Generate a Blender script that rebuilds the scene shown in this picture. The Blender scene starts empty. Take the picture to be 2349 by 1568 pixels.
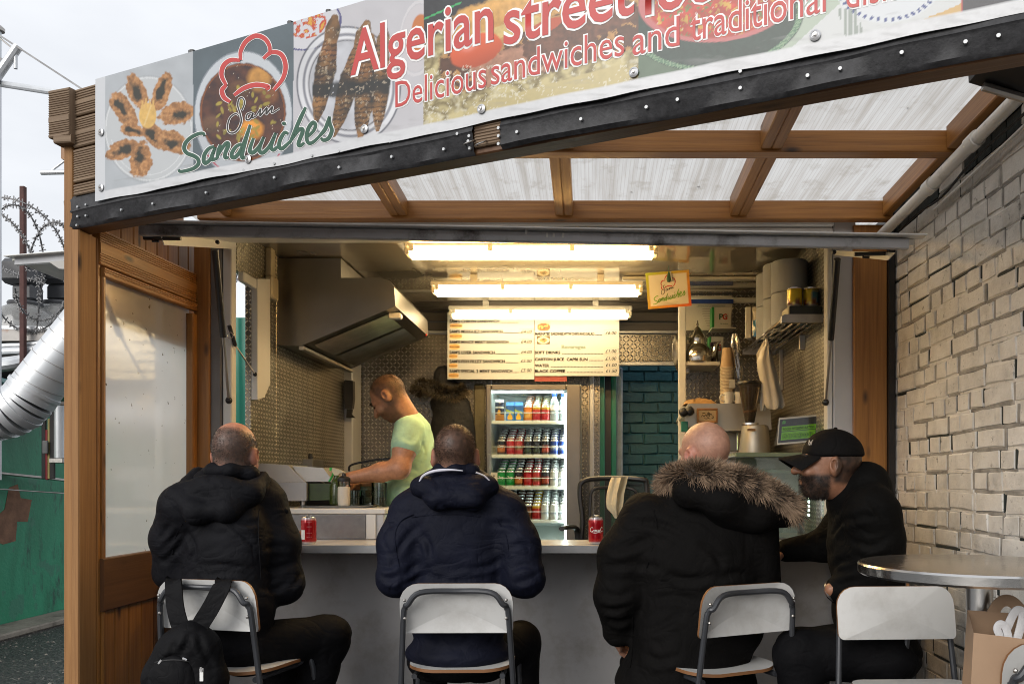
import bpy, bmesh, math, random
import numpy as np
from mathutils import Vector, Matrix
random.seed(7); RNG = np.random.default_rng(11)
SC = bpy.context.scene
COL = SC.collection
R = math.radians
# ---------------------------------------------------------------- camera, sky, sun, exposure
H, F, CX, CY = 1.35, 1950.0, 1350.0, 1105.0        # eye height, focal length and principal point of the 2349 x 1568 photograph
cd = bpy.data.cameras.new('camera'); cam = bpy.data.objects.new('camera', cd); COL.objects.link(cam)
cam.location = (0, 0, H); cam.rotation_euler = (R(90), 0, 0)
cd.sensor_width = 36; cd.lens = 36 * F / 2349
cd.shift_x = (1174.5 - CX) / 2349; cd.shift_y = (CY - 784) / 2349
cd.clip_start = .05; cd.clip_end = 2000
SC.camera = cam
W = bpy.data.worlds.new('World'); SC.world = W; W.use_nodes = True
wt = W.node_tree; wt.nodes.clear()
wo = wt.nodes.new('ShaderNodeOutputWorld'); bg = wt.nodes.new('ShaderNodeBackground')
sky = wt.nodes.new('ShaderNodeTexSky'); sky.sky_type = 'NISHITA'; sky.sun_disc = False
SUN_EL, SUN_AZ = R(27), R(212)
sky.sun_elevation = SUN_EL; sky.sun_rotation = SUN_AZ; sky.air_density = 1.5; sky.dust_density = 4
tc = wt.nodes.new('ShaderNodeTexCoord'); nz = wt.nodes.new('ShaderNodeTexNoise'); rp = wt.nodes.new('ShaderNodeValToRGB')
mp = wt.nodes.new('ShaderNodeMapping'); mp.inputs['Scale'].default_value = (1, 1, 2.6)
nz.inputs['Scale'].default_value = 2.2; nz.inputs['Detail'].default_value = 5; nz.inputs['Roughness'].default_value = .55
rp.color_ramp.elements[0].position = .3; rp.color_ramp.elements[0].color = (5.6, 5.8, 6.2, 1)
rp.color_ramp.elements[1].position = .72; rp.color_ramp.elements[1].color = (7.2, 7.35, 7.6, 1)
mx = wt.nodes.new('ShaderNodeMix'); mx.data_type = 'RGBA'; mx.inputs[0].default_value = .93
wt.links.new(tc.outputs['Generated'], mp.inputs[0]); wt.links.new(mp.outputs[0], nz.inputs['Vector'])
wt.links.new(nz.outputs['Fac'], rp.inputs[0]); wt.links.new(sky.outputs[0], mx.inputs[6]); wt.links.new(rp.outputs[0], mx.inputs[7])
wt.links.new(mx.outputs[2], bg.inputs[0]); bg.inputs[1].default_value = .105
wt.links.new(bg.outputs[0], wo.inputs[0])
sd = bpy.data.lights.new('sun', 'SUN'); sd.energy = 1.5; sd.angle = R(40); sd.color = (1, .97, .93)
sun = bpy.data.objects.new('sun', sd); COL.objects.link(sun)
sun.rotation_euler = (R(90) - SUN_EL, 0, R(180) - SUN_AZ + R(0))
SC.view_settings.view_transform = 'Standard'; SC.view_settings.look = 'None'
SC.view_settings.exposure = .5; SC.view_settings.gamma = 1; SC.view_settings.use_curve_mapping = False
SC.cycles.use_denoising = True; SC.cycles.filter_width = 1.0; SC.cycles.max_bounces = 8; SC.cycles.diffuse_bounces = 4; SC.cycles.glossy_bounces = 4
SC.cycles.transmission_bounces = 8; SC.cycles.transparent_max_bounces = 12
SC.cycles.sample_clamp_indirect = 6; SC.cycles.caustics_reflective = False; SC.cycles.caustics_refractive = False

# ---------------------------------------------------------------- helpers
def P(x, y, Y): return Vector(((x - CX) * Y / F, Y, H - (y - CY) * Y / F))
def PX(x, Y): return (x - CX) * Y / F
def PZ(y, Y): return H - (y - CY) * Y / F

class NT:
    """small node-tree writer"""
    def __init__(s, name):
        s.m = bpy.data.materials.new(name); s.m.use_nodes = True; s.t = s.m.node_tree
        s.b = s.t.nodes['Principled BSDF']; s.out = s.t.nodes['Material Output']
    def n(s, typ, **kw):
        nd = s.t.nodes.new('ShaderNode' + typ)
        for k, v in kw.items(): setattr(nd, k, v)
        return nd
    def l(s, a, b): s.t.links.new(a, b)
    def put(s, sock, v):
        if isinstance(v, bpy.types.NodeSocket): s.l(v, sock)
        else: sock.default_value = v
    def math(s, op, a, b=None, c=None):
        nd = s.n('Math', operation=op); s.put(nd.inputs[0], a)
        if b is not None: s.put(nd.inputs[1], b)
        if c is not None: s.put(nd.inputs[2], c)
        return nd.outputs[0]
    def coord(s, kind='Object', scale=(1, 1, 1)):
        t = s.n('TexCoord'); mp = s.n('Mapping'); mp.inputs['Scale'].default_value = scale
        s.l(t.outputs[kind], mp.inputs[0]); return mp.outputs[0]
    def noise(s, vec, scale=5, detail=4, rough=.55, dist=0):
        nd = s.n('TexNoise'); nd.inputs['Scale'].default_value = scale; nd.inputs['Detail'].default_value = detail
        nd.inputs['Roughness'].default_value = rough; nd.inputs['Distortion'].default_value = dist
        s.l(vec, nd.inputs['Vector']); return nd.outputs['Fac']
    def ramp(s, fac, stops):
        nd = s.n('ValToRGB'); cr = nd.color_ramp
        while len(cr.elements) < len(stops): cr.elements.new(.5)
        for e, (p, c) in zip(cr.elements, stops):
            e.position = p; e.color = (*c, 1) if len(c) == 3 else c
        s.l(fac, nd.inputs[0]); return nd.outputs[0]
    def mix(s, fac, a, b, mode='MIX'):
        nd = s.n('Mix', data_type='RGBA', blend_type=mode); s.put(nd.inputs[0], fac)
        s.put(nd.inputs[6], (*a, 1) if isinstance(a, tuple) and len(a) == 3 else a)
        s.put(nd.inputs[7], (*b, 1) if isinstance(b, tuple) and len(b) == 3 else b); return nd.outputs[2]
    def bump(s, h, strength=.3, dist=.01, normal=None):
        nd = s.n('Bump'); nd.inputs['Strength'].default_value = strength; nd.inputs['Distance'].default_value = dist
        s.l(h, nd.inputs['Height'])
        if normal is not None: s.l(normal, nd.inputs['Normal'])
        s.l(nd.outputs[0], s.b.inputs['Normal']); return nd.outputs[0]
    def col(s, v): s.put(s.b.inputs['Base Color'], (*v, 1) if isinstance(v, tuple) and len(v) == 3 else v)
    def set(s, **kw):
        for k, v in kw.items(): s.put(s.b.inputs[k.replace('_', ' ')], v)

def M(name, c, rough=.5, metal=0, var=.18, vs=6, bump=.1, bs=60, bd=.004, dirt=None, dcol=(.05, .04, .03), **kw):
    """plain surface: two-scale colour variation, fine bump, optional dirt"""
    t = NT(name); v = t.coord()
    n1 = t.noise(v, vs, 5, .6)
    lo = tuple(max(0, x * (1 - var)) for x in c); hi = tuple(min(1, x * (1 + var)) for x in c)
    col = t.ramp(n1, [(.3, lo), (.7, hi)])
    if dirt:
        d = t.ramp(t.noise(v, dirt, 6, .7), [(.5, (0, 0, 0)), (.72, (1, 1, 1))])
        col = t.mix(d, col, dcol)
    t.col(col); t.set(Roughness=rough, Metallic=metal)
    if bump: t.bump(t.noise(v, bs, 4, .6), bump, bd)
    for k, x in kw.items(): t.set(**{k: x})
    return t.m

def wood(name, c1, c2, rough=.5, fine=1., knots=True):
    t = NT(name); v = t.coord('UV', (1.2, 38 * fine, 1)); v2 = t.coord('UV', (.9, 9, 1)); v3 = t.coord('UV', (3.2, 9, 1))
    g = t.noise(v, 1.6, 6, .65, .6); w = t.noise(v2, 1.3, 3, .5, .4)
    col = t.ramp(g, [(.25, c1), (.75, c2)])
    col = t.mix(t.math('MULTIPLY', w, .55), col, tuple(x * .45 for x in c1))
    vo = t.n('TexVoronoi'); t.l(v3, vo.inputs['Vector']); vo.inputs['Scale'].default_value = 1.0; vo.inputs['Randomness'].default_value = 1
    if knots:
        k = t.ramp(vo.outputs['Distance'], [(.045, (1, 1, 1)), (.15, (0, 0, 0))])
        col = t.mix(k, col, (.05, .02, .008))
    t.col(col); t.set(Roughness=rough); t.bump(g, .35, .004)
    return t.m

def attr_mat(name, rough=.45, metal=0., bump=0., coat=0.):
    """flat print or paint whose colours are stored on the mesh"""
    t = NT(name); a = t.n('Attribute', attribute_name='Col'); t.col(a.outputs['Color'])
    t.set(Roughness=rough, Metallic=metal)
    if coat: t.set(Coat_Weight=coat, Coat_Roughness=.1)
    if bump: t.bump(t.noise(t.coord(), 300, 3), bump, .001)
    return t.m

def glow(name, c, strength):
    t = NT(name); t.col((0, 0, 0)); t.put(t.b.inputs['Emission Color'], (*c, 1)); t.set(Emission_Strength=strength); return t.m

def glass(name, c=(1, 1, 1), rough=.0, alpha=.15, fk=.9):
    """thin pane: mostly clear, with a glossy skin"""
    t = NT(name); tr = t.n('BsdfTransparent'); tr.inputs[0].default_value = (*c, 1)
    gl = t.n('BsdfGlossy'); gl.inputs['Roughness'].default_value = rough
    fr = t.n('LayerWeight'); fr.inputs[0].default_value = .25
    ms = t.n('MixShader'); t.l(t.math('ADD', t.math('MULTIPLY', fr.outputs['Fresnel'], fk), alpha * .2), ms.inputs[0])
    t.l(tr.outputs[0], ms.inputs[1]); t.l(gl.outputs[0], ms.inputs[2]); t.l(ms.outputs[0], t.out.inputs[0]); return t.m

def tread(name, c=(.55, .52, .48), rough=.35, pitch=.022, strength=.9):
    """aluminium tread plate: raised lozenges turned alternately"""
    t = NT(name); v = t.coord('UV', (1 / pitch, 1 / pitch, 1)); sx = t.n('SeparateXYZ'); t.l(v, sx.inputs[0])
    fx = t.math('FLOOR', sx.outputs[0]); fy = t.math('FLOOR', sx.outputs[1])
    par = t.math('FLOORED_MODULO', t.math('ADD', fx, fy), 2.0)
    a = t.math('SUBTRACT', t.math('SUBTRACT', sx.outputs[0], fx), .5); b = t.math('SUBTRACT', t.math('SUBTRACT', sx.outputs[1], fy), .5)
    sgn = t.math('SUBTRACT', t.math('MULTIPLY', par, 2.0), 1.0)
    bs = t.math('MULTIPLY', b, sgn)
    u = t.math('MULTIPLY', t.math('ADD', a, bs), .7071); w = t.math('MULTIPLY', t.math('SUBTRACT', a, bs), .7071)
    q = t.math('ADD', t.math('POWER', t.math('ABSOLUTE', t.math('DIVIDE', u, .52)), 2.0), t.math('POWER', t.math('ABSOLUTE', t.math('DIVIDE', w, .15)), 2.0))
    h = t.math('MAXIMUM', t.math('SUBTRACT', 1.0, q), 0.0)
    h = t.math('POWER', h, .6)
    n = t.noise(t.coord('UV', (7, 7, 7)), 1, 5, .6)
    t.col(t.mix(t.math('MULTIPLY', h, .8), t.ramp(n, [(.3, tuple(x * .42 for x in c)), (.7, tuple(x * .72 for x in c))]), tuple(min(1, x * 1.9) for x in c))); t.set(Metallic=1., Roughness=t.math('ADD', t.math('MULTIPLY', n, .3), rough - .12))
    t.bump(h, strength, .007); return t.m

# ---- mesh builder: collects shapes, builds ONE mesh object
class B:
    def __init__(s): s.v = []; s.f = []; s.mi = []; s.cur = 0; s.uv = None
    def add(s, vs, fs):
        o = len(s.v); s.v += [tuple(p) for p in vs]
        for f in fs: s.f.append(tuple(i + o for i in f)); s.mi.append(s.cur)
        return s
    def box(s, x0, x1, y0, y1, z0, z1, b=0., mtx=None):
        c = ((x0 + x1) / 2, (y0 + y1) / 2, (z0 + z1) / 2); h = [abs(x1 - x0) / 2, abs(y1 - y0) / 2, abs(z1 - z0) / 2]
        return s.cbox(c, h, b, mtx)
    def cbox(s, c, h, b=0., mtx=None):
        b = min(b, .45 * min(h)) if b else 0
        vs = []; fs = []
        S = [(i, j, k) for i in (-1, 1) for j in (-1, 1) for k in (-1, 1)]
        if not b:
            vs = [(sx * h[0], sy * h[1], sz * h[2]) for sx, sy, sz in S]
            fs = [(0, 1, 3, 2), (4, 6, 7, 5), (0, 4, 5, 1), (2, 3, 7, 6), (0, 2, 6, 4), (1, 5, 7, 3)]
        else:
            ix = {}
            for sg in S:
                for a in range(3):
                    p = [sg[q] * (h[q] - (0 if q == a else b)) for q in range(3)]
                    ix[sg, a] = len(vs); vs.append(p)
            for a in range(3):
                o = [q for q in range(3) if q != a]
                for sg in (-1, 1):
                    loop = []
                    for e1, e2 in ((-1, -1), (1, -1), (1, 1), (-1, 1)):
                        k = [0, 0, 0]; k[a] = sg; k[o[0]] = e1; k[o[1]] = e2; loop.append(ix[tuple(k), a])
                    fs.append(tuple(loop))
                for e1 in (-1, 1):
                    for e2 in (-1, 1):
                        k0 = [0, 0, 0]; k0[o[0]] = e1; k0[o[1]] = e2; k1 = list(k0); k0[a] = -1; k1[a] = 1
                        k0 = tuple(k0); k1 = tuple(k1)
                        fs.append((ix[k0, o[0]], ix[k1, o[0]], ix[k1, o[1]], ix[k0, o[1]]))
            for sg in S: fs.append((ix[sg, 0], ix[sg, 1], ix[sg, 2]))
        C = Vector(c)
        if mtx is not None: vs = [mtx @ Vector(p) + C for p in vs]
        else: vs = [Vector(p) + C for p in vs]
        return s.add(vs, fs)
    def lathe(s, prof, n=24, loc=(0, 0, 0), mtx=None, cap=True):
        vs = []; fs = []; L = Vector(loc)
        for r, z in prof:
            for i in range(n):
                a = 2 * math.pi * i / n; p = Vector((r * math.cos(a), r * math.sin(a), z))
                vs.append((mtx @ p if mtx is not None else p) + L)
        for k in range(len(prof) - 1):
            for i in range(n):
                j = (i + 1) % n; fs.append((k * n + i, k * n + j, (k + 1) * n + j, (k + 1) * n + i))
        if cap:
            fs.append(tuple(range(n - 1, -1, -1))); q = (len(prof) - 1) * n; fs.append(tuple(range(q, q + n)))
        return s.add(vs, fs)
    def cyl(s, p0, p1, r0, r1=None, n=16):
        return s.tube([p0, p1], r0 if r1 is None else [r0, r1], n)
    def tube(s, pts, r, n=10, closed=False, flat=1., cap=True, upv=None):
        pts = [Vector(p) for p in pts]; m = len(pts)
        rs = r if isinstance(r, (list, tuple)) else [r] * m
        vs = []; fs = []; up = None
        for i, p in enumerate(pts):
            a = pts[(i - 1) % m] if (i > 0 or closed) else p; b = pts[(i + 1) % m] if (i < m - 1 or closed) else p
            d = (b - a).normalized()
            if up is None:
                up = Vector(upv) if upv is not None else (Vector((0, 0, 1)) if abs(d.z) < .9 else Vector((1, 0, 0)))
            sd = d.cross(up)
            if sd.length < 1e-6: sd = d.orthogonal()
            sd.normalize(); up = sd.cross(d).normalized()
            for k in range(n):
                t = 2 * math.pi * (k + .5) / n
                vs.append(p + sd * (math.cos(t) * rs[i]) + up * (math.sin(t) * rs[i] * flat))
        for i in range(m if closed else m - 1):
            q = (i + 1) % m
            for k in range(n):
                j = (k + 1) % n; fs.append((i * n + k, i * n + j, q * n + j, q * n + k))
        if cap and not closed:
            fs.append(tuple(range(n - 1, -1, -1))); fs.append(tuple(range((m - 1) * n, m * n)))
        return s.add(vs, fs)
    def prism(s, poly, vec):
        n = len(poly); V = Vector(vec); a = [Vector(p) for p in poly]
        vs = a + [p + V for p in a]
        fs = [tuple(range(n - 1, -1, -1)), tuple(range(n, 2 * n))] + [(i, (i + 1) % n, n + (i + 1) % n, n + i) for i in range(n)]
        return s.add(vs, fs)
    def beam(s, p0, p1, w, h, up=(0, 0, 1), b=.003, groove=None):
        """bar along p0-p1, w across and h along up; groove = (face, count): ribs cut along one face"""
        p0 = Vector(p0); p1 = Vector(p1); d = (p1 - p0).normalized(); sd = d.cross(Vector(up)).normalized(); u = sd.cross(d)
        b = min(b, w * .3, h * .3)
        pr = [(-w/2+b, -h/2), (w/2-b, -h/2), (w/2, -h/2+b), (w/2, h/2-b), (w/2-b, h/2), (-w/2+b, h/2), (-w/2, h/2-b), (-w/2, -h/2+b)]
        if groove:
            face, bands, dep = groove         # bands: list of (from, to) as share of the face height; ribs every ~7 mm
            line = []
            for lo, hi in bands:
                z0 = -h/2 + b + lo * (h - 2*b); z1 = -h/2 + b + hi * (h - 2*b); k = max(2, round((z1 - z0) / .0085))
                for i in range(k):
                    a = z0 + (z1 - z0) * i / k; q = (z1 - z0) / k
                    line += [(0, a + q * .1), (dep, a + q * .3), (dep, a + q * .62), (0, a + q * .85)]
            if face == '+': pr = pr[:3] + [(w/2 - x, z) for x, z in line] + pr[3:]
            else: pr = pr[:7] + [(-w/2 + x, z) for x, z in reversed(line)] + pr[7:]
        n = len(pr); vs = [p0 + sd * x + u * z for x, z in pr] + [p1 + sd * x + u * z for x, z in pr]
        fs = [tuple(range(n - 1, -1, -1)), tuple(range(n, 2 * n))] + [(i, (i + 1) % n, n + (i + 1) % n, n + i) for i in range(n)]
        s.axis = (p0, d, sd, u); return s.add(vs, fs)
    def ball(s, c, r, n=12, m=8, mtx=None):
        if not isinstance(r, (tuple, list)): r = (r, r, r)
        prof = [(math.sin(math.pi * k / m), -math.cos(math.pi * k / m)) for k in range(m + 1)]
        prof[0] = (.001, -1); prof[-1] = (.001, 1)
        A = Matrix.Diagonal(r)
        return s.lathe(prof, n, c, (mtx @ A) if mtx is not None else A, cap=False)
    def build(s, name, mats, par=None, smooth=30, uv=None, norm=True, col=None):
        """uv: None, 'box' (metres) or 'beam' (grain along the last beam)"""
        me = bpy.data.meshes.new(name); off = Vector(par.location) if par is not None and par.parent is None else Vector((0, 0, 0))
        if par is not None and par.parent is not None: off = Vector(par.parent.location) if par.parent.parent is None else Vector((0,0,0))
        base = off
        if par is None:
            # top-level mesh: origin at the middle of its base
            A = np.array(s.v); base = Vector(((A[:, 0].min() + A[:, 0].max()) / 2, (A[:, 1].min() + A[:, 1].max()) / 2, A[:, 2].min()))
        me.from_pydata([Vector(p) - base for p in s.v], [], s.f)
        mats = mats if isinstance(mats, (list, tuple)) else [mats]
        for m in mats: me.materials.append(m)
        if len(mats) > 1: me.polygons.foreach_set('material_index', s.mi)
        if norm:
            bm = bmesh.new(); bm.from_mesh(me); bmesh.ops.recalc_face_normals(bm, faces=bm.faces); bm.to_mesh(me); bm.free()
        if uv:
            ul = me.uv_layers.new(name='UVMap'); rnd = (random.random() * 9, random.random() * 9)
            for pl in me.polygons:
                n = pl.normal
                for li in pl.loop_indices:
                    q = me.vertices[me.loops[li].vertex_index].co + base
                    if uv == 'beam':
                        p0, d, sd, u = s.axis; q = q - p0; a = q.dot(d)
                        c = q.dot(sd) if abs(n.dot(u)) > abs(n.dot(sd)) else q.dot(u) + .31
                        if abs(n.dot(d)) > .8: a = q.dot(u) * .3; c = q.dot(sd)
                        ul.data[li].uv = (a + rnd[0], c + rnd[1])
                    else:
                        ax = max(range(3), key=lambda i: abs(n[i])); o = [(1, 2), (0, 2), (0, 1)][ax]
                        ul.data[li].uv = (q[o[0]], q[o[1]])
        if col is not None:
            ca = me.color_attributes.new('Col', 'FLOAT_COLOR', 'POINT'); A = np.ones((len(me.vertices), 4), np.float32); A[:, :3] = col
            ca.data.foreach_set('color', A.ravel())
        if smooth:
            me.polygons.foreach_set('use_smooth', [True] * len(me.polygons)); me.set_sharp_from_angle(angle=R(smooth))
        me.update()
        ob = bpy.data.objects.new(name, me); COL.objects.link(ob)
        if par is not None: ob.parent = par
        else: ob.location = base
        return ob

def tag(o, label, cat, group=None):
    o['label'] = label; o['category'] = cat
    if group: o['group'] = group
    return o
def thing(name, label, cat, loc=(0, 0, 0), group=None):
    o = bpy.data.objects.new(name, None); COL.objects.link(o); o.location = loc; o.empty_display_size = .1
    return tag(o, label, cat, group)
def struct(o, kind='structure'): o['kind'] = kind; return o
def rotz(a): return Matrix.Rotation(a, 3, 'Z')
def smooth_path(pts, k=6, closed=False):
    pts = [Vector(p) for p in pts]; n = len(pts); out = []
    for i in range(n if closed else n - 1):
        p0 = pts[(i - 1) % n] if (closed or i > 0) else pts[0] * 2 - pts[1]; p1 = pts[i]; p2 = pts[(i + 1) % n]
        p3 = pts[(i + 2) % n] if (closed or i + 2 < n) else p2 * 2 - p1
        for j in range(k):
            t = j / k
            out.append(.5 * ((2 * p1) + (p2 - p0) * t + (2 * p0 - 5 * p1 + 4 * p2 - p3) * t * t + (3 * p1 - p0 - 3 * p2 + p3) * t ** 3))
    if not closed: out.append(pts[-1].copy())
    return out
def text(name, body, par, mat, o, ux, uy, width=None, height=None, bold=0., align='LEFT', shear=0., curve=None):
    """flat lettering: o = left end of the baseline, ux / uy unit vectors, width to fit and height of a capital"""
    c = bpy.data.curves.new(name, 'FONT'); c.body = body; c.size = 1; c.shear = shear; c.resolution_u = 3; c.offset = bold
    ob = bpy.data.objects.new(name, c); me = bpy.data.meshes.new_from_object(ob)
    bpy.data.objects.remove(ob); bpy.data.curves.remove(c)
    A = np.empty(len(me.vertices) * 3, np.float32); me.vertices.foreach_get('co', A); A = A.reshape(-1, 3)
    x0, x1 = A[:, 0].min(), A[:, 0].max(); sy = (height or .1) / .73; sx = (width / (x1 - x0)) if width else sy
    o = Vector(o); ux = Vector(ux); uy = Vector(uy)
    base = Vector(par.location) if par is not None and par.parent is None else (Vector(par.parent.location) if par is not None else Vector((0, 0, 0)))
    off = {'LEFT': 0, 'CENTER': -(x1 - x0) * sx / 2, 'RIGHT': -(x1 - x0) * sx}[align]
    u = (A[:, 0] - x0) * sx + off; v = A[:, 1] * sy
    if curve:   # wrap round an upright cylinder: (centre, radius, lift)
        cc, rr, lift = curve; a0 = math.atan2(o.y - cc[1], o.x - cc[0]); an = a0 + u / rr
        Wp = np.stack([cc[0] + (rr + lift) * np.cos(an), cc[1] + (rr + lift) * np.sin(an), o.z + v], 1)
    else:
        Wp = np.array(o)[None] + u[:, None] * np.array(ux)[None] + v[:, None] * np.array(uy)[None]
    Wp -= np.array(base)[None]
    me.vertices.foreach_set('co', Wp.astype(np.float32).ravel()); me.materials.clear(); me.materials.append(mat); me.name = name; me.update()
    q = bpy.data.objects.new(name, me); COL.objects.link(q); q.parent = par; return q
def dup(o, dx, label=None, group=None):
    """copy of a thing with its parts (and their parts), moved by dx"""
    r = o.copy(); COL.objects.link(r); r.location = Vector(o.location) + Vector(dx)
    if label: r['label'] = label
    if group: r['group'] = group
    for ch in o.children:
        c = ch.copy(); COL.objects.link(c); c.parent = r
        for g in ch.children:
            d = g.copy(); COL.objects.link(d); d.parent = c
    return r
def vnoise(p, seed=0):
    """smooth 3D value noise in -1..1 for an (n,3) array"""
    p = np.asarray(p, np.float64); i = np.floor(p).astype(np.int64); f = p - i; f = f * f * (3 - 2 * f)
    def hsh(x, y, z):
        h = (x * 374761393 + y * 668265263 + z * 1274126177 + seed * 974711) & 0x7fffffff
        h = ((h ^ (h >> 13)) * 1103515245) & 0x7fffffff
        return ((h ^ (h >> 16)) & 0xffff) / 32767.5 - 1
    r = 0
    for a in (0, 1):
        for b in (0, 1):
            for c in (0, 1):
                w = (f[:, 0] if a else 1 - f[:, 0]) * (f[:, 1] if b else 1 - f[:, 1]) * (f[:, 2] if c else 1 - f[:, 2])
                r = r + w * hsh(i[:, 0] + a, i[:, 1] + b, i[:, 2] + c)
    return r
def fbm(p, seed=0, o=4):
    r = 0; a = 1; q = np.asarray(p, np.float64)
    for k in range(o): r = r + a * vnoise(q, seed + k); q = q * 2.03 + 7.1; a *= .5
    return r / 1.9

# ---------------------------------------------------------------- materials
WOOD = wood('varnished_pine', (.23, .088, .018), (.52, .235, .055), .42)
WOOD2 = wood('weathered_pine', (.25, .11, .034), (.48, .25, .09), .7)
WOODD = wood('dark_pine', (.085, .034, .012), (.19, .085, .03), .5)
WOODG = wood('grey_decking', (.16, .10, .06), (.36, .26, .17), .75)
ALU = M('painted_aluminium', (.52, .52, .53), .38, .35, .08, 3, .05)
ALUW = M('white_aluminium', (.70, .69, .66), .3, .0, .05, 3, .03)
STEEL = M('brushed_steel', (.55, .54, .52), .28, 1, .12, 4, .06, 90)
STEELD = M('worn_steel', (.42, .40, .38), .4, 1, .25, 7, .1, 60)
CHROME = M('chrome', (.75, .74, .72), .12, 1, .05, 5, 0)
TREAD = tread('tread_plate', (.40, .37, .32), .34, .027, 1.); TREADS = tread('tread_plate_small', (.50, .46, .38), .38, .022, 1.)
BLACKP = M('black_plastic', (.018, .018, .02), .38, 0, .2, 8, .08)
BLACKM = M('black_metal', (.02, .02, .022), .32, .3, .2, 8, .05)
WHITEP = M('white_plastic', (.72, .71, .68), .35, 0, .06, 5, .03)
RUBBER = M('dark_rubber', (.012, .012, .013), .6, 0, .2, 10, .1)
PRINT = attr_mat('print', .42); PRINTG = attr_mat('gloss_print', .22, .0, 0, .6)
INK = M('black_ink', (.02, .016, .012), .5, 0, .05, 5, 0)
WHITE = M('white_ink', (.85, .85, .84), .45, 0, .03, 5, 0)
# ================================================================ SETTING
# ---- ground
t = NT('wet_asphalt'); v = t.coord()
vo = t.n('TexVoronoi'); t.l(v, vo.inputs['Vector']); vo.inputs['Scale'].default_value = 55
c = t.ramp(vo.outputs['Color'], [(.2, (.022, .022, .024)), (.75, (.07, .066, .06)), (.97, (.28, .26, .23))])
t.col(t.mix(t.math('MULTIPLY', t.noise(v, 1.3, 5), .7), c, (.02, .02, .022))); t.set(Roughness=.42)
t.bump(vo.outputs['Distance'], .8, .012); ASPH = t.m
b = B(); b.add([(-90, -60, 0), (90, -60, 0), (90, 200, 0), (-90, 200, 0)], [(0, 1, 2, 3)])
struct(b.build('ground', ASPH, smooth=0))
# loose stones on the asphalt by the green wall
b = B()
for i in range(420):
    x = random.uniform(-5.2, -3.1); y = random.uniform(5.2, 9.5); r = random.uniform(.006, .016)
    q = [(x + r * math.cos(a) * random.uniform(.6, 1.2), y + r * math.sin(a), 0) for a in (0, 1.3, 2.6, 4, 5.2)]
    b.add(q + [(x, y, r * .7)], [(i2, (i2 + 1) % 5, 5) for i2 in range(5)])
o = b.build('gravel', M('pale_grit', (.22, .20, .17), .8, 0, .5, 30, .2), smooth=0); struct(o, 'stuff'); tag(o, 'loose pale grit scattered on the wet asphalt beside the green wall', 'gravel')
CONC = M('stained_concrete', (.26, .23, .19), .85, 0, .3, 4, .5, 25, .01, dirt=5)
b = B(); b.box(-5.36, -4.98, 5.0, 20, 0, .055, .015); struct(b.build('kerb', CONC))

# ---- green rendered wall on the left
t = NT('green_wall_paint'); v = t.coord(scale=(1, 1, .35)); v1 = t.coord()
c = t.ramp(t.noise(v, 2.6, 6, .65, .5), [(.25, (.006, .10, .052)), (.5, (.010, .23, .115)), (.75, (.025, .31, .165))])
c = t.mix(t.ramp(t.noise(v, 7, 5, .7), [(.56, (0, 0, 0)), (.7, (1, 1, 1))]), c, (.01, .05, .038))
c = t.mix(t.ramp(t.noise(v1, 3.1, 6, .6), [(.60, (0, 0, 0)), (.62, (1, 1, 1))]), c, (.03, .20, .12))
t.col(c); t.set(Roughness=.5); t.bump(t.noise(v1, 30, 5, .6), .25, .01); GREENW = t.m
gw = thing('green_wall', 'peeling green rendered wall with drip stains behind the silver duct', 'wall', (-5.4, 9, 0))
b = B(); b.box(-5.6, -5.36, 5.2, 22, 0, 2.12, .01); b.build('wall_body', GREENW, gw)
b = B(); b.box(-5.7, -5.30, 5.2, 22, 2.12, 2.2, .01); b.build('coping', M('rusty_coping', (.30, .26, .22), .6, .4, .4, 6, .3, 30, .01, dirt=7, dcol=(.20, .07, .02)), gw)
b = B(); pts = [(7.78, .78), (7.95, .80), (7.97, .98), (8.12, .97), (8.18, 1.18), (8.02, 1.2), (7.98, 1.33), (7.86, 1.3), (7.80, 1.1), (7.66, 1.02), (7.62, .84)]
b.prism([(-5.357, y, z) for y, z in pts], (-.02, 0, 0)); b.build('bare_patch', M('bare_render', (.24, .13, .08), .9, 0, .3, 10, .4), gw)
b = B()
b.beam((-5.36, 7.6, 1.44), (-4.95, 8.6, 1.33), .10, .02); b.beam((-5.36, 7.5, 1.30), (-4.85, 9.1, 1.18), .03, .012)
b.build('bracket_shelf', STEELD, gw)
# ---- kiosk (catering trailer)
CE = H + 1.217; LX, RX = -1.68, 1.147; FY, BY = 4.03, 6.1
ki = thing('food_kiosk', 'open catering kiosk with tread plate walls lit by yellow tube lights', 'kiosk', (-.27, FY, 0))
b = B(); b.box(LX - .06, RX + .06, FY + .05, BY + .05, .16, .2); b.build('floor', RUBBER, ki)
t = NT('gloss_ceiling'); v = t.coord(); t.col(t.ramp(t.noise(v, 3, 4), [(.3, (.30, .265, .205)), (.7, (.38, .34, .27))])); t.set(Roughness=.05, Specular_IOR_Level=1., Coat_Weight=.7, Coat_Roughness=.02); CEIL = t.m
b = B(); b.box(LX - .06, RX + .06, FY + .03, 5.70, CE, CE + .04); b.build('ceiling', CEIL, ki)
SLAT = M('brown_slat', (.10, .085, .075), .5, 0, .15, 4, .1)
for i in range(4):
    b = B(); y = 5.712 + i * .097; b.box(LX, RX, y, y + .09, CE - .004, CE + .03, .004); b.build('ceiling_slat', SLAT, ki)
for i in range(2):
    b = B(); z = 2.432 + i * .068; b.box(LX, .66, BY - .02, BY + .02, z, z + .062, .004); b.build('header_slat', SLAT, ki)
b = B(); b.box(LX, .66, BY - .03, BY + .02, 2.412, 2.43, .003); b.build('cornice_strip', ALU, ki)
def wall_panel(name, mat, x0, x1, y0, y1, z0, z1, par=ki, bev=.002):
    b = B(); b.box(x0, x1, y0, y1, z0, z1, bev); return b.build(name, mat, par, uv='box')
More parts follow.
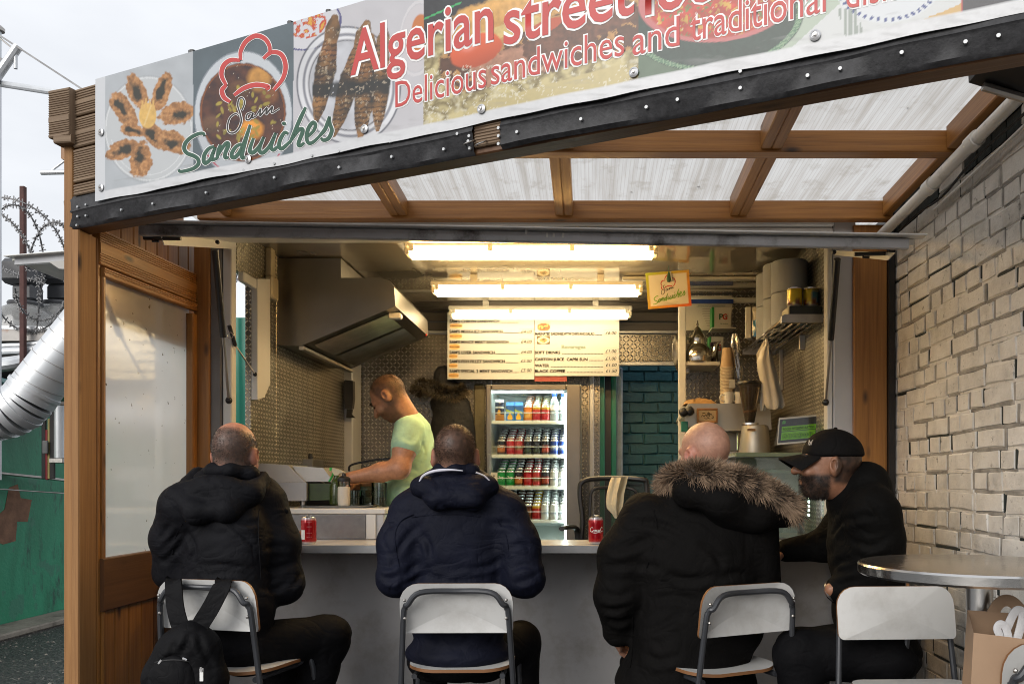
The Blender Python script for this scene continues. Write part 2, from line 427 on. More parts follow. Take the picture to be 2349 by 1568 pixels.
# left wall: three tread panels, a side window opening and its white frame
for ya, yb in ((4.232, 4.573), (4.578, 5.215), (5.22, 5.85)):
    wall_panel('wall_panel', TREADS, LX - .03, LX, ya, yb, .2, CE)
wall_panel('wall_panel', TREADS, LX - .03, LX, 4.06, 4.229, 2.36, CE)
wall_panel('wall_panel', ALU, LX - .03, LX, 4.06, 4.229, .2, 1.50)
wall_panel('corner_post', ALU, LX - .03, LX + .055, 5.853, 6.08, .2, CE, bev=.006)
b = B(); b.prism([(LX + .002, 4.232, 2.36), (LX + .002, 4.40, 2.40), (LX + .002, 4.40, 1.86), (LX + .002, 4.32, 1.78), (LX + .002, 4.232, 1.76)], (.03, 0, 0)); b.build('window_frame', ALUW, ki)
for zz, z2 in ((2.31, 2.358), (1.503, 1.53)):
    b = B(); b.box(LX + .001, LX + .03, 4.07, 4.229, zz, z2, .004); b.build('window_rail', ALUW, ki)
# rear wall and the open back door
wall_panel('wall_panel', TREAD, LX, -.70, BY, BY + .03, .2, 2.41)
wall_panel('wall_panel', TREAD, -.697, .082, BY, BY + .03, .2, 2.41)
wall_panel('wall_panel', TREAD, .085, .645, BY, BY + .03, 2.215, 2.41)
wall_panel('door_header', ALU, .085, .645, BY - .008, BY + .04, 2.185, 2.213, bev=.004)
for x0, w_, m_ in ((.006, .034, ALU),):
    wall_panel('door_trim', m_, x0, x0 + w_, BY - .03, BY - .003, .2, 2.213, bev=.004)
# alcove on the right: return, tread panel, white edge strip; right side wall
wall_panel('wall_panel', TREAD, .60, RX, 5.5, 5.53, .2, CE)
wall_panel('edge_strip', ALUW, PX(1556, 5.2), PX(1573, 5.2), 5.18, 5.222, .2, CE, bev=.004)
wall_panel('wall_panel', TREADS, RX, RX + .03, 4.72, 5.5, .2, CE)
wall_panel('wall_panel', TREADS, RX, RX + .03, 4.06, 4.717, .2, CE)
wall_panel('cable_duct', ALUW, .62, RX - .03, 5.47, 5.498, CE - .065, CE - .03, bev=.004)
wall_panel('light_strip', M('blue_tape', (.03, .07, .3), .3), .63, .93, 5.455, 5.468, CE - .07, CE - .045)
b = B(); b.beam((PX(1450, 5.2), 4.3, CE - .012), (PX(1450, 5.2) + .0, 4.3, CE - .012), .01, .01) if False else b.box(.20, RX, 5.02, 5.06, CE - .022, CE - .003, .004); b.build('ceiling_trim', ALUW, ki)
b = B(); b.box(LX + .001, LX + .035, 4.41, 4.47, 2.42, CE, .004); b.box(LX + .001, LX + .045, 4.40, 4.49, 2.30, 2.42, .008); b.build('socket_box', M('cream_plastic', (.55, .48, .34), .4), ki)
# front: jambs, header, lower skirt, serving shelf
FRONTP = M('grey_front_panel', (.50, .49, .49), .55, .0, .10, 2.2, .15, 30, .004, dirt=4.6, dcol=(.36, .335, .31))
wall_panel('jamb', M('dark_grey_jamb', (.16, .15, .145), .5), PX(478, FY), PX(516, FY), 3.99, 4.056, .2, 2.55, bev=.006)
wall_panel('jamb_strip', ALUW, PX(517, FY), PX(537, FY), 4.0, 4.056, 1.07, 2.55, bev=.004)
wall_panel('jamb_strip', ALUW, PX(1893, FY), PX(1906, FY), 4.0, 4.056, 1.07, 2.55, bev=.004)
wall_panel('jamb', ALU, PX(1907, FY), PX(1958, FY), 3.995, 4.056, .2, 2.60, bev=.006)
for i, (za, zb) in enumerate(((2.50, 2.545), (2.548, 2.60))):
    wall_panel('header_panel', ALUW, PX(478, FY), PX(1907, FY) - .001, 3.99 - i * .012, 4.06, za, zb, bev=.006)
wall_panel('front_panel', FRONTP, -1.80, -.42, FY, FY + .04, .22, 1.034, bev=.003)
wall_panel('front_panel', FRONTP, -.417, 1.27, FY, FY + .04, .22, 1.034, bev=.003)
wall_panel('skirt', M('dark_skirt', (.05, .05, .05), .7), -1.8, 1.27, FY + .03, FY + .06, .0, .22)
t = NT('shelf_laminate'); v = t.coord(); t.col(t.ramp(t.noise(v, 8, 5), [(.3, (.42, .41, .40)), (.7, (.52, .51, .49))])); t.set(Roughness=.28); SHELF = t.m
sh = wall_panel('serving_shelf', SHELF, -1.79, 1.24, 3.75, 4.11, 1.041, 1.071, bev=.003)
wall_panel('shelf_edge', M('shelf_edge', (.36, .36, .36), .4, .5), -1.79, 1.24, 3.742, 3.7499, 1.036, 1.0725, par=sh, bev=.002)
# raised worktop for the griddle
wk = wall_panel('worktop_base', ALU, -1.62, PX(880, 4.12), 4.13, 4.56, .8, 1.195, bev=.004)
wall_panel('worktop', ALUW, -1.64, PX(884, 4.12), 4.118, 4.62, 1.195, 1.222, bev=.004)
DOT = M('speckled_sheet', (.24, .24, .25), .24, .3, .12, 30, .08, 200)
wall_panel('front_sheet', DOT, -1.6, PX(838, 4.12), 4.122, 4.1295, 1.075, 1.19, par=wk, bev=.001)
wall_panel('corner_trim', ALUW, PX(840, 4.12), PX(862, 4.12), 4.119, 4.1295, 1.073, 1.193, par=wk, bev=.002)
# low cabinet on the right holding the coffee machine
wall_panel('back_counter', STEEL, .60, RX - .003, 4.62, 5.495, .2, PZ(1046, 4.9), bev=.004)

# ---- serving hatch held open by gas struts
ht = thing('serving_hatch', 'long grey aluminium flap propped open above the serving opening', 'hatch', (0, 3.2, 2.2))
Lf, Rf = P(318, 530, 3.2), P(2098, 562, 3.2); Lb, Rb = Vector((LX - .06, 3.985, 2.47)), Vector((RX + .06, 3.985, 2.47))
b = B(); th = Vector((0, 0, .022)); b.add([Lf, Rf, Rb, Lb, Lf + th, Rf + th, Rb + th, Lb + th], [(0, 3, 2, 1), (4, 5, 6, 7), (0, 1, 5, 4), (1, 2, 6, 5), (2, 3, 7, 6), (3, 0, 4, 7)])
b.build('hatch_panel', ALUW, ht)
dv = (Rf - Lf).normalized(); upv = Vector((-dv.z, 0, dv.x))
b = B(); b.beam(Lf + Vector((.012, -.012, 0)), Rf + Vector((-.03, -.012, 0)), .022, .040, upv, .004); b.build('front_rail', M('grey_rail', (.46, .47, .50), .42, .1, .12, 5, .1, dirt=6), ht)
b = B(); b.beam(Lf + Vector((-.02, -.018, .027)), Rf + Vector((.03, -.018, .027)), .055, .007, upv, .002); b.build('rail_lip', M('lip_aluminium', (.80, .80, .79), .35, .0), ht)
WARMPL = ALUW
for pts in ([(368, 541), (540, 546), (533, 571), (375, 562)], [(1885, 574), (2052, 579), (2036, 597), (1893, 583)]):
    sx_ = -1.66 if pts[0][0] < 1000 else 1.155; b = B(); b.prism([P(x, y, sx_ * F / (x - CX)) for x, y in pts], (.004, 0, 0)); k = b.build('bracket_plate', WARMPL, ht)
    x, y = pts[0]; b = B(); dx = 1 if x > 1000 else -1
    xs = (330, 415) if x < 1000 else (1960, 2046)
    yy = 546 if x < 1000 else 583
    b.tube([P(xs[0], yy, 3.31), P(xs[1], yy + (1 if x < 1000 else -2), 3.31)], .008, 8); b.tube([P(xs[0] + 20, yy - 4, 3.31), P(xs[0] + 20, yy + 7, 3.31), P(xs[0] + 34, yy + 7, 3.31)], .005, 6)
    b.build('bolt', BLACKM, k)
    b = B(); q = P(500, 556, 3.335) if x < 1000 else P(1913, 579, 3.335); b.cyl(q, q + Vector((0, -.008, 0)), .008, n=10); b.build('rivet', BLACKM, k)
def strut(par, a, m, e, r):
    b = B(); b.cyl(a, m, r, n=12); k = b.build('gas_strut', BLACKP, par)
    b = B(); b.cyl(m, e, r * .42, n=8); b.build('piston_rod', STEELD, k)
    b = B(); b.ball(e, r * 1.2, 8, 6); b.build('ball_end', BLACKM, k)
strut(ht, P(493, 572, 3.6), P(512, 772, 3.8), P(525, 918, 4.0), .014)
strut(ht, P(1921, 594, 3.6), P(1906, 778, 3.85), P(1894, 922, 4.0), .014)
b = B(); b.tube([P(528 + 7 * math.cos(a), 769 + 7 * math.sin(a), 3.8) for a in [i * .52 for i in range(12)]], .0016, 5, closed=True); b.build('pin_ring', CHROME, ht)
strut(ht, P(526, 747, 3.95), P(540, 792, 4.02), P(585, 858, 4.2), .009)
for x, y, hh in ((1207, 530, 9), (1255, 537, 3), (1270, 537, 3), (1292, 538, 4)):
    b = B(); q = P(x, y, 3.18); b.box(q.x - .004, q.x + .004, q.y - .004, q.y + .004, q.z - .012, q.z + hh * .0014, .001); b.build('clip', WHITEP, ht)
# side hatch outside the kiosk on the left
sh2 = thing('side_hatch', 'small raised aluminium flap on the kiosk side seen left of the post', 'hatch', tuple(P(85, 610, 4.2)))
a0, a1 = P(22, 592, 4.35), P(170, 577, 4.2); c0, c1 = P(60, 604, 4.8), P(190, 655, 4.7)
b = B(); b.add([P(28, 598, 4.3), P(190, 585, 4.1), P(200, 665, 4.75), P(70, 610, 4.9), P(28, 594, 4.3), P(190, 581, 4.1), P(200, 661, 4.75), P(70, 606, 4.9)], [(0, 3, 2, 1), (4, 5, 6, 7), (0, 1, 5, 4), (1, 2, 6, 5), (2, 3, 7, 6), (3, 0, 4, 7)]); b.build('hatch_panel', M('cream_panel', (.42, .42, .36), .4), sh2)
b = B(); b.beam(P(38, 600, 4.28), P(175, 590, 4.1), .02, .04); b.build('front_rail', ALU, sh2)
b = B(); b.beam(P(22, 590, 4.27), P(175, 578, 4.08), .06, .006); b.build('rail_lip', ALUW, sh2)
b = B(); b.prism([P(112, 600, 4.15), P(170, 594, 4.1), P(175, 618, 4.12), P(135, 616, 4.15)], (0, .004, 0)); b.build('bracket_plate', ALUW, sh2)

# ---- brick passage behind the back door
def brick_mesh(name, L, D, Hh, seed, mat, rough=.006):
    """brick with a worn face; face at -y, length on x; 3x2 face grid"""
    rg = random.Random(seed); xs = [-.5, -.475, rg.uniform(-.2, .2), .475, .5]; zs = [-.5, -.43, .43, .5]; vs = []; fs = []
    for iz, z in enumerate(zs):
        for ix, x in enumerate(xs):
            edge = ix in (0, 4) or iz in (0, 3)
            y = rg.uniform(0, rough * .45) + (rough * .75 if edge else 0)
            vs.append((x * L + rg.uniform(-1, 1) * rough * .5, y, z * Hh + rg.uniform(-1, 1) * rough * .5))
    for iz in range(3):
        for ix in range(4): a = iz * 5 + ix; fs.append((a, a + 1, a + 6, a + 5))
    k = len(vs); ring = [0, 1, 2, 3, 4, 9, 14, 19, 18, 17, 16, 15, 10, 5]
    for i in ring: x, y, z = vs[i]; vs.append((x, D, z))
    n = len(ring)
    for i in range(n): j = (i + 1) % n; fs.append((ring[j], ring[i], k + i, k + j))
    me = bpy.data.meshes.new(name); me.from_pydata(vs, [], fs); me.materials.append(mat)
    me.polygons.foreach_set('use_smooth', [True] * len(fs)); me.set_sharp_from_angle(angle=R(22)); return me
TEAL = M('teal_brick_paint', (.012, .080, .10), .55, 0, .3, 14, .5, 50, .008, dirt=9, dcol=(.008, .05, .055))
pw = thing('passage_wall', 'teal painted brick wall seen through the open back door', 'wall', (.5, 6.5, 0))
b = B(); b.box(-.6, 1.7, 6.52, 6.6, 0, 2.8); b.build('mortar_bed', TEAL, pw)
tb = [brick_mesh('brick', .212, .05, .070, i, TEAL, .011) for i in range(9)]
for r in range(27):
    for i in range(5):
        o = bpy.data.objects.new('brick', random.choice(tb)); COL.objects.link(o); o.parent = pw
        o.location = (-.30 + i * .222 + (r % 2) * .111 + random.uniform(-.004, .004), .0 + random.uniform(-.004, .004), .18 + r * .079)
dr = thing('back_door_frame', 'green and black door frame at the back of the kiosk', 'door frame', (.13, 6.2, 0))
GREENP = M('green_gloss_paint', (.01, .20, .13), .3, 0, .1, 4, .05)
b = B(); b.box(PX(1374, 6.15), PX(1387, 6.15), 6.14, 6.24, .15, 2.2, .004); b.box(PX(1402, 6.2), PX(1414, 6.2), 6.2, 6.3, .15, 2.2, .004); b.build('frame', GREENP, dr)
b = B(); b.box(PX(1387, 6.2) + .002, PX(1402, 6.2) - .001, 6.2, 6.28, .15, 2.2); b.build('stop', BLACKP, dr)
b = B(); b.box(PX(1413, 6.3), PX(1427, 6.42), 6.30, 6.5, .1, 2.2, .01); b.build('reveal', M('pale_reveal', (.34, .40, .46), .7, 0, .25, 12, .5, 30, .01), dr)

# ---- painted brick side wall on the right
t = NT('cream_brick_paint'); v = t.coord('Object'); g = t.n('NewGeometry'); pz = t.n('SeparateXYZ'); t.l(g.outputs['Position'], pz.inputs[0])
vv = t.n('VectorMath', operation='ADD'); t.l(g.outputs['Position'], vv.inputs[0]); vv.inputs[1].default_value = (3, 1, 2)
n1 = t.noise(vv.outputs[0], 9, 6, .65); n2 = t.noise(vv.outputs[0], 2.2, 4)
c = t.ramp(n1, [(.3, (.54, .515, .475)), (.55, (.72, .69, .64)), (.8, (.79, .765, .715))])
c = t.mix(t.ramp(t.noise(vv.outputs[0], 26, 6, .75), [(.60, (0, 0, 0)), (.69, (1, 1, 1))]), c, (.19, .175, .15))
low = t.math('MULTIPLY', t.ramp(t.math('ADD', pz.outputs[2], t.math('MULTIPLY', n2, .5)), [(.0, (1, 1, 1)), (1., (0, 0, 0))]), .7)   # greyer towards the lower courses
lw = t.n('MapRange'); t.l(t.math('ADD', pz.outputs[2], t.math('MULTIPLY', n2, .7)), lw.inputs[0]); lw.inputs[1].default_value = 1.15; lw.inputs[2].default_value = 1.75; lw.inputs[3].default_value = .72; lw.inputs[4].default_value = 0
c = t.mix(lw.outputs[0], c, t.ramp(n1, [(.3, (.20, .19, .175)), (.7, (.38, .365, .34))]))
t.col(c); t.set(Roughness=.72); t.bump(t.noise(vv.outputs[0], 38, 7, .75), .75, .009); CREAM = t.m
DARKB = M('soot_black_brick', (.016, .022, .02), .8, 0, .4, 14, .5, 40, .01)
WX = 1.43
bw = thing('brick_wall', 'cream painted old brick wall with open joints on the right', 'wall', (WX, 3, 0))
b = B(); b.box(WX + .045, WX + .25, -1.0, 4.6, 0, 2.66); b.build('wall_core', DARKB, bw)
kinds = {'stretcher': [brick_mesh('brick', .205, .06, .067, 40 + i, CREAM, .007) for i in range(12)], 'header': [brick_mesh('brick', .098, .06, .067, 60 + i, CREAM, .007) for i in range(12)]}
grime_shade = B(); mort = B(); darkc = B(); far = B(); gap = B(); cnt = 0
for r in range(35):
    z = .06 + r * .0755; y = 4.20 - random.uniform(0, .1); zj = z - .0378; hd = r % 2
    wobf = lambda q: .010 * math.sin(q * 2.2 + r * .05)
    while y > -.6:
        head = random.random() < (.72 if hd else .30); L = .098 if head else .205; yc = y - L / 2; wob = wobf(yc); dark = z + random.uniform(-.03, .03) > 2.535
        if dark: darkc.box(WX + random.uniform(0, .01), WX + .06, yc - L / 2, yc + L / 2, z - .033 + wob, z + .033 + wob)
        elif .30 < z and 2.68 < yc < 4.12 and not (z < .75 and yc > 3.55):
            o = bpy.data.objects.new('brick', random.choice(kinds['header' if head else 'stretcher'])); COL.objects.link(o); o.parent = bw; cnt += 1
            o.location = (random.uniform(-.001, .0015), yc - 3, z + wob + random.uniform(-.002, .002)); o.rotation_euler = (random.uniform(-.003, .003), random.uniform(-.02, .02), R(-90) + random.uniform(-.003, .003))
        else: far.box(WX + random.uniform(.0, .004), WX + .06, yc - L / 2, yc + L / 2, z - .033 + wob, z + .033 + wob)
        if not dark and yc > 1.2:
            bd = random.random() < .90; x = WX + (random.uniform(.003, .007) if bd else .0035); ((mort if random.random() < .4 else grime_shade) if bd else gap).box(x, WX + .06, yc - L / 2 - .012, yc + L / 2 + .006, zj - (.0075 if bd else .005) + wob, zj + (.0075 if bd else .005) + wob, .002)
            pd = random.random() < .68; x = WX + (random.uniform(.003, .007) if pd else .004); ((mort if random.random() < .2 else grime_shade) if pd else gap).box(x, WX + .06, y - L - (.016 if pd else random.uniform(.008, .017)), y - L + (.003 if pd else .0), z - .034 + wob + (0 if pd else random.uniform(0, .02)), z + .034 + wob, .002)
        y -= L + random.choice((.009, .012, .014, .017, .022))
print('bricks', cnt)
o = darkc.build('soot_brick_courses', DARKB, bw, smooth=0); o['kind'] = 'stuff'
o = grime_shade.build('shaded_grimy_mortar', M('shaded_grimy_mortar', (.27, .255, .23), .85, 0, .45, 12, .4, 60, .006), bw, smooth=0); o['kind'] = 'stuff'  # darker mortar: recess shade of the joints put into its colour, along with grime
o = gap.build('open_joints', DARKB, bw, smooth=0); o['kind'] = 'stuff'
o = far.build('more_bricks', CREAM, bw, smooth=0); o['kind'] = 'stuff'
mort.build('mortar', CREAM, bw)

# ---- timber canopy
cn = thing('timber_canopy', 'timber lean-to canopy with clear corrugated roof over the kiosk front', 'canopy', (-1.87, 3.12, 0))
def ZR(Y): return PZ(515, 4.0) + .049 * (4 - Y)
def YF(X): return 2.2435 - .4556 * X
A0 = Vector((-1.88, 3.1, 0)); FD = Vector((.910, -.4146, 0)).normalized(); FN = Vector((-.4146, -.910, 0)).normalized()
def FV(t, z, off=0.): p = A0 + FD * t + FN * off; p.z = z; return p
def FT(x):
    k = (x - CX) / F; Y = 2.2435 / (1 + .4556 * k); return (k * Y + 1.88) / .910, Y
def FP(x, y, off=0.):
    t_, Y = FT(x); return FV(t_, PZ(y, Y), off)
def tim(name, p0, p1, w, h, mat=WOOD, par=cn, up=(0, 0, 1), groove=None, b_=.004):
    b = B(); b.beam(p0, p1, w, h, up, b_, groove); return b.build(name, mat, par, uv='beam')
# back beam, middle beam, rafters
tim('beam', (-1.80, 3.94, ZR(4) + .042), (1.40, 3.94, ZR(4) + .042), .06, .085, groove=('-', [(.0, 1.)], .002) if False else None)
tim('beam', (-1.86, 3.25, ZR(3.25) + .042), (1.40, 3.25, ZR(3.25) + .042), .07, .083)
RX_ = [-1.66, -.872, -.112, .690, 1.372]
for i, x in enumerate(RX_):
    yf = YF(x) + .12; n_ = 2 if 0 < i < 4 else 1
    for k in range(n_):
        xo = x + (k - .5) * .041 * (n_ - 1)
        hh = (.088, .075)[k % 2]
        for ya, yb in ((3.905, 3.29), (3.21, yf)):
            sh_ = .018 if (ya < 3.3 and i == 2) else 0
            if ya - yb > .05: tim('rafter', (xo + sh_, ya, ZR(ya) + .008 + hh / 2), (xo + sh_, yb, ZR(yb) + .008 + hh / 2), .04, hh)
# polycarbonate sheets
t = NT('twinwall_sheet'); v = t.coord('UV'); sx = t.n('SeparateXYZ'); t.l(v, sx.inputs[0])
ln = t.math('ABSOLUTE', t.math('SINE', t.math('MULTIPLY', sx.outputs[0], 3.14159 / .016)))
d1 = t.noise(t.coord('UV', (30, 1.2, 1)), 1, 5, .6); d2 = t.noise(t.coord('UV', (9, 7, 1)), 1, 6, .65)
c = t.ramp(ln, [(.0, (.58, .56, .53)), (.4, (.73, .715, .69))])
c = t.mix(t.ramp(d1, [(.42, (0, 0, 0)), (.72, (.75, .75, .75))]), c, (.46, .42, .365))
c = t.mix(t.ramp(d2, [(.54, (0, 0, 0)), (.72, (.7, .7, .7))]), c, (.42, .38, .32))
tr = t.n('BsdfTranslucent'); df = t.n('BsdfDiffuse'); tp = t.n('BsdfTransparent'); gl = t.n('BsdfGlossy'); gl.inputs['Roughness'].default_value = .15
t.l(c, tr.inputs[0]); t.l(c, df.inputs[0]); t.l(c, tp.inputs[0])
m1 = t.n('MixShader'); m1.inputs[0].default_value = .18; t.l(tr.outputs[0], m1.inputs[1]); t.l(df.outputs[0], m1.inputs[2])
m2 = t.n('MixShader'); m2.inputs[0].default_value = .42; t.l(m1.outputs[0], m2.inputs[1]); t.l(tp.outputs[0], m2.inputs[2])
m3 = t.n('MixShader'); m3.inputs[0].default_value = .04; t.l(m2.outputs[0], m3.inputs[1]); t.l(gl.outputs[0], m3.inputs[2]); t.l(m3.outputs[0], t.out.inputs[0]); POLY = t.m
xs = [-1.95, -.872, -.112, .690, 1.46]
for i in range(4):
    x0, x1 = xs[i] + .002, xs[i + 1] - .002; q = [(x0, 4.3), (x1, 4.3), (x1, YF(x1) + .03), (x0, YF(x0) + .03)]
    if i == 0: q = [(x0, 4.3), (x1, 4.3), (x1, YF(x1) + .03), (x0, YF(x0) + .03)]
    b = B(); b.add([(x, y, ZR(y) + .102) for x, y in q], [(0, 1, 2, 3)]); b.build('roof_sheet', POLY, cn, smooth=0, uv='box')
# specks of leaf litter lying on the sheets
b = B()
for i in range(70):
    x = random.uniform(-.8, 1.3); y = random.uniform(YF(x) + .2, 3.9); r = random.uniform(.003, .012); a = random.random() * 6
    z = ZR(y) + .104; b.add([(x + r * math.cos(a), y + r * math.sin(a), z), (x - r * .4, y + r * .5, z + .002), (x - r * math.cos(a), y - r * math.sin(a), z), (x + r * .3, y - r * .4, z + .002)], [(0, 1, 2, 3)])
o = b.build('leaf_litter', M('dead_leaf', (.06, .035, .02), .9), cn, smooth=0); o['kind'] = 'stuff'
# front fascia: beam, backing board, membrane strips, end boards
tim('fascia_beam', FV(-.04, 2.322, -.034), FV(3.62, 2.322, -.034), .066, .110, WOODD)
tim('fascia_board', FV(.0, 2.575, -.025), FV(3.62, 2.575, -.025), .03, .385, WOODG)
t = NT('roofing_felt'); v = t.coord(); t.col(t.ramp(t.noise(v, 40, 6, .7), [(.35, (.012, .012, .014)), (.8, (.05, .05, .055))])); t.set(Roughness=.62); t.bump(t.noise(v, 90, 4), .4, .003); FELT = t.m
ROOF_FELT = FELT
def felt(t0, t1):
    b = B(); n_ = max(2, int((t1 - t0) / .05)); vs = []; fs = []
    prof = [(2.267, .003), (2.276, .014), (2.322, .013), (2.328, .018), (2.337, .014), (2.372, .012), (2.386, .006)]
    for i in range(n_ + 1):
        tt = t0 + (t1 - t0) * i / n_
        for z, o_ in prof:
            w_ = .004 * math.sin(tt * 9 + z * 40) + .003 * math.sin(tt * 23 + z * 70)
            vs.append(FV(tt, z + .003 * math.sin(tt * 7), o_ + w_ * .7))
    m_ = len(prof)
    for i in range(n_):
        for k in range(m_ - 1): fs.append((i * m_ + k, (i + 1) * m_ + k, (i + 1) * m_ + k + 1, i * m_ + k + 1))
    b.add(vs, fs); return b.build('felt_strip', FELT, cn, smooth=50)
tj0, tj1 = FT(1092)[0], FT(1154)[0]
f1 = felt(-.03, tj0); f2 = felt(tj1, 3.6)
tim('joint_block', FV(tj0 + .001, 2.335, .004), FV(tj1 - .001, 2.335, .004), .016, .10, WOODG, groove=('+', [(.0, .75)], .003))
NAIL = M('galvanised_head', (.42, .43, .44), .5, .6, .1)
for par, lst in ((f1, [(190, 478), (209, 473), (190, 500), (209, 498), (188, 520), (290, 485), (362, 471), (484, 446), (640, 412), (788, 389), (908, 365), (1027, 348), (788, 352), (905, 330), (640, 380), (484, 410), (362, 438), (1058, 313), (1085, 318), (1086, 346), (1083, 330), (570, 395), (726, 362)]),
               (f2, [(1152, 300), (1152, 318), (1152, 336), (1194, 309), (1340, 280), (1489, 253), (1187, 270), (1336, 240), (1703, 210), (1856, 182), (2215, 176 - 70), (2070, 130), (1703, 172), (2290, 92), (1490, 210), (1560, 236), (1930, 166)])):
    for x, y in lst:
        b = B(); q = FP(x, y, .016); b.cyl(q, q + FN * .006, .0045, n=8); b.build('nail', NAIL, par)
for xy in ((1085, 330), (1112, 332)):
    b = B(); q = FP(xy[0], xy[1], .02); b.tube([q + FN * (.016 * math.sin(a)) + FD * (.014 * math.cos(a) - .0) + Vector((0, 0, -.012 * math.sin(a * .8))) for a in [i * .45 - .6 for i in range(10)]], .0022, 6); b.build('hook', STEELD, cn)
tl = FT(180)[0]; tr_ = FT(233)[0]
for k, (ya, yb) in enumerate(((205, 268), (270, 340), (342, 420), (422, 450))):
    z1 = PZ(ya, 3.07); z0 = PZ(yb, 3.07)
    tim('end_board', FV(tl, (z0 + z1) / 2, .004), FV(tr_ + .02, (z0 + z1) / 2, .004), .03, z1 - z0 - .004, WOODG, groove=('+', [(.04, .42), (.55, .96)] if k < 2 else [(.04, .96)], .003))
tim('end_block', (PX(136, 3.12), 3.10, PZ(270, 3.1)), (PX(178, 3.08), 3.07, PZ(270, 3.1)), .06, .172, WOODG, groove=('+', [(.03, .32), (.42, .97)], .003))
tim('end_block', (PX(150, 3.12), 3.08, PZ(330, 3.1)), (PX(178, 3.08), 3.07, PZ(330, 3.1)), .05, .03, WOODG)
# left post (two boards and a facing), side panel frame
tim('post_board', (-1.8885, 3.14, 0), (-1.8885, 3.14, PZ(320, 3.12)), .034, .11, WOOD2, up=(0, 1, 0))
tim('post_board', (-1.856, 3.128, 0), (-1.856, 3.128, 2.262), .028, .11, WOOD2, up=(0, 1, 0))
tim('post_board', (-1.851, 3.197, 0), (-1.851, 3.197, 2.262), .022, .022, WOOD, up=(0, 1, 0))
PXX = -1.845
tim('panel_rail', (PXX, 3.19, 2.233), (PXX, 3.985, 2.255), .03, .134, WOOD, groove=('+', [(.03, .33), (.62, .97)], .003))
tim('panel_batten', (PXX + .004, 3.21, 2.143), (PXX + .004, 3.985, 2.166), .03, .036, WOOD, groove=('+', [(.3, .9)], .003))
tim('panel_stile', (PXX, 3.955, 1.06), (PXX, 3.955, 2.13), .034, .05, WOOD, up=(0, 1, 0))
tim('panel_stile', (PXX + .001, 3.219, .0), (PXX + .001, 3.219, 2.125), .024, .020, WOOD, up=(0, 1, 0))
tim('panel_rail', (PXX + .003, 3.2, .962), (PXX + .003, 3.985, .962), .034, .20, WOODD)
tim('jamb_post', (PX(461, 3.97), 4.00, 0), (PX(461, 3.97), 4.00, 2.54), .074, .05, WOOD, up=(0, 1, 0))
for i in range(8):
    y = 3.215 + i * .098; tim('panel_board', (PXX - .008, y + .047, .0), (PXX - .008, y + .047, .862), .018, .094, WOODD if i > 3 else WOOD, up=(0, 1, 0))
for i in range(10):
    y = 3.2 + i * .098; tim('side_cladding', (-1.93, y + .047, 2.0), (-1.93, y + .047, 2.54), .018, .092, WOOD, up=(0, 1, 0))
tim('side_beam', (-1.93, 3.15, 2.60), (-1.93, 4.0, 2.60), .05, .11, WOOD)
# frosted glazing
t = NT('dirty_perspex'); v = t.coord(); n_ = t.noise(v, 3.5, 6, .6); sp = t.noise(v, 38, 3, .5)
c = t.ramp(n_, [(.3, (.93, .92, .89)), (.7, (.99, .99, .97))]); c = t.mix(t.ramp(sp, [(.70, (0, 0, 0)), (.74, (1, 1, 1))]), c, (.22, .18, .14))
tr = t.n('BsdfTranslucent'); t.l(c, tr.inputs[0]); df = t.n('BsdfDiffuse'); t.l(c, df.inputs[0]); rf = t.n('BsdfRefraction'); rf.inputs['IOR'].default_value = 1.06; rf.inputs['Roughness'].default_value = .38; t.l(c, rf.inputs[0])
gl = t.n('BsdfGlossy'); t.l(t.math('ADD', t.math('MULTIPLY', n_, .10), .02), gl.inputs['Roughness'])
m1 = t.n('MixShader'); m1.inputs[0].default_value = .38; t.l(tr.outputs[0], m1.inputs[1]); t.l(df.outputs[0], m1.inputs[2])
m2 = t.n('MixShader'); m2.inputs[0].default_value = .30; t.l(m1.outputs[0], m2.inputs[1]); t.l(rf.outputs[0], m2.inputs[2])
fr = t.n('LayerWeight'); fr.inputs[0].default_value = .35
m3 = t.n('MixShader'); t.l(t.math('ADD', t.math('MULTIPLY', fr.outputs['Fresnel'], .28), .01), m3.inputs[0]); t.l(m2.outputs[0], m3.inputs[1]); t.l(gl.outputs[0], m3.inputs[2]); t.l(m3.outputs[0], t.out.inputs[0]); PERSP = t.m
b = B(); b.add([(-1.862, 3.2, 1.04), (-1.862, 3.96, 1.04), (-1.862, 3.96, 2.16), (-1.862, 3.2, 2.16)], [(0, 1, 2, 3)]); b.build('glazing', PERSP, cn, smooth=0)
# right-hand timber post between kiosk and brick wall, wall plate runs above
tim('post', (PX(1997.5, 3.97), 3.985, 0), (PX(1997.5, 3.97), 3.985, 2.55), .156, .03, WOOD, up=(0, 1, 0))
b = B(); b.box(WX - .034, WX - .005, 3.95, 4.3, 0, 2.6); b.build('gap_filler', BLACKM, cn)
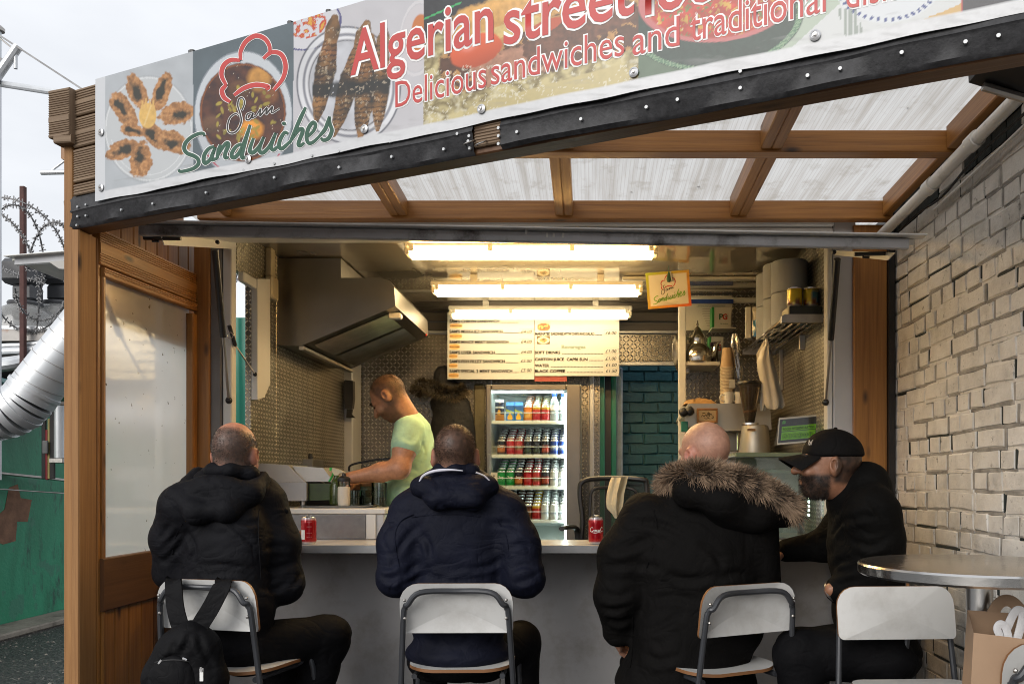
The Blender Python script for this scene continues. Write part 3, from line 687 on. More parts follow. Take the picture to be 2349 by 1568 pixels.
# ================================================================ INSIDE THE KIOSK
# ---- tube lights
WARM = glow('warm_tube', (1, .58, .19), 31.0); COOL = glow('cool_tube', (1, .74, .38), 28.0); WARM3 = glow('warm_tube_low', (1, .76, .42), 10.0)
DIFF = M('ribbed_diffuser', (.8, .74, .6), .25)
def tube_light(label, xa, xb, ya, yb, Y, mat):
    q = P((xa + xb) / 2, (ya + yb) / 2, Y); L = (xb - xa) * Y / F; zt = q.z
    g = thing('tube_light', label, 'light', (q.x, Y, zt), 'tube lights under the kiosk ceiling')
    b = B(); b.box(q.x - L / 2, q.x + L / 2, Y - .045, Y + .045, zt + .0145, zt + .044, .010); b.build('housing', WHITEP, g)
    for k in (-.3, .3):
        b = B(); b.box(q.x + k * L - .02, q.x + k * L + .02, Y - .012, Y + .012, zt + .044, CE - .0005, .003); b.build('ceiling_mount', WHITEP, g)
    b = B(); pr = [(-.042, .014), (-.04, -.012), (-.028, -.034), (.028, -.034), (.04, -.012), (.042, .014)]
    b.prism([(q.x - L / 2 + .03, Y + a, zt + c) for a, c in pr], (L - .06, 0, 0)); b.build('diffuser', mat, g)
    for s in (-1, 1):
        b = B(); xe = q.x + s * (L / 2 - .016); b.box(xe - .0135, xe + .0135, Y - .044, Y + .044, zt - .022, zt + .011, .006); b.build('end_cap', DIFF, g)
    for k in (-.47, -.16, .16, .47):
        b = B(); b.box(q.x + k * L - .012, q.x + k * L + .012, Y - .052, Y - .0455, zt - .008, zt + .028, .002); b.build('clip', WHITEP, g)
tube_light('warm yellow tube light nearest the hatch, longest in view', 930, 1510, 562, 592, 4.17, WARM)
tube_light('whiter tube light in the middle of the kiosk ceiling', 990, 1475, 648, 682, 4.99, COOL)
tube_light('warm tube light directly above the price board', 1030, 1450, 703, 735, 5.72, WARM3)

# ---- extraction hood
hd = thing('extractor_hood', 'stainless extractor hood with sloping filters above the griddle', 'hood', tuple(P(700, 790, 4.6)))
SS = M('satin_stainless', (.36, .34, .31), .34, 1, .10, 3, .04, 40); SS2 = M('hood_steel', (.29, .27, .24), .33, 1, .2, 1.6, .03)
poly = [(600, 592), (782, 592), (782, 637), (872, 637), (893, 643), (904, 658), (907, 702), (690, 793), (600, 788)]
d = Vector((0, .95, 0)); b = B(); pv = [P(x, y, 4.6) for x, y in poly]
for p in pv: p.z = min(p.z, CE - .002)
b.prism(pv, d); b.build('hood_body', SS2, hd)
# ribbed filters set into the slope between p6 and p7
a_, c_ = pv[6], pv[7]; e = (c_ - a_); nrm = e.cross(d).normalized(); nrm = nrm if nrm.z < 0 else -nrm
for k in range(2):
    b = B(); p0 = a_ + e * .12 + d * (.08 + k * .44); eu = e * .78; du = d * .36
    for i in range(14):
        s0 = p0 + du * (i / 14); b.add([s0 + nrm * .004, s0 + eu + nrm * .004, s0 + eu + du * .035 + nrm * .014, s0 + du * .035 + nrm * .014, s0 + eu + du * .068 + nrm * .004, s0 + du * .068 + nrm * .004], [(0, 1, 2, 3), (3, 2, 4, 5)])
    b.build('filter', STEELD, hd, norm=False)
b = B(); b.beam(c_ + nrm * .012, c_ + d + nrm * .012, .03, .02); b.build('drip_rail', STEEL, hd)
b = B(); q = a_ + e * .06 + d * .1 + nrm * .02; b.box(q.x - .035, q.x + .035, q.y - .02, q.y + .03, q.z - .02, q.z + .012, .006); b.build('bulkhead_lamp', WHITEP, hd)
b = B(); q = P(978, 768, 5.5); b.box(q.x - .006, q.x + .006, q.y - .02, q.y, q.z - .008, q.z + .008, .002); b.build('indicator', M('red_lens', (.5, .02, .01), .3), hd)

# ---- price board: two hanging card panels with lettering and dish pictures
MY = 5.9
def mb(cx, cy): return P(1020.8 + .17578 * cx, 711.1 + .17578 * cy, MY - .006)
CARD = M('cream_card', (.52, .52, .505), .4, 0, .03, 3, .02)
mn = thing('price_board', 'cream hanging price board of sandwiches and beverages above the fridge', 'menu board', tuple(P(1223, 868, MY)))
for (x0, x1, y1) in ((1026, 1226, 870), (1226, 1421, 862)):
    b = B(); q0 = P(x0 + .4, 716, MY); q1 = P(x1 - .4, y1, MY); b.box(q0.x, q1.x, MY - .004, MY + .004, q1.z, q0.z, .001); b.build('panel', CARD, mn)
UX, UZ = Vector((1, 0, 0)), Vector((0, 0, 1)); SQ = .17578 * MY / F
INKB = M('brown_ink', (.006, .004, .002), .9, 0, .05, 5, 0, Specular_IOR_Level=0.); INKG = M('grey_green_ink', (.22, .28, .24), .5, 0, .05, 5, 0)
def ml(body, x0, x1, y, hgt, mat=INKB, bold=.036, shear=0): text('lettering', body, mn, mat, mb(x0, y), UX, UZ, (x1 - x0) * SQ, hgt * SQ, bold, 'LEFT', shear)
for body, x1, y, dx in (("SAM'S CHIKEN SANDWICH", 708, 164, 960), ("SAM'S MERGUEZ SANDWICH", 752, 298, 968), ("SAM'S MINCE MEAT SANDWICH", 828, 436, 958), ("SAM'S LIVER SANDWICH", 652, 572, 955), ("SAM'S FISH FILLET SANDWICH", 780, 687, 955), ("SAM'S SPECIAL 2 MEAT SANDWICH", 878, 815, 962)):
    ml(body, 58, x1, y, 41); ml('.' * max(4, int((dx - x1) / 21)), x1 + 14, dx, y, 36)
ml('MARINATED SARDINES,WITH CHIPS AND SALAD', 1178, 1950, 325, 36); ml('.....', 1962, 2052, 325, 36)
ml('Beverages', 1520, 1835, 500, 46, INKG)
for body, x1, y in (('SOFT DRINKS', 1505, 570), ('CARTON JUICE  CAPRI SUN', 1860, 659), ('WATER', 1360, 740), ('BLACK COFFEE', 1568, 813)):
    ml(body, 1172, x1, y, 38); ml('.' * int((2065 - x1) / 19), x1 + 22, 2065, y, 36)
EDGE = M('pale_print', (.55, .48, .33), .5, 0, .05, 5, 0)
for x, y, s in ((990, 300, '£4.00'), (990, 430, '£4.00'), (990, 567, '£4.00'), (985, 682, '£5.00'), (985, 806, '£5.00'), (2092, 318, '£6.00'), (2092, 556, '£1.00'), (2092, 652, '£1.00'), (2096, 735, '£1.00'), (2096, 812, '£1.50')):
    ml(s, x, x + 145, y, 44, INKB, .004, .25)
    b = B(); a, c2 = mb(x - 14, y - 58), mb(x + 168, y + 12)
    for (p, q) in (((a.x, a.z), (c2.x, a.z)), ((c2.x, a.z), (c2.x, c2.z)), ((c2.x, c2.z), (a.x, c2.z)), ((a.x, c2.z), (a.x, a.z))): b.beam((p[0], MY - .0055, p[1]), (q[0], MY - .0055, q[1]), .0012, .0012, (0, 1, 0), 0)
    o = b.build('price_box', EDGE, mn, smooth=0); o['kind'] = 'stuff'
def grid_print(name, par, o, ux, uy, w, h, nx, ny, fn, mat=PRINT, lift=None):
    """flat print: nx x ny cells coloured by fn(u, v) with u, v in 0..1 (v up)"""
    u, v = np.meshgrid(np.linspace(0, 1, nx + 1), np.linspace(0, 1, ny + 1)); u = u.ravel(); v = v.ravel()
    b = B(); O = np.array(o); pos = O[None] + (u * w)[:, None] * np.array(ux)[None] + (v * h)[:, None] * np.array(uy)[None]
    if lift is not None: pos = pos + lift(u, v)
    b.v = [tuple(p) for p in pos]; b.f = [(j * (nx + 1) + i, j * (nx + 1) + i + 1, (j + 1) * (nx + 1) + i + 1, (j + 1) * (nx + 1) + i) for j in range(ny) for i in range(nx)]; b.mi = [0] * len(b.f)
    return b.build(name, mat, par, smooth=40, norm=False, col=fn(u, v))
def lerp(a, b, t): return a + (b - a) * t
def dish(kind, seed):
    def fn(u, v):
        p = np.stack([u * 6, v * 4, u * 0 + seed], 1); n = fbm(p * 1.5, seed); c = np.zeros((len(u), 3))
        if kind == 'plate':
            c[:] = (.10, .055, .02); d = np.hypot((u - .5) / .46, (v - .48) / .44); c[d < 1] = (.78, .66, .42); m = d < .62; c[m] = np.where((n[m] > 0)[:, None], (.42, .26, .09), (.14, .09, .03))
        elif kind == 'soup':
            c[:] = (.75, .62, .42); d = np.hypot((u - .48) / .52, (v - .4) / .48); c[d < 1] = (.50, .09, .02); m = (d < .8) & (n > .1); c[m] = (.62, .30, .06); m = (d < .35) & (n < .1); c[m] = (.06, .07, .02)
        else:
            c[:] = (.72, .60, .38); y = .30 + .12 * np.sin(u * 3.1 + seed); d = np.hypot((u - .5) / .5, (v - .5) / .42)
            top = (d < 1) & (v > .55 + .1 * n); mid = (d < 1) & (v <= .55 + .1 * n) & (v > .35); bot = (d < 1) & (v <= .35)
            c[top] = (.62, .34, .09); c[mid] = np.where((n[mid] > 0)[:, None], (.13, .05, .02), (.35, .20, .05)); c[bot] = (.66, .40, .13)
        return np.clip(c * (1 + .25 * n[:, None]), 0, 1)
    return fn
for k, (x0, x1, y0, y1, kind) in enumerate(((60, 230, 172, 238, 's'), (58, 225, 302, 377, 's'), (55, 195, 437, 517, 's'), (50, 165, 572, 631, 's'), (50, 165, 692, 755, 's'), (45, 180, 817, 885, 's'), (1207, 1375, 156, 267, 'soup'), (1200, 1368, 336, 443, 'plate'))):
    a = mb(x0, y1); a.y = MY - .0062; grid_print('dish_picture', mn, a, UX, UZ, (x1 - x0) * SQ, (y1 - y0) * SQ, 18, 12, dish(kind, k + 2))
b = B(); q = P(1226, 868, MY); b.box(PX(1226, MY), PX(1300, MY), MY + .012, MY + .016, PZ(874, MY), PZ(862, MY)); b.build('rear_poster', M('red_poster', (.35, .03, .02), .4), mn)
b = B(); b.tube([P(1041, 702, 5.68), P(1041, 722, 5.70), P(1044, 733, 5.89)], .002, 5); b.build('cable', RUBBER, mn)

# ---- hanging card with the shop's hat
hs = thing('hanging_card', 'orange and green edged card hanging from the kiosk ceiling by a clip', 'sign', tuple(P(1532, 709, 4.8)))
ang = R(4.5); ux = Vector((math.cos(ang), 0, math.sin(ang))); uz = Vector((-math.sin(ang), 0, math.cos(ang))); o0 = P(1487, 709, 4.8); wS = 100 * 4.8 / F; hS = 83 * 4.8 / F
def cardfn(u, v):
    c = np.empty((len(u), 3)); c[:] = (.78, .74, .62); e = (u < .055) | (u > .945) | (v < .07) | (v > .93)
    k = np.clip((u + 1 - v) / 2, 0, 1)[:, None]; c[e] = (np.array((.42, .56, .05)) * (1 - k) + np.array((.80, .13, .03)) * k)[e]; return c
grid_print('card', hs, o0, ux, uz, wS, hS, 40, 34, cardfn, PRINTG)
def ribbon(pts, wid, sm=5, taper=.35):
    """flat brush stroke in 2D -> list of (left, right) points"""
    s = smooth_path([Vector((x, y, 0)) for x, y in pts], sm); n = len(s); out = []
    for i, p in enumerate(s):
        d = (s[min(i + 1, n - 1)] - s[max(i - 1, 0)]); d = d.normalized() if d.length else Vector((1, 0, 0)); t_ = i / (n - 1)
        w_ = wid * (taper + (1 - taper) * math.sin(math.pi * min(1, max(0, .08 + t_ * .84))) ** .6); nn = Vector((-d.y, d.x, 0)) * w_ / 2
        out.append((p + nn, p - nn))
    return out
def strokes(name, par, mat, lst, fn, wid, sm=5, taper=.35):
    b = B()
    for pts in lst:
        r = ribbon(pts, wid if not callable(wid) else wid(pts), sm, taper); o_ = len(b.v)
        for l, q in r: b.v += [tuple(fn(l.x, l.y)), tuple(fn(q.x, q.y))]
        for i in range(len(r) - 1): b.f.append((o_ + 2 * i, o_ + 2 * i + 1, o_ + 2 * i + 3, o_ + 2 * i + 2)); b.mi.append(0)
    return b.build(name, mat, par, smooth=0, norm=False)
HAT = [[(1540, 397), (1542, 340), (1575, 280), (1635, 245), (1690, 262), (1720, 305), (1725, 352)], [(1538, 398), (1480, 396), (1435, 430), (1422, 490), (1450, 552)], [(1450, 552), (1425, 585), (1438, 628), (1476, 656)], [(1682, 387), (1735, 348), (1795, 362), (1822, 430), (1805, 510), (1748, 582)], [(1500, 615), (1560, 572), (1635, 550), (1712, 562), (1700, 580)]]
SAMS = [[(1548.8, 710.4), (1565.0, 661.9), (1552.7, 631.8), (1529.6, 638.8), (1523.4, 681.1), (1537.3, 727.4), (1545.0, 773.6), (1529.6, 819.8), (1498.7, 849.1), (1467.9, 842.9), (1460.2, 804.4), (1475.6, 754.3), (1510.3, 728.9), (1529.6, 742.8)], [(1610.5, 721.2), (1582.0, 733.5), (1575.8, 764.3), (1597.4, 762.8), (1618.9, 724.3), (1611.2, 755.1), (1637.4, 742.8)], [(1637.4, 742.8), (1665.9, 700.4), (1660.5, 742.8), (1704.5, 692.7), (1699.1, 732.0), (1739.1, 685.0), (1733.7, 724.3), (1783.8, 696.5)]]
SAND = [[(1317.7, 867.6), (1310.7, 853.7), (1283.0, 855.3), (1236.8, 877.6), (1202.1, 912.3), (1194.4, 950.8), (1213.7, 977.8), (1252.2, 993.2), (1279.1, 1012.5), (1283.0, 1043.3), (1256.0, 1070.2), (1209.8, 1085.6), (1169.0, 1091.0), (1161.3, 1078.7)], [(1379.3, 933.9), (1348.5, 947.0), (1321.5, 981.6), (1315.4, 1020.2), (1327.7, 1039.4), (1360.1, 1008.6), (1387.0, 939.3)], [(1387.0, 939.3), (1367.8, 989.3), (1366.2, 1016.3), (1394.7, 1010.9)], [(1417.8, 923.8), (1407.8, 958.5), (1397.0, 1012.5)], [(1403.2, 989.3), (1437.1, 931.5), (1460.2, 912.3), (1466.4, 929.2), (1448.7, 973.9), (1447.9, 1004.7), (1469.5, 1001.7)], [(1548.8, 916.1), (1514.2, 935.4), (1489.5, 973.9), (1491.0, 1000.9), (1514.2, 997.0), (1548.8, 943.1), (1600.4, 800.6)], [(1600.4, 798.3), (1571.9, 896.9), (1554.2, 966.2), (1552.7, 1004.7), (1574.2, 998.6)], [(1622.0, 881.5), (1602.8, 935.4), (1600.4, 966.2), (1622.0, 970.1), (1660.5, 927.7), (1685.2, 873.8)], [(1685.2, 873.8), (1660.5, 935.4), (1662.1, 966.2), (1683.7, 970.1), (1722.2, 927.7), (1759.2, 849.1)], [(1759.2, 849.1), (1737.6, 904.6), (1729.9, 939.3), (1745.3, 954.7), (1770.0, 933.9)], [(1805.4, 798.3), (1810.8, 790.5), (1813.9, 798.3)], [(1836.2, 853.7), (1814.6, 846.8), (1787.7, 889.2), (1780.0, 931.5), (1795.4, 947.0), (1826.2, 923.8), (1849.3, 900.7)], [(1947.2, 690.4), (1907.1, 773.6), (1845.5, 913.8)], [(1857.0, 893.0), (1899.4, 835.2), (1922.5, 823.7), (1927.1, 844.5), (1900.9, 912.3), (1910.2, 929.2), (1937.9, 910.7)], [(1959.5, 872.2), (1995.7, 836.8), (2008.8, 800.6), (1991.9, 785.2), (1964.9, 819.8), (1951.8, 873.8), (1964.9, 912.3), (1995.7, 904.6), (2031.9, 870.7)], [(2031.9, 870.7), (2070.5, 823.7), (2096.6, 748.9)], [(2096.6, 748.9), (2099.7, 792.9), (2111.3, 835.2), (2092.0, 881.5), (2059.7, 895.3), (2042.7, 881.5)]]
RED = M('red_print', (.50, .045, .04), .4, 0, .05, 5, 0); DGREEN = M('dark_green_print', (.02, .085, .05), .4, 0, .05, 5, 0); LGREEN = M('light_green_print', (.20, .42, .05), .4, 0, .05, 5, 0)
def hsf(sc_, cx_, cy_, du, dv_): return lambda x, y: o0 + ux * (wS * (du + (x - cx_) * sc_)) + uz * (hS * (dv_ - (y - cy_) * sc_ * 1.2)) + Vector((0, -.0015, 0))
strokes('hat_emblem', hs, RED, HAT, hsf(.00082, 1620, 450, .5, .70), 26)
strokes('lettering', hs, INK, SAMS, hsf(.00095, 1620, 740, .48, .50), 13)
strokes('lettering', hs, LGREEN, SAND, hsf(.00078, 1640, 900, .5, .30), 30)
b = B(); b.beam(P(1489, 700, 4.79), P(1583, 693, 4.79), .001, .002); b = B()
for k, (y_, a_, c2) in enumerate(((.13, .3, .7), (.09, .35, .66))):
    p = o0 + ux * wS * a_ + uz * hS * y_ - Vector((0, .0015, 0)); q = o0 + ux * wS * c2 + uz * hS * y_ - Vector((0, .0015, 0)); b.beam(p, q, .0016, .0016, (0, 1, 0), 0)
o = b.build('small_print', EDGE, hs, smooth=0); o['kind'] = 'stuff'
b = B(); q = P(1534, 636, 4.79); b.tube([q + Vector((0, 0, .09)), q + Vector((0, 0, .02))], .0015, 5); b.lathe([(.004, .03), (.010, .01), (.013, -.012), (.008, -.026)], 10, q); b.build('clip', DGREEN, hs)
b = B(); q = P(1538, 634, 4.785); b.beam(q + Vector((0, 0, .028)), q + Vector((.008, 0, -.025)), .012, .006); b.build('peg', CARD, hs)

# ---- drinks fridge
FRY = 5.3; fx0, fx1, fz1 = PX(1114, FRY), PX(1332, FRY), PZ(881, FRY)
fg = thing('drinks_fridge', 'glass door drinks fridge with aluminium frame behind the serving shelf', 'fridge', ((fx0 + fx1) / 2, FRY, .2))
LINER = M('fridge_liner', (.62, .68, .66), .5, 0, .05, 3, .02)
for (a, c2, y0, y1, z0, z1) in ((fx0, fx0 + .03, FRY + .03, FRY + .52, .2, fz1), (fx1 - .03, fx1, FRY + .03, FRY + .52, .2, fz1), (fx0 + .03, fx1 - .03, FRY + .49, FRY + .52, .2, fz1), (fx0 + .03, fx1 - .03, FRY + .03, FRY + .49, fz1 - .03, fz1), (fx0 + .03, fx1 - .03, FRY + .03, FRY + .49, .2, .3)):
    b = B(); b.box(a, c2, y0, y1, z0, z1, .002); b.build('cabinet_panel', LINER, fg)
FRAME = M('fridge_frame', (.22, .205, .185), .42, 1, .1, 4, .05)
gx0, gx1 = PX(1127, FRY), PX(1299, FRY)
for (a, c2, z0, z1) in ((fx0, gx0, .25, fz1), (gx1, fx1, .25, fz1), (gx0, gx1, fz1 - .038, fz1)):
    b = B(); b.box(a + .0005, c2 - .0005, FRY, FRY + .028, z0, z1 - .001, .006); b.build('door_frame', FRAME, fg)
b = B(); b.box(fx0 + .008, gx0 - .006, FRY - .012, FRY - .001, 1.1, PZ(1040, FRY), .005); b.build('handle', FRAME, fg)
b = B(); b.box(gx0, gx1, FRY + .012, FRY + .016, .25, fz1 - .038); b.build('glass_door', glass('fridge_glass', (.95, .98, .97), .02, .0, .3), fg)
FL = glow('fridge_lamp', (.88, 1, .95), 22.0)
b = B(); b.box(gx1 - .012, gx1 - .002, FRY + .035, FRY + .05, .35, fz1 - .05); b.build('lamp_strip', FL, fg)
b = B(); b.box(gx0 + .0, gx1 - .02, FRY + .04, FRY + .055, fz1 - .05, fz1 - .04); b.build('lamp_strip', FL, fg)
SHY = [PZ(y, FRY + .05) for y in (966, 1044, 1116, 1193, 1262)]
WIRE = M('white_wire', (.75, .78, .76), .35, 0, .04, 5, 0); CLEAR = glass('clear_shelf_lip', (.9, .95, .93), .1, .5)
for z in SHY:
    b = B(); b.prism([(fx0 + .031, FRY + .06, z - .012), (fx0 + .031, FRY + .06, z - .003), (fx0 + .031, FRY + .485, z + .132), (fx0 + .031, FRY + .485, z + .123)], (gx1 - .002 - fx0 - .031, 0, 0)); k = b.build('shelf', WIRE, fg)
    b = B(); b.box(fx0 + .031, gx1 - .002, FRY + .052, FRY + .058, z - .016, z + .004, .001); b.build('shelf_lip', WIRE, k)
    b = B(); b.tube([(fx0 + .032, FRY + .055, z + .055), (gx1 - .003, FRY + .055, z + .055)], .0022, 6); b.build('guard_wire', WIRE, k)
b = B(); a, c2 = P(1126, 1083, FRY - .004), P(1141, 1125, FRY - .004); b.box(a.x, c2.x, FRY - .006, FRY - .003, c2.z, a.z, .001); k = b.build('pull_sticker', CARD, fg)
for i, ch in enumerate('PULL'): text('lettering', ch, k, INK, P(1133.5, 1095 + i * 9.5, FRY - .008), UX, UZ, None, .017, .01, 'CENTER')
# drinks in the fridge: every can, carton, pouch and bottle a thing of its own
ALTOP = M('can_lid', (.72, .73, .74), .22, 1, .05, 5, 0)
CANP = attr_mat('can_print', .2, .25, 0, .3)
CANR, CANH = .0278, .102
def can_mesh(name, pal, r=CANR, h=CANH):
    """pal(theta, z01) -> rgb; lid and rims in bare aluminium"""
    b = B(); prof = [(r * .80, 0), (r * .86, .004), (r, .014), (r, .03), (r, .05), (r, .07), (r, .09), (r, h - .016), (r * .84, h - .004), (r * .86, h - .001), (r * .84, h), (r * .78, h - .004)]
    b.lathe(prof, 20); n = 20; cols = []
    for k, (rr, z) in enumerate(prof):
        for i in range(n): cols.append(pal(2 * math.pi * i / n, z / h) if 1 < k < 8 else (.72, .73, .74))
    o = b.build(name, [CANP, ALTOP], None, smooth=40, col=np.array(cols, np.float32))
    me = o.data; bpy.data.objects.remove(o); me.polygons.foreach_set('material_index', [0 if (20 <= i < 160) else 1 for i in range(len(me.polygons))]); 
    A = np.empty(len(me.vertices) * 3, np.float32); me.vertices.foreach_get('co', A); A = A.reshape(-1, 3); A[:, 2] -= A[:, 2].min(); me.vertices.foreach_set('co', A.ravel()); return me
def pal2(c1, c2=None, lo=.3, hi=.6, c3=None):
    def f(a, z):
        front = math.cos(a + math.pi / 2)       # the side turned to the door
        if c2 and front > .35 and lo < z < hi: return c2
        if c3 and z > .74: return c3
        return c1
    return f
BK, RD, OR, GR, BL, WT, YE = (.02, .016, .015), (.45, .015, .02), (.75, .20, .02), (.01, .32, .05), (.02, .05, .26), (.70, .72, .72), (.70, .52, .04)
CM = {'orange': can_mesh('drink_can', pal2(OR, (.8, .42, .08), .2, .6)), 'redyellow': can_mesh('drink_can', pal2(RD, (.55, .06, .04), .3, .55, YE)), 'blackorange': can_mesh('drink_can', pal2(BK, (.62, .20, .04), .2, .55)),
      'red': can_mesh('drink_can', pal2(RD, (.55, .10, .08), .3, .5)), 'redgreen': can_mesh('drink_can', pal2((.50, .04, .04), (.25, .22, .08), .35, .6)), 'black': can_mesh('drink_can', pal2(BK, (.05, .07, .03), .2, .35)),
      'blackred': can_mesh('drink_can', pal2(BK, (.35, .05, .02), .25, .5)), 'blue': can_mesh('drink_can', pal2(BL, (.35, .40, .55), .35, .6)), 'green': can_mesh('drink_can', pal2(GR, (.10, .45, .12), .3, .6)),
      'white': can_mesh('drink_can', pal2(WT, (.35, .38, .45), .35, .55)), 'brown': can_mesh('drink_can', pal2((.10, .03, .015), (.22, .10, .03), .3, .5))}
DESC = {'orange': 'orange fruit drink can', 'redyellow': 'red can with a yellow top band', 'blackorange': 'black can with an orange fruit picture', 'red': 'plain red drink can', 'redgreen': 'red can with a fruit slice', 'black': 'black can with a small green mark', 'blackred': 'black can with a dark red band', 'blue': 'blue cola can', 'green': 'bright green lemonade can', 'white': 'white drink can with grey lettering', 'brown': 'dark brown root drink can'}
WORD = {'blackorange': 'Tango', 'blue': 'pepsi', 'green': '7up'}
COLX = [1150, 1171, 1190.5, 1211, 1231, 1251, 1271.5, 1292]
ORD = ['first', 'second', 'third', 'fourth', 'fifth', 'sixth', 'seventh', 'eighth']; SN = ['top', 'second', 'third', 'fourth']
ROWS = [[None, None, None, 'orange', 'redyellow', 'redyellow', None, None], ['blackorange', 'red', 'redgreen', 'black', 'black', 'blackred', 'blue', 'blue'], ['green', 'green', 'blackorange', 'red', 'redgreen', 'blackred', 'white', 'white'], ['white', 'black', 'brown', 'brown', 'redyellow', 'white', 'white', 'white']]
for r, row in enumerate(ROWS):
    for ci, kd in enumerate(row):
        if kd is None: continue
        for dpt in range(6):
            o = bpy.data.objects.new('drink_can', CM[kd]); COL.objects.link(o); yy = FRY + .086 + dpt * .0575
            o.location = (PX(COLX[ci], FRY + .086) + random.uniform(-.0015, .0015), yy, SHY[r] + dpt * .0185); o.rotation_euler.z = random.uniform(-.25, .25) if dpt == 0 else random.uniform(0, 6)
            if dpt == 0: tag(o, f'{DESC[kd]} in front, {SN[r]} fridge shelf, {ORD[ci]} column', 'drink can', 'cans in the fridge')
            else: tag(o, f'{DESC[kd]} queued behind the front, {SN[r]} shelf, {ORD[ci]} column', 'drink can', f'cans queued on the {SN[r]} shelf, {ORD[ci]} column')
            if dpt == 0 and kd in WORD:
                c_ = o.location; o.rotation_euler.z = 0
                text('lettering', WORD[kd], o, WHITE if kd != 'white' else INK, (c_.x, c_.y - CANR, c_.z + .052), UX, UZ, .034, .016, .01, 'CENTER', 0, (tuple(c_), CANR, .0006))
# cartons, pouches and a water bottle on the top shelf
def carton(x, label):
    g = thing('juice_carton', label, 'carton', (PX(x, FRY + .09), FRY + .09, SHY[0]), 'cartons on the top fridge shelf')
    c_ = Vector(g.location)
    def fn(u, v):
        c = np.empty((len(u), 3)); c[:] = (.05, .20, .52); c[v > .72] = (.03, .12, .36); m = (np.abs(v - .62 + (u - .5) * .2) < .07); c[m] = (.30, .38, .05)
        for cx_, cy_ in ((.34, .26), (.62, .24), (.48, .38)): c[np.hypot((u - cx_) * .9, (v - cy_)) < .15] = (.85, .48, .03)
        return c
    b = B(); b.box(c_.x - .026, c_.x + .026, c_.y - .025, c_.y + .03, c_.z, c_.z + .10, .002); b.prism([(c_.x - .026, c_.y - .025, c_.z + .1), (c_.x - .026, c_.y + .03, c_.z + .1), (c_.x - .026, c_.y + .004, c_.z + .125)], (.052, 0, 0)); b.build('box', M('carton_blue', (.04, .16, .44), .4), g)
    grid_print('front_print', g, (c_.x - .0255, c_.y - .0262, c_.z), UX, UZ, .051, .10, 14, 22, fn)
carton(1171, 'blue juice carton with yellow mangoes, left of two, top fridge shelf'); carton(1190.5, 'blue juice carton with yellow mangoes, right of two, top fridge shelf')
g = thing('juice_pouch', 'dark foil juice pouch with orange slices, top left of the fridge', 'pouch', (PX(1147, FRY + .09), FRY + .09, SHY[0])); c_ = Vector(g.location)
def fn(u, v):
    c = np.empty((len(u), 3)); c[:] = (.02, .025, .06); c[(v < .34) & (v > .06)] = (.45, .20, .04); c[np.hypot((u - .45) * .7, v - .40) < .13] = (.8, .42, .05); c[(v > .60) & (v < .66)] = (.65, .67, .7); c[v > .88] = (.5, .5, .52); return c
grid_print('pouch_front', g, (c_.x - .028, c_.y - .02, c_.z), UX, UZ, .056, .14, 14, 26, fn, PRINTG, lambda u, v: np.stack([0 * u, -.018 * np.sin(np.pi * u) * np.sin(np.pi * np.clip(1 - v, 0, 1) ** .6), 0 * u], 1))
b = B(); b.prism([(c_.x - .0275, c_.y - .0195, c_.z), (c_.x + .0275, c_.y - .0195, c_.z), (c_.x + .0275, c_.y - .0185, c_.z + .139), (c_.x - .0275, c_.y - .0185, c_.z + .139)], (0, .02, 0)); b.build('pouch_back', M('foil_navy', (.03, .035, .07), .3, .6), g)
for xx, lb in ((1272, 'clear water bottle with blue cap on the top fridge shelf'), (1293, 'clear water bottle at the right edge of the top fridge shelf')):
    g = thing('water_bottle', lb, 'bottle', (PX(xx, FRY + .09), FRY + .09, SHY[0])); c_ = Vector(g.location)
    b = B(); b.lathe([(.022, 0), (.029, .006), (.029, .03), (.027, .05), (.029, .07), (.029, .105), (.026, .13), (.014, .155), (.0125, .165)], 18, c_); b.build('bottle_body', M('water_clear', (.70, .82, .88), .12, 0, .1, 20, .2, 30, .004, Transmission_Weight=.55), g)
    b = B(); b.lathe([(.015, .16), (.016, .163), (.016, .182), (.012, .184)], 14, c_); b.build('cap', M('blue_cap', (.02, .06, .32), .35), g)
    b = B(); b.lathe([(.0295, .072), (.0297, .074), (.0297, .103), (.0295, .105)], 18, c_, cap=False); b.build('label_band', WHITE, g)

# ---- alcove: little shelf with teapot, tea boxes, jar, certificate
sf = thing('corner_shelf', 'white corner shelf holding the silver teapot', 'shelf', tuple(P(1610, 836, 5.3)))
b = B(); b.box(PX(1568, 5.2), PX(1652, 5.2), 5.19, 5.497, PZ(838, 5.2), PZ(829, 5.2), .004); b.build('board', ALUW, sf)
b = B(); b.box(.6005, .63, 5.3, 5.49, PZ(850, 5.2), PZ(838.5, 5.2), .003); b.build('bracket', ALU, sf)
SZ = PZ(829, 5.2)
POT = M('teapot_silver', (.62, .58, .50), .16, 1, .08, 6, .05)
q = Vector((PX(1600, 5.25), 5.25, SZ)); tp_ = thing('teapot', 'silver Moroccan style teapot with black handle on the corner shelf', 'teapot', tuple(q))
k = 1 / 371
b = B(); b.lathe([(28 * k, 0), (31 * k, 2 * k), (33 * k, 12 * k), (31 * k, 24 * k), (24 * k, 36 * k), (18 * k, 42 * k), (17.5 * k, 54 * k), (18.5 * k, 56 * k)], 28, q); b.build('body', POT, tp_)
b = B(); b.lathe([(18.5 * k, 56 * k), (17 * k, 60 * k), (11 * k, 70 * k), (7 * k, 78 * k), (3 * k, 82 * k), (2 * k, 84 * k), (3.4 * k, 87 * k), (1.5 * k, 91 * k), (.8 * k, 97 * k)], 24, q); b.build('lid', POT, tp_)
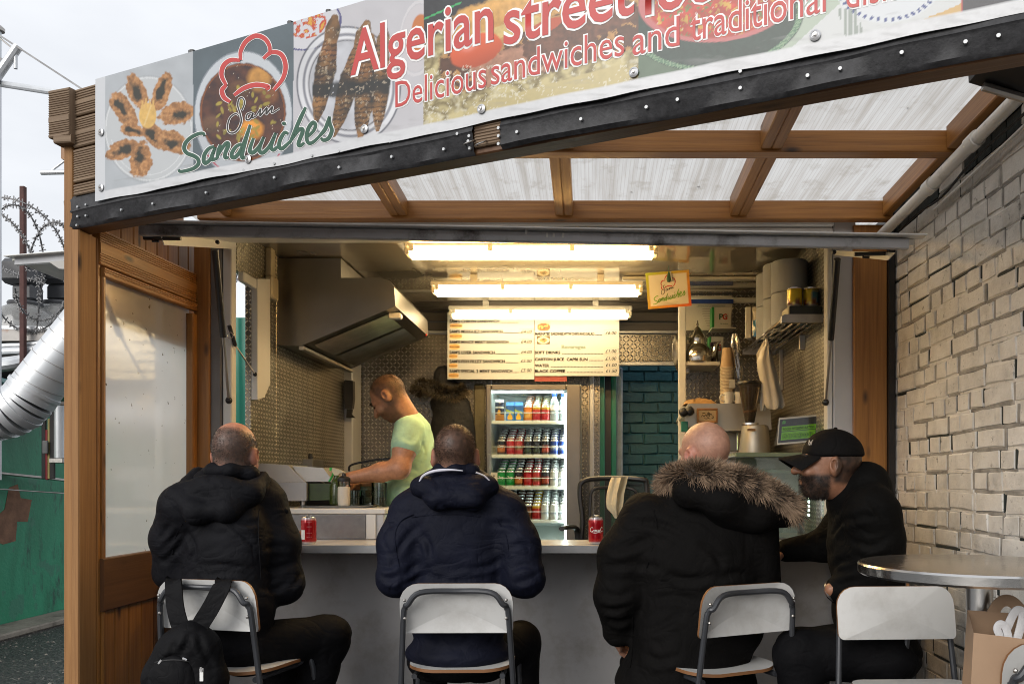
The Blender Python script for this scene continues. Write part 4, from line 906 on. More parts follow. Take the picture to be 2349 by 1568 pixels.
b = B(); b.tube(smooth_path([q + Vector((28 * k, 0, 14 * k)), q + Vector((37 * k, 0, 20 * k)), q + Vector((41 * k, 0, 38 * k)), q + Vector((47 * k, 0, 46 * k)), q + Vector((53 * k, 0, 48 * k))]), [.018 - .0006 * i for i in range(25)], 10); b.build('spout', POT, tp_)
b = B(); b.tube(smooth_path([q + Vector((-17 * k, 0, 46 * k)), q + Vector((-32 * k, 0, 52 * k)), q + Vector((-42 * k, 0, 44 * k)), q + Vector((-38 * k, 0, 22 * k)), q + Vector((-30 * k, 0, 9 * k))]), .0075, 8); b.build('handle', BLACKP, tp_)
TEAW = M('tea_box_white', (.66, .63, .56), .5, 0, .04, 4, .03); TEAG = M('tea_box_green', (.03, .30, .07), .45, 0, .05, 4, .02); TEAR = M('tea_box_red', (.50, .03, .02), .45, 0, .05, 4, .02); TEAD = M('tea_box_dark_green', (.01, .12, .05), .45, 0, .05, 4, .02)
def tea_box(label, x0, x1, y0, y1, Y, dz=0, rot=0):
    a, c2 = P(x0, y1, Y), P(x1, y0, Y); w_ = c2.x - a.x; h_ = c2.z - a.z
    g = thing('tea_box', label, 'box', ((a.x + c2.x) / 2, Y, a.z), 'tea boxes by the teapot')
    b = B(); b.box(a.x, c2.x, Y, Y + .09, a.z, c2.z, .002); b.build('carton', TEAW, g)
    b = B(); b.box(a.x - .003, a.x - .0005, Y - .002, Y + .088, a.z, c2.z); b.box(a.x - .003, a.x + w_ * .10, Y - .0025, Y - .0005, a.z, a.z + h_); b.build('green_side', TEAG, g)
    text('lettering', 'P', g, TEAD, (a.x + w_ * .36, Y - .003, a.z + h_ * .44), UX, UZ, w_ * .22, h_ * .26, .03); text('lettering', 'G', g, TEAR, (a.x + w_ * .54, Y - .0032, a.z + h_ * .44), UX, UZ, w_ * .26, h_ * .26, .03)
    text('lettering', 'tips', g, TEAD, (a.x + w_ * .68, Y - .0036, a.z + h_ * .57), UX, UZ, w_ * .16, h_ * .07, .01); text('lettering', 'THE ORIGINAL', g, TEAD, (a.x + w_ * .40, Y - .003, a.z + h_ * .22), UX, UZ, w_ * .44, h_ * .055, .01)
b = B(); b.box(PX(1630, 5.4), PX(1685, 5.4), 5.34, 5.497, PZ(757, 5.4), PZ(754, 5.4), .001); b.build('upper_board', ALUW, sf)
tea_box('white and green tea box upper right of the teapot', 1634, 1677, 704, 755, 5.36)
tea_box('tea box half hidden behind the teapot spout', 1628, 1660, 772, 829, 5.40)
g = thing('coffee_jar', 'small jar with dark purple lid behind the teapot spout', 'jar', (PX(1639, 5.33), 5.33, SZ)); c_ = Vector(g.location)
b = B(); b.lathe([(.022, .0), (.025, .004), (.025, .10), (.022, .11)], 16, c_); b.build('jar_body', M('brown_jar', (.05, .025, .012), .15), g)
b = B(); b.lathe([(.028, .112), (.029, .115), (.029, .135), (.026, .138)], 16, c_); b.build('lid', M('purple_lid', (.04, .015, .05), .35), g)
g = thing('certificate', 'laminated certificate taped on the tread plate above the teapot', 'paper', tuple(P(1620, 757, 5.49)))
def fn(u, v):
    c = np.empty((len(u), 3)); c[:] = (.60, .56, .50); rows = ((v * 15) % 1 < .35) & (v < .66) & (v > .12) & (np.abs(u - .62) < .12 + .16 * np.abs(np.sin(np.floor(v * 15) * 3.3))); c[rows] = (.36, .32, .28)
    m = np.hypot((u - .62), (v - .88) * 1.3 - (u - .62)) < .05; c[m] = (.45, .10, .08); c[(v < .07) & (u > .72)] = (.05, .06, .05); c[(np.abs(v - .72) < .02) & (np.abs(u - .55) < .3)] = (.45, .42, .37); return c
a = P(1574, 757, 5.495); grid_print('sheet', g, a, UX, UZ, PX(1680, 5.495) - a.x, PZ(678, 5.495) - a.z, 50, 44, fn, PRINTG)
text('lettering', 'CERTIFICATE OF ATTENDANCE', g, INKG, P(1598, 704, 5.49), UX, UZ, .18, .012)
# cup stack
g = thing('cup_stack', 'tall sleeve of nested ribbed paper cups standing beside the grinder', 'cups', tuple(P(1668, 930, 5.06))); c_ = Vector(g.location); c_.x = PX(1668, 5.06)
KRAFT = M('brown_paper_cup', (.50, .34, .19), .6, 0, .1, 6, .05); CUPW = M('pale_cup', (.62, .52, .38), .55, 0, .06, 6, .05)
zb = PZ(930, 5.06); n_ = 27; hgt = PZ(842, 5.06) - zb
for i in range(n_):
    b = B(); z = zb + hgt * i / n_; b.lathe([(.038, 0), (.0425, .0008), (.0435, .003), (.0425, .0055), (.039, .0062)], 20, (c_.x, c_.y, z), cap=False); b.build('cup', CUPW, g)
b = B(); b.lathe([(.041, hgt), (.040, hgt + .004), (.029, hgt + .112), (.028, hgt + .113), (.002, hgt + .11)], 20, (c_.x, c_.y, zb)); b.build('cup', KRAFT, g)
b = B(); b.lathe([(.0385, 0), (.0385, hgt)], 20, (c_.x, c_.y, zb)); b.build('inner_cups', CUPW, g)
b = B(); b.box(c_.x + .005, c_.x + .04, c_.y - .046, c_.y - .0435, zb + .10, zb + .15); b.build('sleeve_label', CARD, g)
# coffee machine
cm = thing('coffee_machine', 'boxy steel espresso machine on the back counter behind the bald customer', 'coffee machine', tuple(P(1670, 1046, 5.0)))
CMS = M('champagne_steel', (.50, .46, .38), .4, .7, .1, 3, .04); zc = PZ(1046, 4.9)
b = B(); prof = [(PX(1580, 4.92), PZ(925, 4.92)), (PX(1766, 4.92), PZ(925, 4.92)), (PX(1770, 4.92), PZ(985, 4.92)), (PX(1660, 4.92), PZ(988, 4.92)), (PX(1640, 4.92), PZ(978, 4.92)), (PX(1578, 4.92), PZ(978, 4.92)), (PX(1568, 4.92), PZ(955, 4.92))]
b.prism([(x, 4.92, z) for x, z in prof], (0, .42, 0)); b.build('top_body', CMS, cm)
b = B(); b.box(PX(1585, 4.92), PX(1768, 4.92), 5.12, 5.33, zc, PZ(985, 4.92) - .001, .006); b.build('lower_body', CMS, cm)
b = B(); b.box(PX(1585, 4.92), PX(1768, 4.92), 4.93, 5.118, zc, zc + .035, .006); b.build('drip_tray', STEELD, cm)
b = B(); b.box(PX(1690, 4.98), PX(1702, 4.98), 4.96, 5.0, zc + .036, zc + .14, .004); b.build('steam_arm', CHROME, cm)
for x, y in ((1568, 945), (1583, 942)):
    b = B(); q = P(x, y, 4.86); b.lathe([(.012, -.024), (.024, -.018), (.027, 0), (.023, .016), (.008, .024)], 14, q, Matrix.Rotation(R(60), 3, 'Y')); b.tube([q, q + Vector((.02, .08, 0))], .008, 8); b.build('lever_knob', BLACKP, cm)
b = B(); b.box(PX(1563, 4.9), PX(1578, 4.9), 4.89, 4.918, PZ(990, 4.9), PZ(966, 4.9), .003); b.build('badge', M('green_badge', (.02, .16, .12), .4), cm)
pq = thing('framed_plaque', 'small framed calligraphy plaque leaning on the coffee machine', 'plaque', tuple(P(1622, 970, 4.9)))
a, c2 = P(1598, 970, 4.9), P(1646, 936, 4.9)
for (x0, x1, z0, z1) in ((a.x, c2.x, a.z, a.z + .012), (a.x, c2.x, c2.z - .012, c2.z), (a.x, a.x + .012, a.z + .012, c2.z - .012), (c2.x - .012, c2.x, a.z + .012, c2.z - .012)):
    b = B(); b.box(x0, x1, 4.888, 4.9, z0, z1, .002); b.build('frame_bar', M('gilt_wood', (.36, .17, .05), .35, .2, .3, 40, .2), pq)
b = B(); b.box(a.x + .011, c2.x - .011, 4.893, 4.898, a.z + .011, c2.z - .011); b.build('mount', M('parchment', (.48, .36, .20), .5), pq)
cal = [[(0, 0), (3, 4), (6, 1), (9, 5), (12, 1), (16, 2), (19, 7), (22, 1)], [(2, 7), (5, 8), (9, 7)], [(6, -2), (10, -3), (15, -2), (18, -4)], [(12, 3), (12, 9)], [(14, 3), (14.5, 10)], [(16.5, 4), (16.5, 9)], [(20, -1), (23, -2), (24, 2)]]
strokes('calligraphy', pq, INKB, cal, lambda x, y: Vector((a.x + .024 + x * .0030, 4.8915, a.z + .034 + y * .0030)), 1.1)
for xx, lb in ((1672, 'white coffee mug with handle at the foot of the cup stack'), (1696, 'white mug partly behind the grinder hopper')):
    g = thing('coffee_mug', lb, 'mug', (PX(xx, 4.98), 4.98, PZ(925, 4.92) + .0005)); c_ = Vector(g.location)
    b = B(); b.lathe([(.022, 0), (.027, .004), (.03, .05), (.031, .07), (.028, .07), (.026, .008)], 18, c_); b.build('mug_body', WHITEP, g)
    b = B(); b.tube(smooth_path([c_ + Vector((-.026, -.01, .058)), c_ + Vector((-.05, -.01, .05)), c_ + Vector((-.05, -.01, .025)), c_ + Vector((-.025, -.01, .014))]), .004, 6); b.build('handle', WHITEP, g)
g = thing('paper_wrap', 'crumpled brown paper wrap on top of the coffee machine', 'paper', tuple(P(1605, 925, 5.05))); q = Vector(g.location); q.z = PZ(925, 4.92)
def crumple(name, par, c0, w_, d_, h_, seed, mat, nx=14, ny=9):
    vs = []; b = B()
    for j in range(ny + 1):
        for i in range(nx + 1):
            u, v = i / nx, j / ny; e = math.sin(math.pi * u) * math.sin(math.pi * v)
            n = float(fbm(np.array([[u * 5, v * 5, seed]]), seed)[0]); vs.append(c0 + Vector(((u - .5) * w_ * (1 + .12 * n), (v - .5) * d_, h_ * (e ** .5) * (.65 + .6 * n) + .002)))
    b.add(vs, [(j * (nx + 1) + i, j * (nx + 1) + i + 1, (j + 1) * (nx + 1) + i + 1, (j + 1) * (nx + 1) + i) for j in range(ny) for i in range(nx)]); return b.build(name, mat, par, smooth=0, norm=False)
crumple('wrap', g, q + Vector((0, 0, .001)), .20, .16, .05, 3, M('brown_wrap', (.42, .24, .09), .6, 0, .2, 12, .1))
# grinder
gr = thing('coffee_grinder', 'coffee grinder with tapering smoked hopper in front of the coffee machine', 'grinder', (PX(1732, 4.72), 4.72, PZ(1046, 4.9))); q = Vector(gr.location)
s_ = 4.72 / F; b = B(); zt = PZ(975, 4.72) - q.z
b.lathe([(36 * s_, 0), (37 * s_, .006), (34 * s_, zt * .5), (30 * s_, zt * .97), (27 * s_, zt)], 24, q); b.build('motor_housing', CMS, gr)
b = B(); hz = PZ(882, 4.72) - q.z; qh = q + Vector((-12 * s_, 0, 0)); b.lathe([(9 * s_, zt), (11 * s_, zt + .02), (26 * s_, hz - .01), (27 * s_, hz)], 20, qh, cap=False); b.build('hopper', M('smoked_hopper', (.16, .12, .08), .12, 0, .3, 10, .1, Transmission_Weight=.7), gr)
b = B(); b.lathe([(28 * s_, hz), (29 * s_, hz + .004), (28 * s_, hz + .016), (5 * s_, hz + .02)], 20, qh); b.build('hopper_lid', BLACKP, gr)
b = B(); b.lathe([(8 * s_, zt + .004), (9.5 * s_, zt + .02), (16 * s_, zt + .08), (3 * s_, zt + .088)], 16, qh); b.build('beans', M('coffee_beans', (.12, .05, .015), .5, 0, .5, 120, .8, 120, .006), gr)
b = B(); b.lathe([(14 * s_, zt), (20 * s_, zt + .001), (20 * s_, zt + .012), (12 * s_, zt + .014)], 20, qh); b.build('collar', CHROME, gr)
b = B(); p = q + Vector((-27 * s_, -.0, zt * .82)); b.box(q.x - 24 * s_, q.x - 6 * s_, q.y - .087, q.y - .083, q.z + zt * .78, q.z + zt * .86); b.build('name_plate', M('tan_plate', (.30, .17, .08), .4), gr)
# wire rack on the right wall with rolls, tins and packs
rk = thing('wall_rack', 'steel tube rack high on the right wall of the kiosk', 'rack', (RX, 4.6, 2.15)); rz = 2.150
for i in range(6):
    x = .955 + i * .036; b = B(); b.tube([(x, 4.19, rz), (x, 5.2, rz)], .0075, 8); b.build('tube', CHROME, rk)
for y in (4.155, 5.205):
    b = B(); b.prism([(.945, y, rz - .02), (RX - .001, y, rz - .02), (RX - .001, y, rz + .02), (.96, y, rz + .02), (.945, y, rz + .01)], (0, .03, 0)); b.build('end_plate', STEELD, rk)
b = B(); b.box(RX - .022, RX - .001, 5.0, 5.02, rz - .26, rz - .021, .002); b.box(RX - .03, RX - .0005, 4.5, 4.52, rz - .10, rz - .021, .002); b.build('bracket', STEELD, rk)
ROLL = M('blue_paper_roll', (.38, .40, .43), .85, 0, .06, 4, .3, 70, .004)
for ci, (x, y, s) in enumerate(((1.045, 4.42, .094), (1.045, 4.66, .088), (1.045, 4.87, .084))):
    hR = (.168, .19, .19)[ci]
    for lv in range(2):
        zb = rz + .008 + lv * hR
        if zb + hR > CE: hR2 = CE - zb - .004
        else: hR2 = hR - .003
        b = B(); b.lathe([(s * .3, .003), (s * .96, 0), (s, .006), (s, hR2 - .006), (s * .95, hR2), (s * .3, hR2 - .002), (s * .28, .004)], 28, (x, y, zb), cap=False)
        tag(b.build('paper_roll', ROLL), f"{('lower', 'upper')[lv]} grey-blue paper roll of the {('nearest', 'middle', 'farthest')[ci]} pair on the wall rack", 'paper roll', 'paper rolls on the wall rack')
bx = thing('black_box', 'black box under the two yellow tins on the rack', 'box', (1.06, 4.22, rz + .008))
b = B(); b.box(.985, 1.143, 4.165, 4.31, rz + .009, rz + .063, .003); b.build('carton', M('black_carton', (.012, .016, .014), .4), bx)
b = B(); b.box(.979, .9845, 4.163, 4.305, rz + .010, rz + .06, .001); b.build('label_side', M('cream_label', (.55, .48, .3), .5), bx)
for i, x in enumerate((1.024, 1.105)):
    def pal(a, z, i=i):
        fr = math.cos(a + math.pi / 2)
        if z < .32 and math.sin(a * 5 + z * 9) > -.3: return (.16, .05, .02)
        if i and fr > .2 and .3 < z < .85 and math.sin(a * 2) < .5: return (.04, .18, .30)
        return (.58, .45, .02)
    me = can_mesh('food_tin', pal, .0385, .098); o = bpy.data.objects.new('food_tin', me); COL.objects.link(o); o.location = (x, 4.225, rz + .064)
    tag(o, ('yellow food tin with a dark foot, left of two, on the black box' if not i else 'yellow food tin with a blue patch, right of two, on the black box'), 'tin', 'yellow tins on the rack')
pk = thing('tray_pack', 'film wrapped pack of white foam trays with blue label on the rack end', 'pack', (.93, 5.0, rz + .008)); q = P(1735, 772, 4.98); k_ = 4.98 / F
for i in range(5):
    b = B(); xx = PX(1712 + i * 2.2, 4.98 + i * .016); b.box(xx - .004, xx + .03, 4.985 + i * .018, 4.998 + i * .018, PZ(775, 4.98), PZ(703 - i * .6, 4.98), .006); b.build('foam_tray', WHITEP, pk)
b = B(); a = P(1726, 772, 4.96); 
def fn(u, v):
    c = np.empty((len(u), 3)); c[:] = (.62, .57, .46); m = (v < .52 + .1 * np.sin(u * 3)) & (u > .04); c[m] = (.03, .18, .36); m = np.hypot(u - .55, (v - .74) * 1.3) < .17; c[m] = (.05, .20, .38); m = np.hypot(u - .35, (v - .56) * 1.4) < .08; c[m] = (.55, .08, .07); m = (np.abs(v - .57 - .03 * u) < .02) & (u > .3); c[m] = (.6, .1, .08); return c
grid_print('film_front', pk, a, Vector((.93, -.1, .0)).normalized(), UZ, 40 * k_, 68 * k_, 24, 34, fn, PRINTG, lambda u, v: np.stack([.004 * fbm(np.stack([u * 4, v * 4, u * 0], 1), 4), -.010 * np.sin(np.pi * u) + .006 * fbm(np.stack([u * 6, v * 6, u * 0], 1), 9), 0 * u], 1))
# hanging white carrier bag
bg_ = thing('carrier_bag', 'bundle of white plastic carrier bags hanging from the rack', 'bag', tuple(P(1768, 938, 4.7)))
t = NT('bag_film'); t.col((.72, .66, .55)); t.set(Roughness=.35, Transmission_Weight=0.0); t.put(t.b.inputs['Subsurface Weight'], .0); t.bump(t.noise(t.coord(scale=(1, 1, .4)), 18, 4), .5, .01); FILM = t.m
def cloth_strip(name, par, rows, Y, mat, seed=0, depth=.02, n=9):
    """hanging film or cloth: rows of (y, x_left, x_right) in picture units at depth Y"""
    b = B(); vs = []
    for j, (y, xa, xb) in enumerate(rows):
        for i in range(n + 1):
            u = i / n; p = P(lerp(xa, xb, u), y, Y); w_ = (xb - xa) * Y / F
            p.y += -depth * math.sin(math.pi * u) * min(1, w_ / .05) + depth * .32 * math.sin(u * 13 + j * .25 + seed) * min(1, w_ / .06); vs.append(p)
    m_ = len(rows); b.add(vs, [(j * (n + 1) + i, j * (n + 1) + i + 1, (j + 1) * (n + 1) + i + 1, (j + 1) * (n + 1) + i) for j in range(m_ - 1) for i in range(n)]); o = b.build(name, mat, par, smooth=60, norm=False)
    return o
cloth_strip('front_bag', bg_, [(768, 1756, 1760), (790, 1754, 1766), (806, 1744, 1770), (830, 1737, 1776), (860, 1742, 1784), (890, 1748, 1791), (915, 1752, 1798), (928, 1754, 1801), (936, 1760, 1796), (939, 1768, 1784)], 4.68, FILM, 1)
cloth_strip('rear_bag', bg_, [(780, 1752, 1756), (812, 1735, 1752), (850, 1737, 1756), (878, 1744, 1762), (900, 1746, 1764), (930, 1742, 1760), (942, 1744, 1756)], 4.72, FILM, 4)
sb = thing('clear_sleeve', 'empty clear plastic sleeve hanging by the cup stack', 'sleeve', tuple(P(1695, 880, 5.05)))
cloth_strip('film', sb, [(765, 1680, 1690), (790, 1676, 1700), (815, 1682, 1698), (840, 1684, 1704), (865, 1688, 1706), (880, 1692, 1698)], 5.03, glass('clear_film', (.92, .9, .86), .15, .9), 2)
# colander on the partition edge
cl = thing('colander', 'round steel colander hung beside the back door opening', 'colander', tuple(P(1556, 808, 5.3)))
b = B(); q = P(1560, 809, 5.32); mt = Matrix.Rotation(R(90), 3, 'X') @ Matrix.Identity(3); mt = Matrix.Rotation(R(62), 3, 'Z') @ Matrix.Rotation(R(90), 3, 'X')
b.lathe([(.001, .09), (.05, .088), (.09, .06), (.118, .01), (.128, .0), (.130, .003), (.120, .014), (.09, .066), (.05, .094), (.001, .096)], 28, q, mt, cap=False); b.build('bowl', STEELD, cl)
# hygiene rating card and the glass display counter
hy = thing('rating_card', 'black and green food hygiene rating card on the counter end', 'sign', tuple(P(1828, 1022, 4.3))); 
a = P(1782, 1020, 4.3); ux = (P(1876, 1012, 4.28) - a).normalized(); wH = (P(1876, 1012, 4.28) - a).length; uz2 = Vector((.08, 0, 1)).normalized(); hH = 62 * 4.3 / F
def fn(u, v):
    c = np.empty((len(u), 3)); c[:] = (.62, .60, .52); m = (u > .03) & (u < .97) & (v > .05) & (v < .95); c[m] = (.012, .014, .012); m = (u > .09) & (u < .93) & (v > .16) & (v < .66); c[m] = (.16, .50, .01); c[m & (np.abs(v - .47) < .008)] = (.02, .05, .01); c[np.hypot((u - .13), (v - .82) * .7) < .045] = (.05, .28, .05); return c
grid_print('card', hy, a, ux, uz2, wH, hH, 60, 40, fn, PRINTG)
b = B(); b.add([a + Vector((0, .004, 0)), a + ux * wH + Vector((0, .004, 0)), a + ux * wH + Vector((0, .06, 0)), a + Vector((0, .06, 0)), a + uz2 * hH + Vector((0, .004, 0)), a + ux * wH + uz2 * hH + Vector((0, .004, 0))], [(0, 1, 5, 4), (0, 3, 4), (1, 2, 5), (3, 2, 5, 4), (0, 1, 2, 3)]); b.build('stand', BLACKP, hy)
DKG = M('dark_green_ink', (.015, .04, .005), .5, 0, .05, 5, 0)
text('lettering', 'FOOD HYGIENE RATING', hy, DKG, a + ux * wH * .12 + uz2 * hH * .52 + Vector((0, -.002, 0)), ux, uz2, wH * .78, .013, .006)
for i in range(6):
    p = a + ux * wH * (.17 + i * .128) + uz2 * hH * .30 + Vector((0, -.002, 0)); text('numeral', str(i), hy, DKG, p - uz2 * .006, ux, uz2, None, .012, .004, 'CENTER')
    b = B(); b.tube([p + ux * (.011 * math.cos(k_)) + uz2 * (.011 * math.sin(k_)) for k_ in [j * .524 for j in range(12)]], .0008, 4, closed=True); b.build('ring', DKG, hy)
ds = thing('display_case', 'glass display case with two strips of white lights on the serving counter', 'display case', (.95, 4.35, 1.07))
dx0, dx1 = PX(1672, 4.4), RX - .02; DG = glass('case_glass', (.82, .9, .84), .04, .4)
b = B(); b.box(dx0, dx1, 4.2, 4.6, PZ(1050, 4.4), PZ(1040, 4.4), .003); b.build('top_glass', M('green_edge_glass', (.20, .24, .14), .15, 0, .1, 3, 0), ds)
b = B(); b.box(dx0, dx1, 4.205, 4.211, 1.075, PZ(1052, 4.4)); b.build('front_glass', DG, ds)
b = B(); b.box(dx0, dx1, 4.57, 4.6, 1.075, PZ(1052, 4.4)); b.build('back_panel', ALU, ds)
b = B(); b.box(dx0, dx1, 4.2, 4.6, .98, 1.0745); b.build('base', STEEL, ds)
LED = glow('led_chip', (.85, .95, 1), 14)
for x in (1855, 1879):
    for i in range(7):
        b = B(); q = P(x, 1120 + i * 10, 4.26); b.box(q.x - .004, q.x + .004, q.y - .002, q.y, q.z - .006, q.z + .006, .001); b.build('light_chip', LED, ds)
g = thing('folded_paper', 'folded white paper lying in the display case', 'paper', tuple(P(1770, 1090, 4.4)))
crumple('sheet', g, P(1775, 1085, 4.4), .2, .2, .03, 8, WHITE, 8, 6)

# ---- griddle, shaker, spray, tray and pans on the raised worktop
WT_ = 1.2222
gd = thing('griddle', 'steel griddle with a scorched sloping hood on the raised worktop', 'griddle', (PX(665, 4.35), 4.35, WT_))
t = NT('scorched_steel'); v = t.coord(); n_ = t.noise(v, 6, 5); g_ = t.n('SeparateXYZ'); t.l(v, g_.inputs[0])
sc_ = t.ramp(t.math('ADD', t.math('MULTIPLY', t.math('ABSOLUTE', t.math('SUBTRACT', g_.outputs[2], .07)), 22.), t.math('MULTIPLY', n_, .8)), [(.2, (.09, .035, .012)), (.75, (.34, .17, .05)), (1., (.42, .41, .40))])
t.col(sc_); t.set(Metallic=.35, Roughness=.45); SCORCH = t.m
gx = lambda x: PX(x, 4.3); gz = lambda y: PZ(y, 4.3)
b = B(); b.prism([(gx(560), 4.3, gz(1148)), (gx(703), 4.3, gz(1148)), (gx(703), 4.3, gz(1106)), (gx(560), 4.3, gz(1106))], (0, .3, 0)); b.build('body', M('grey_steel', (.36, .36, .37), .42, .5, .1, 4, .05), gd)
b = B(); b.prism([(gx(565), 4.301, gz(1105.5)), (gx(700), 4.301, gz(1105.5)), (gx(685), 4.301, gz(1090)), (gx(660), 4.301, gz(1066)), (gx(600), 4.301, gz(1062)), (gx(570), 4.301, gz(1070))], (0, .298, 0)); b.build('hood', SCORCH, gd)
b = B(); b.prism([(gx(704), 4.33, gz(1148)), (gx(760), 4.33, gz(1146)), (gx(764), 4.33, gz(1108)), (gx(704), 4.33, gz(1108))], (0, .24, 0)); b.build('oil_tank', M('green_oil_glass', (.05, .08, .015), .2, 0, .3, 8, .05), gd)
b = B(); b.prism([(gx(688), 4.32, gz(1104)), (gx(762), 4.32, gz(1104)), (gx(738), 4.32, gz(1072)), (gx(668), 4.32, gz(1068))], (0, .26, 0)); b.build('side_hood', M('steel_hood', (.46, .45, .43), .4, .6, .1, 4, .05), gd)
for x in (585, 690):
    b = B(); b.cyl((gx(x), 4.34, WT_), (gx(x), 4.34, gz(1148) + .001), .014, n=12); b.build('foot', STEELD, gd)
for i in range(3):
    b = B(); b.lathe([(.001, .0), (.07, .002), (.085, .012), (.083, .014), (.001, .006)], 20, (gx(612), 4.285, gz(1146) + i * .018)); tag(b.build('metal_dish', STEEL), f"shallow steel dish by the griddle, {('lowest', 'middle', 'topmost')[i]} of the pile", 'dish', 'steel dishes by the griddle')
cb = thing('burner_controls', 'steel control box with black knobs against the side wall', 'control box', tuple(P(685, 1065, 5.0)))
b = B(); b.box(PX(655, 5.0), PX(718, 5.0), 5.0, 5.2, PZ(1075, 5), PZ(1052, 5), .004); b.build('box', SS, cb)
for x in (665, 680, 686, 712):
    b = B(); q = P(x, 1052, 5.02); b.lathe([(.013, 0), (.014, .012), (.011, .03), (.004, .032)], 12, q); b.build('knob', BLACKP, cb)
g = thing('salt_shaker', 'clear shaker of white salt with black top on the worktop', 'shaker', (PX(789, 4.2), 4.2, WT_ + .012)); q = Vector(g.location); s_ = 4.2 / F
b = B(); b.lathe([(13 * s_, 0), (14 * s_, .004), (14 * s_, .088), (12 * s_, .094)], 20, q); b.build('salt_bottle', M('salt_fill', (.66, .62, .54), .35, 0, .05, 30, .1), g)
b = B(); b.lathe([(13.9 * s_, .0945), (14.2 * s_, .098), (14.2 * s_, .118), (13 * s_, .119)], 20, q, cap=False); b.build('clear_neck', glass('clear_neck', (.9, .9, .85), .05, .5), g)
b = B(); b.lathe([(14.6 * s_, .119), (14.8 * s_, .122), (14.5 * s_, .135), (10 * s_, .142), (5 * s_, .146), (4 * s_, .156), (.5 * s_, .158)], 20, q); b.build('cap', BLACKP, g)
g = thing('spray_bottle', 'spray bottle with green trigger standing behind the salt shaker', 'bottle', (PX(772, 4.3), 4.3, WT_ + .012)); q = Vector(g.location)
b = B(); b.lathe([(.03, 0), (.034, .006), (.034, .09), (.024, .12), (.013, .14), (.013, .15)], 18, q); b.build('bottle_body', M('green_bottle', (.10, .16, .03), .15, 0, .1, 8, 0, Transmission_Weight=.6), g)
CRM = M('cream_spray_head', (.62, .58, .42), .4)
b = B(); b.prism([q + Vector((-.022, -.012, .172)), q + Vector((-.018, -.012, .188)), q + Vector((.022, -.012, .178)), q + Vector((.046, -.012, .164)), q + Vector((.016, -.012, .160)), q + Vector((.012, -.012, .15)), q + Vector((-.008, -.012, .15))], (0, .024, 0)); b.build('spray_head', CRM, g)
b = B(); b.prism([q + Vector((-.022, -.008, .190)), q + Vector((-.034, -.008, .188)), q + Vector((-.034, -.008, .172)), q + Vector((-.024, -.008, .17))], (0, .018, 0)); b.tube(smooth_path([q + Vector((-.014, 0, .166)), q + Vector((-.022, 0, .145)), q + Vector((-.038, 0, .118))]), .005, 8); b.build('trigger', M('bright_green_plastic', (.02, .45, .06), .35), g)
g = thing('steel_tray', 'shallow oval steel tray under the salt shaker', 'tray', (PX(775, 4.25), 4.25, WT_)); q = Vector(g.location)
b = B(); A_ = Matrix.Diagonal((1.9, 1, 1)); b.lathe([(.001, .003), (.085, .003), (.098, .011), (.10, .011), (.09, .001), (.001, .001)], 32, q + Vector((0, .015, .0005)), A_, cap=False); b.build('tray_body', STEEL, g)
for i, (x, y, r, lb) in enumerate(((812, 4.4, .045, 'small glass jar of dark sauce by the cook'), (846, 4.45, .05, 'square clear tub of garnish by the cook'), (870, 4.4, .04, 'short clear pot beside the cook'))):
    g = thing('glass_pot', lb, 'pot', (PX(x, y), y, WT_)); q = Vector(g.location)
    b = B(); b.lathe([(r * .9, 0), (r, .004), (r, .085 + .02 * i), (r * .94, .085 + .02 * i), (r * .92, .008)], 4 if i == 1 else 18, q, rotz(R(45)) if i == 1 else None); b.build('pot_body', DG, g)
    b = B(); b.lathe([(r * .84, .01), (r * .86, .05)], 4 if i == 1 else 16, q, rotz(R(45)) if i == 1 else None); b.build('contents', M('dark_relish', (.06, .045, .02), .35, 0, .4, 60, .4), g)
g = thing('hot_plate', 'black hot plate with pan behind the spray bottle', 'hot plate', (PX(745, 4.75), 4.75, 1.1)); 
b = B(); b.box(PX(700, 4.75), PX(860, 4.75), 4.66, 5.1, .8, PZ(1105, 4.75), .006); b.build('plate_body', BLACKM, g)
b = B(); q = Vector((PX(745, 4.85), 4.85, PZ(1105, 4.75))); b.lathe([(.05, .0005), (.062, .004), (.066, .035), (.060, .037), (.02, .04), (.016, .052), (.004, .055)], 20, q); b.build('pan_lid', STEELD, g)
b = B(); b.tube(smooth_path([P(800, 1080, 4.75), P(806, 1066, 4.75), P(850, 1056, 4.75), P(905, 1050, 4.75)]), .006, 8); b.build('basket_handle', BLACKM, g)
g = thing('black_holder', 'black hand scanner shaped holder hung on the corner post', 'holder', tuple(P(804, 960, 5.8)))
b = B(); b.prism([P(793, 876, 5.84), P(797, 873, 5.84), P(814, 875, 5.84), P(815, 915, 5.84), P(812, 938, 5.84), P(796, 938, 5.84), P(793, 915, 5.84)], (0, -.05, 0)); b.build('holder_body', BLACKP, g)
b = B(); b.prism([P(798, 939, 5.83), P(810, 939, 5.83), P(808, 950, 5.83), P(816, 958, 5.83), P(797, 958, 5.83)], (0, -.03, 0)); b.build('cable_end', RUBBER, g)

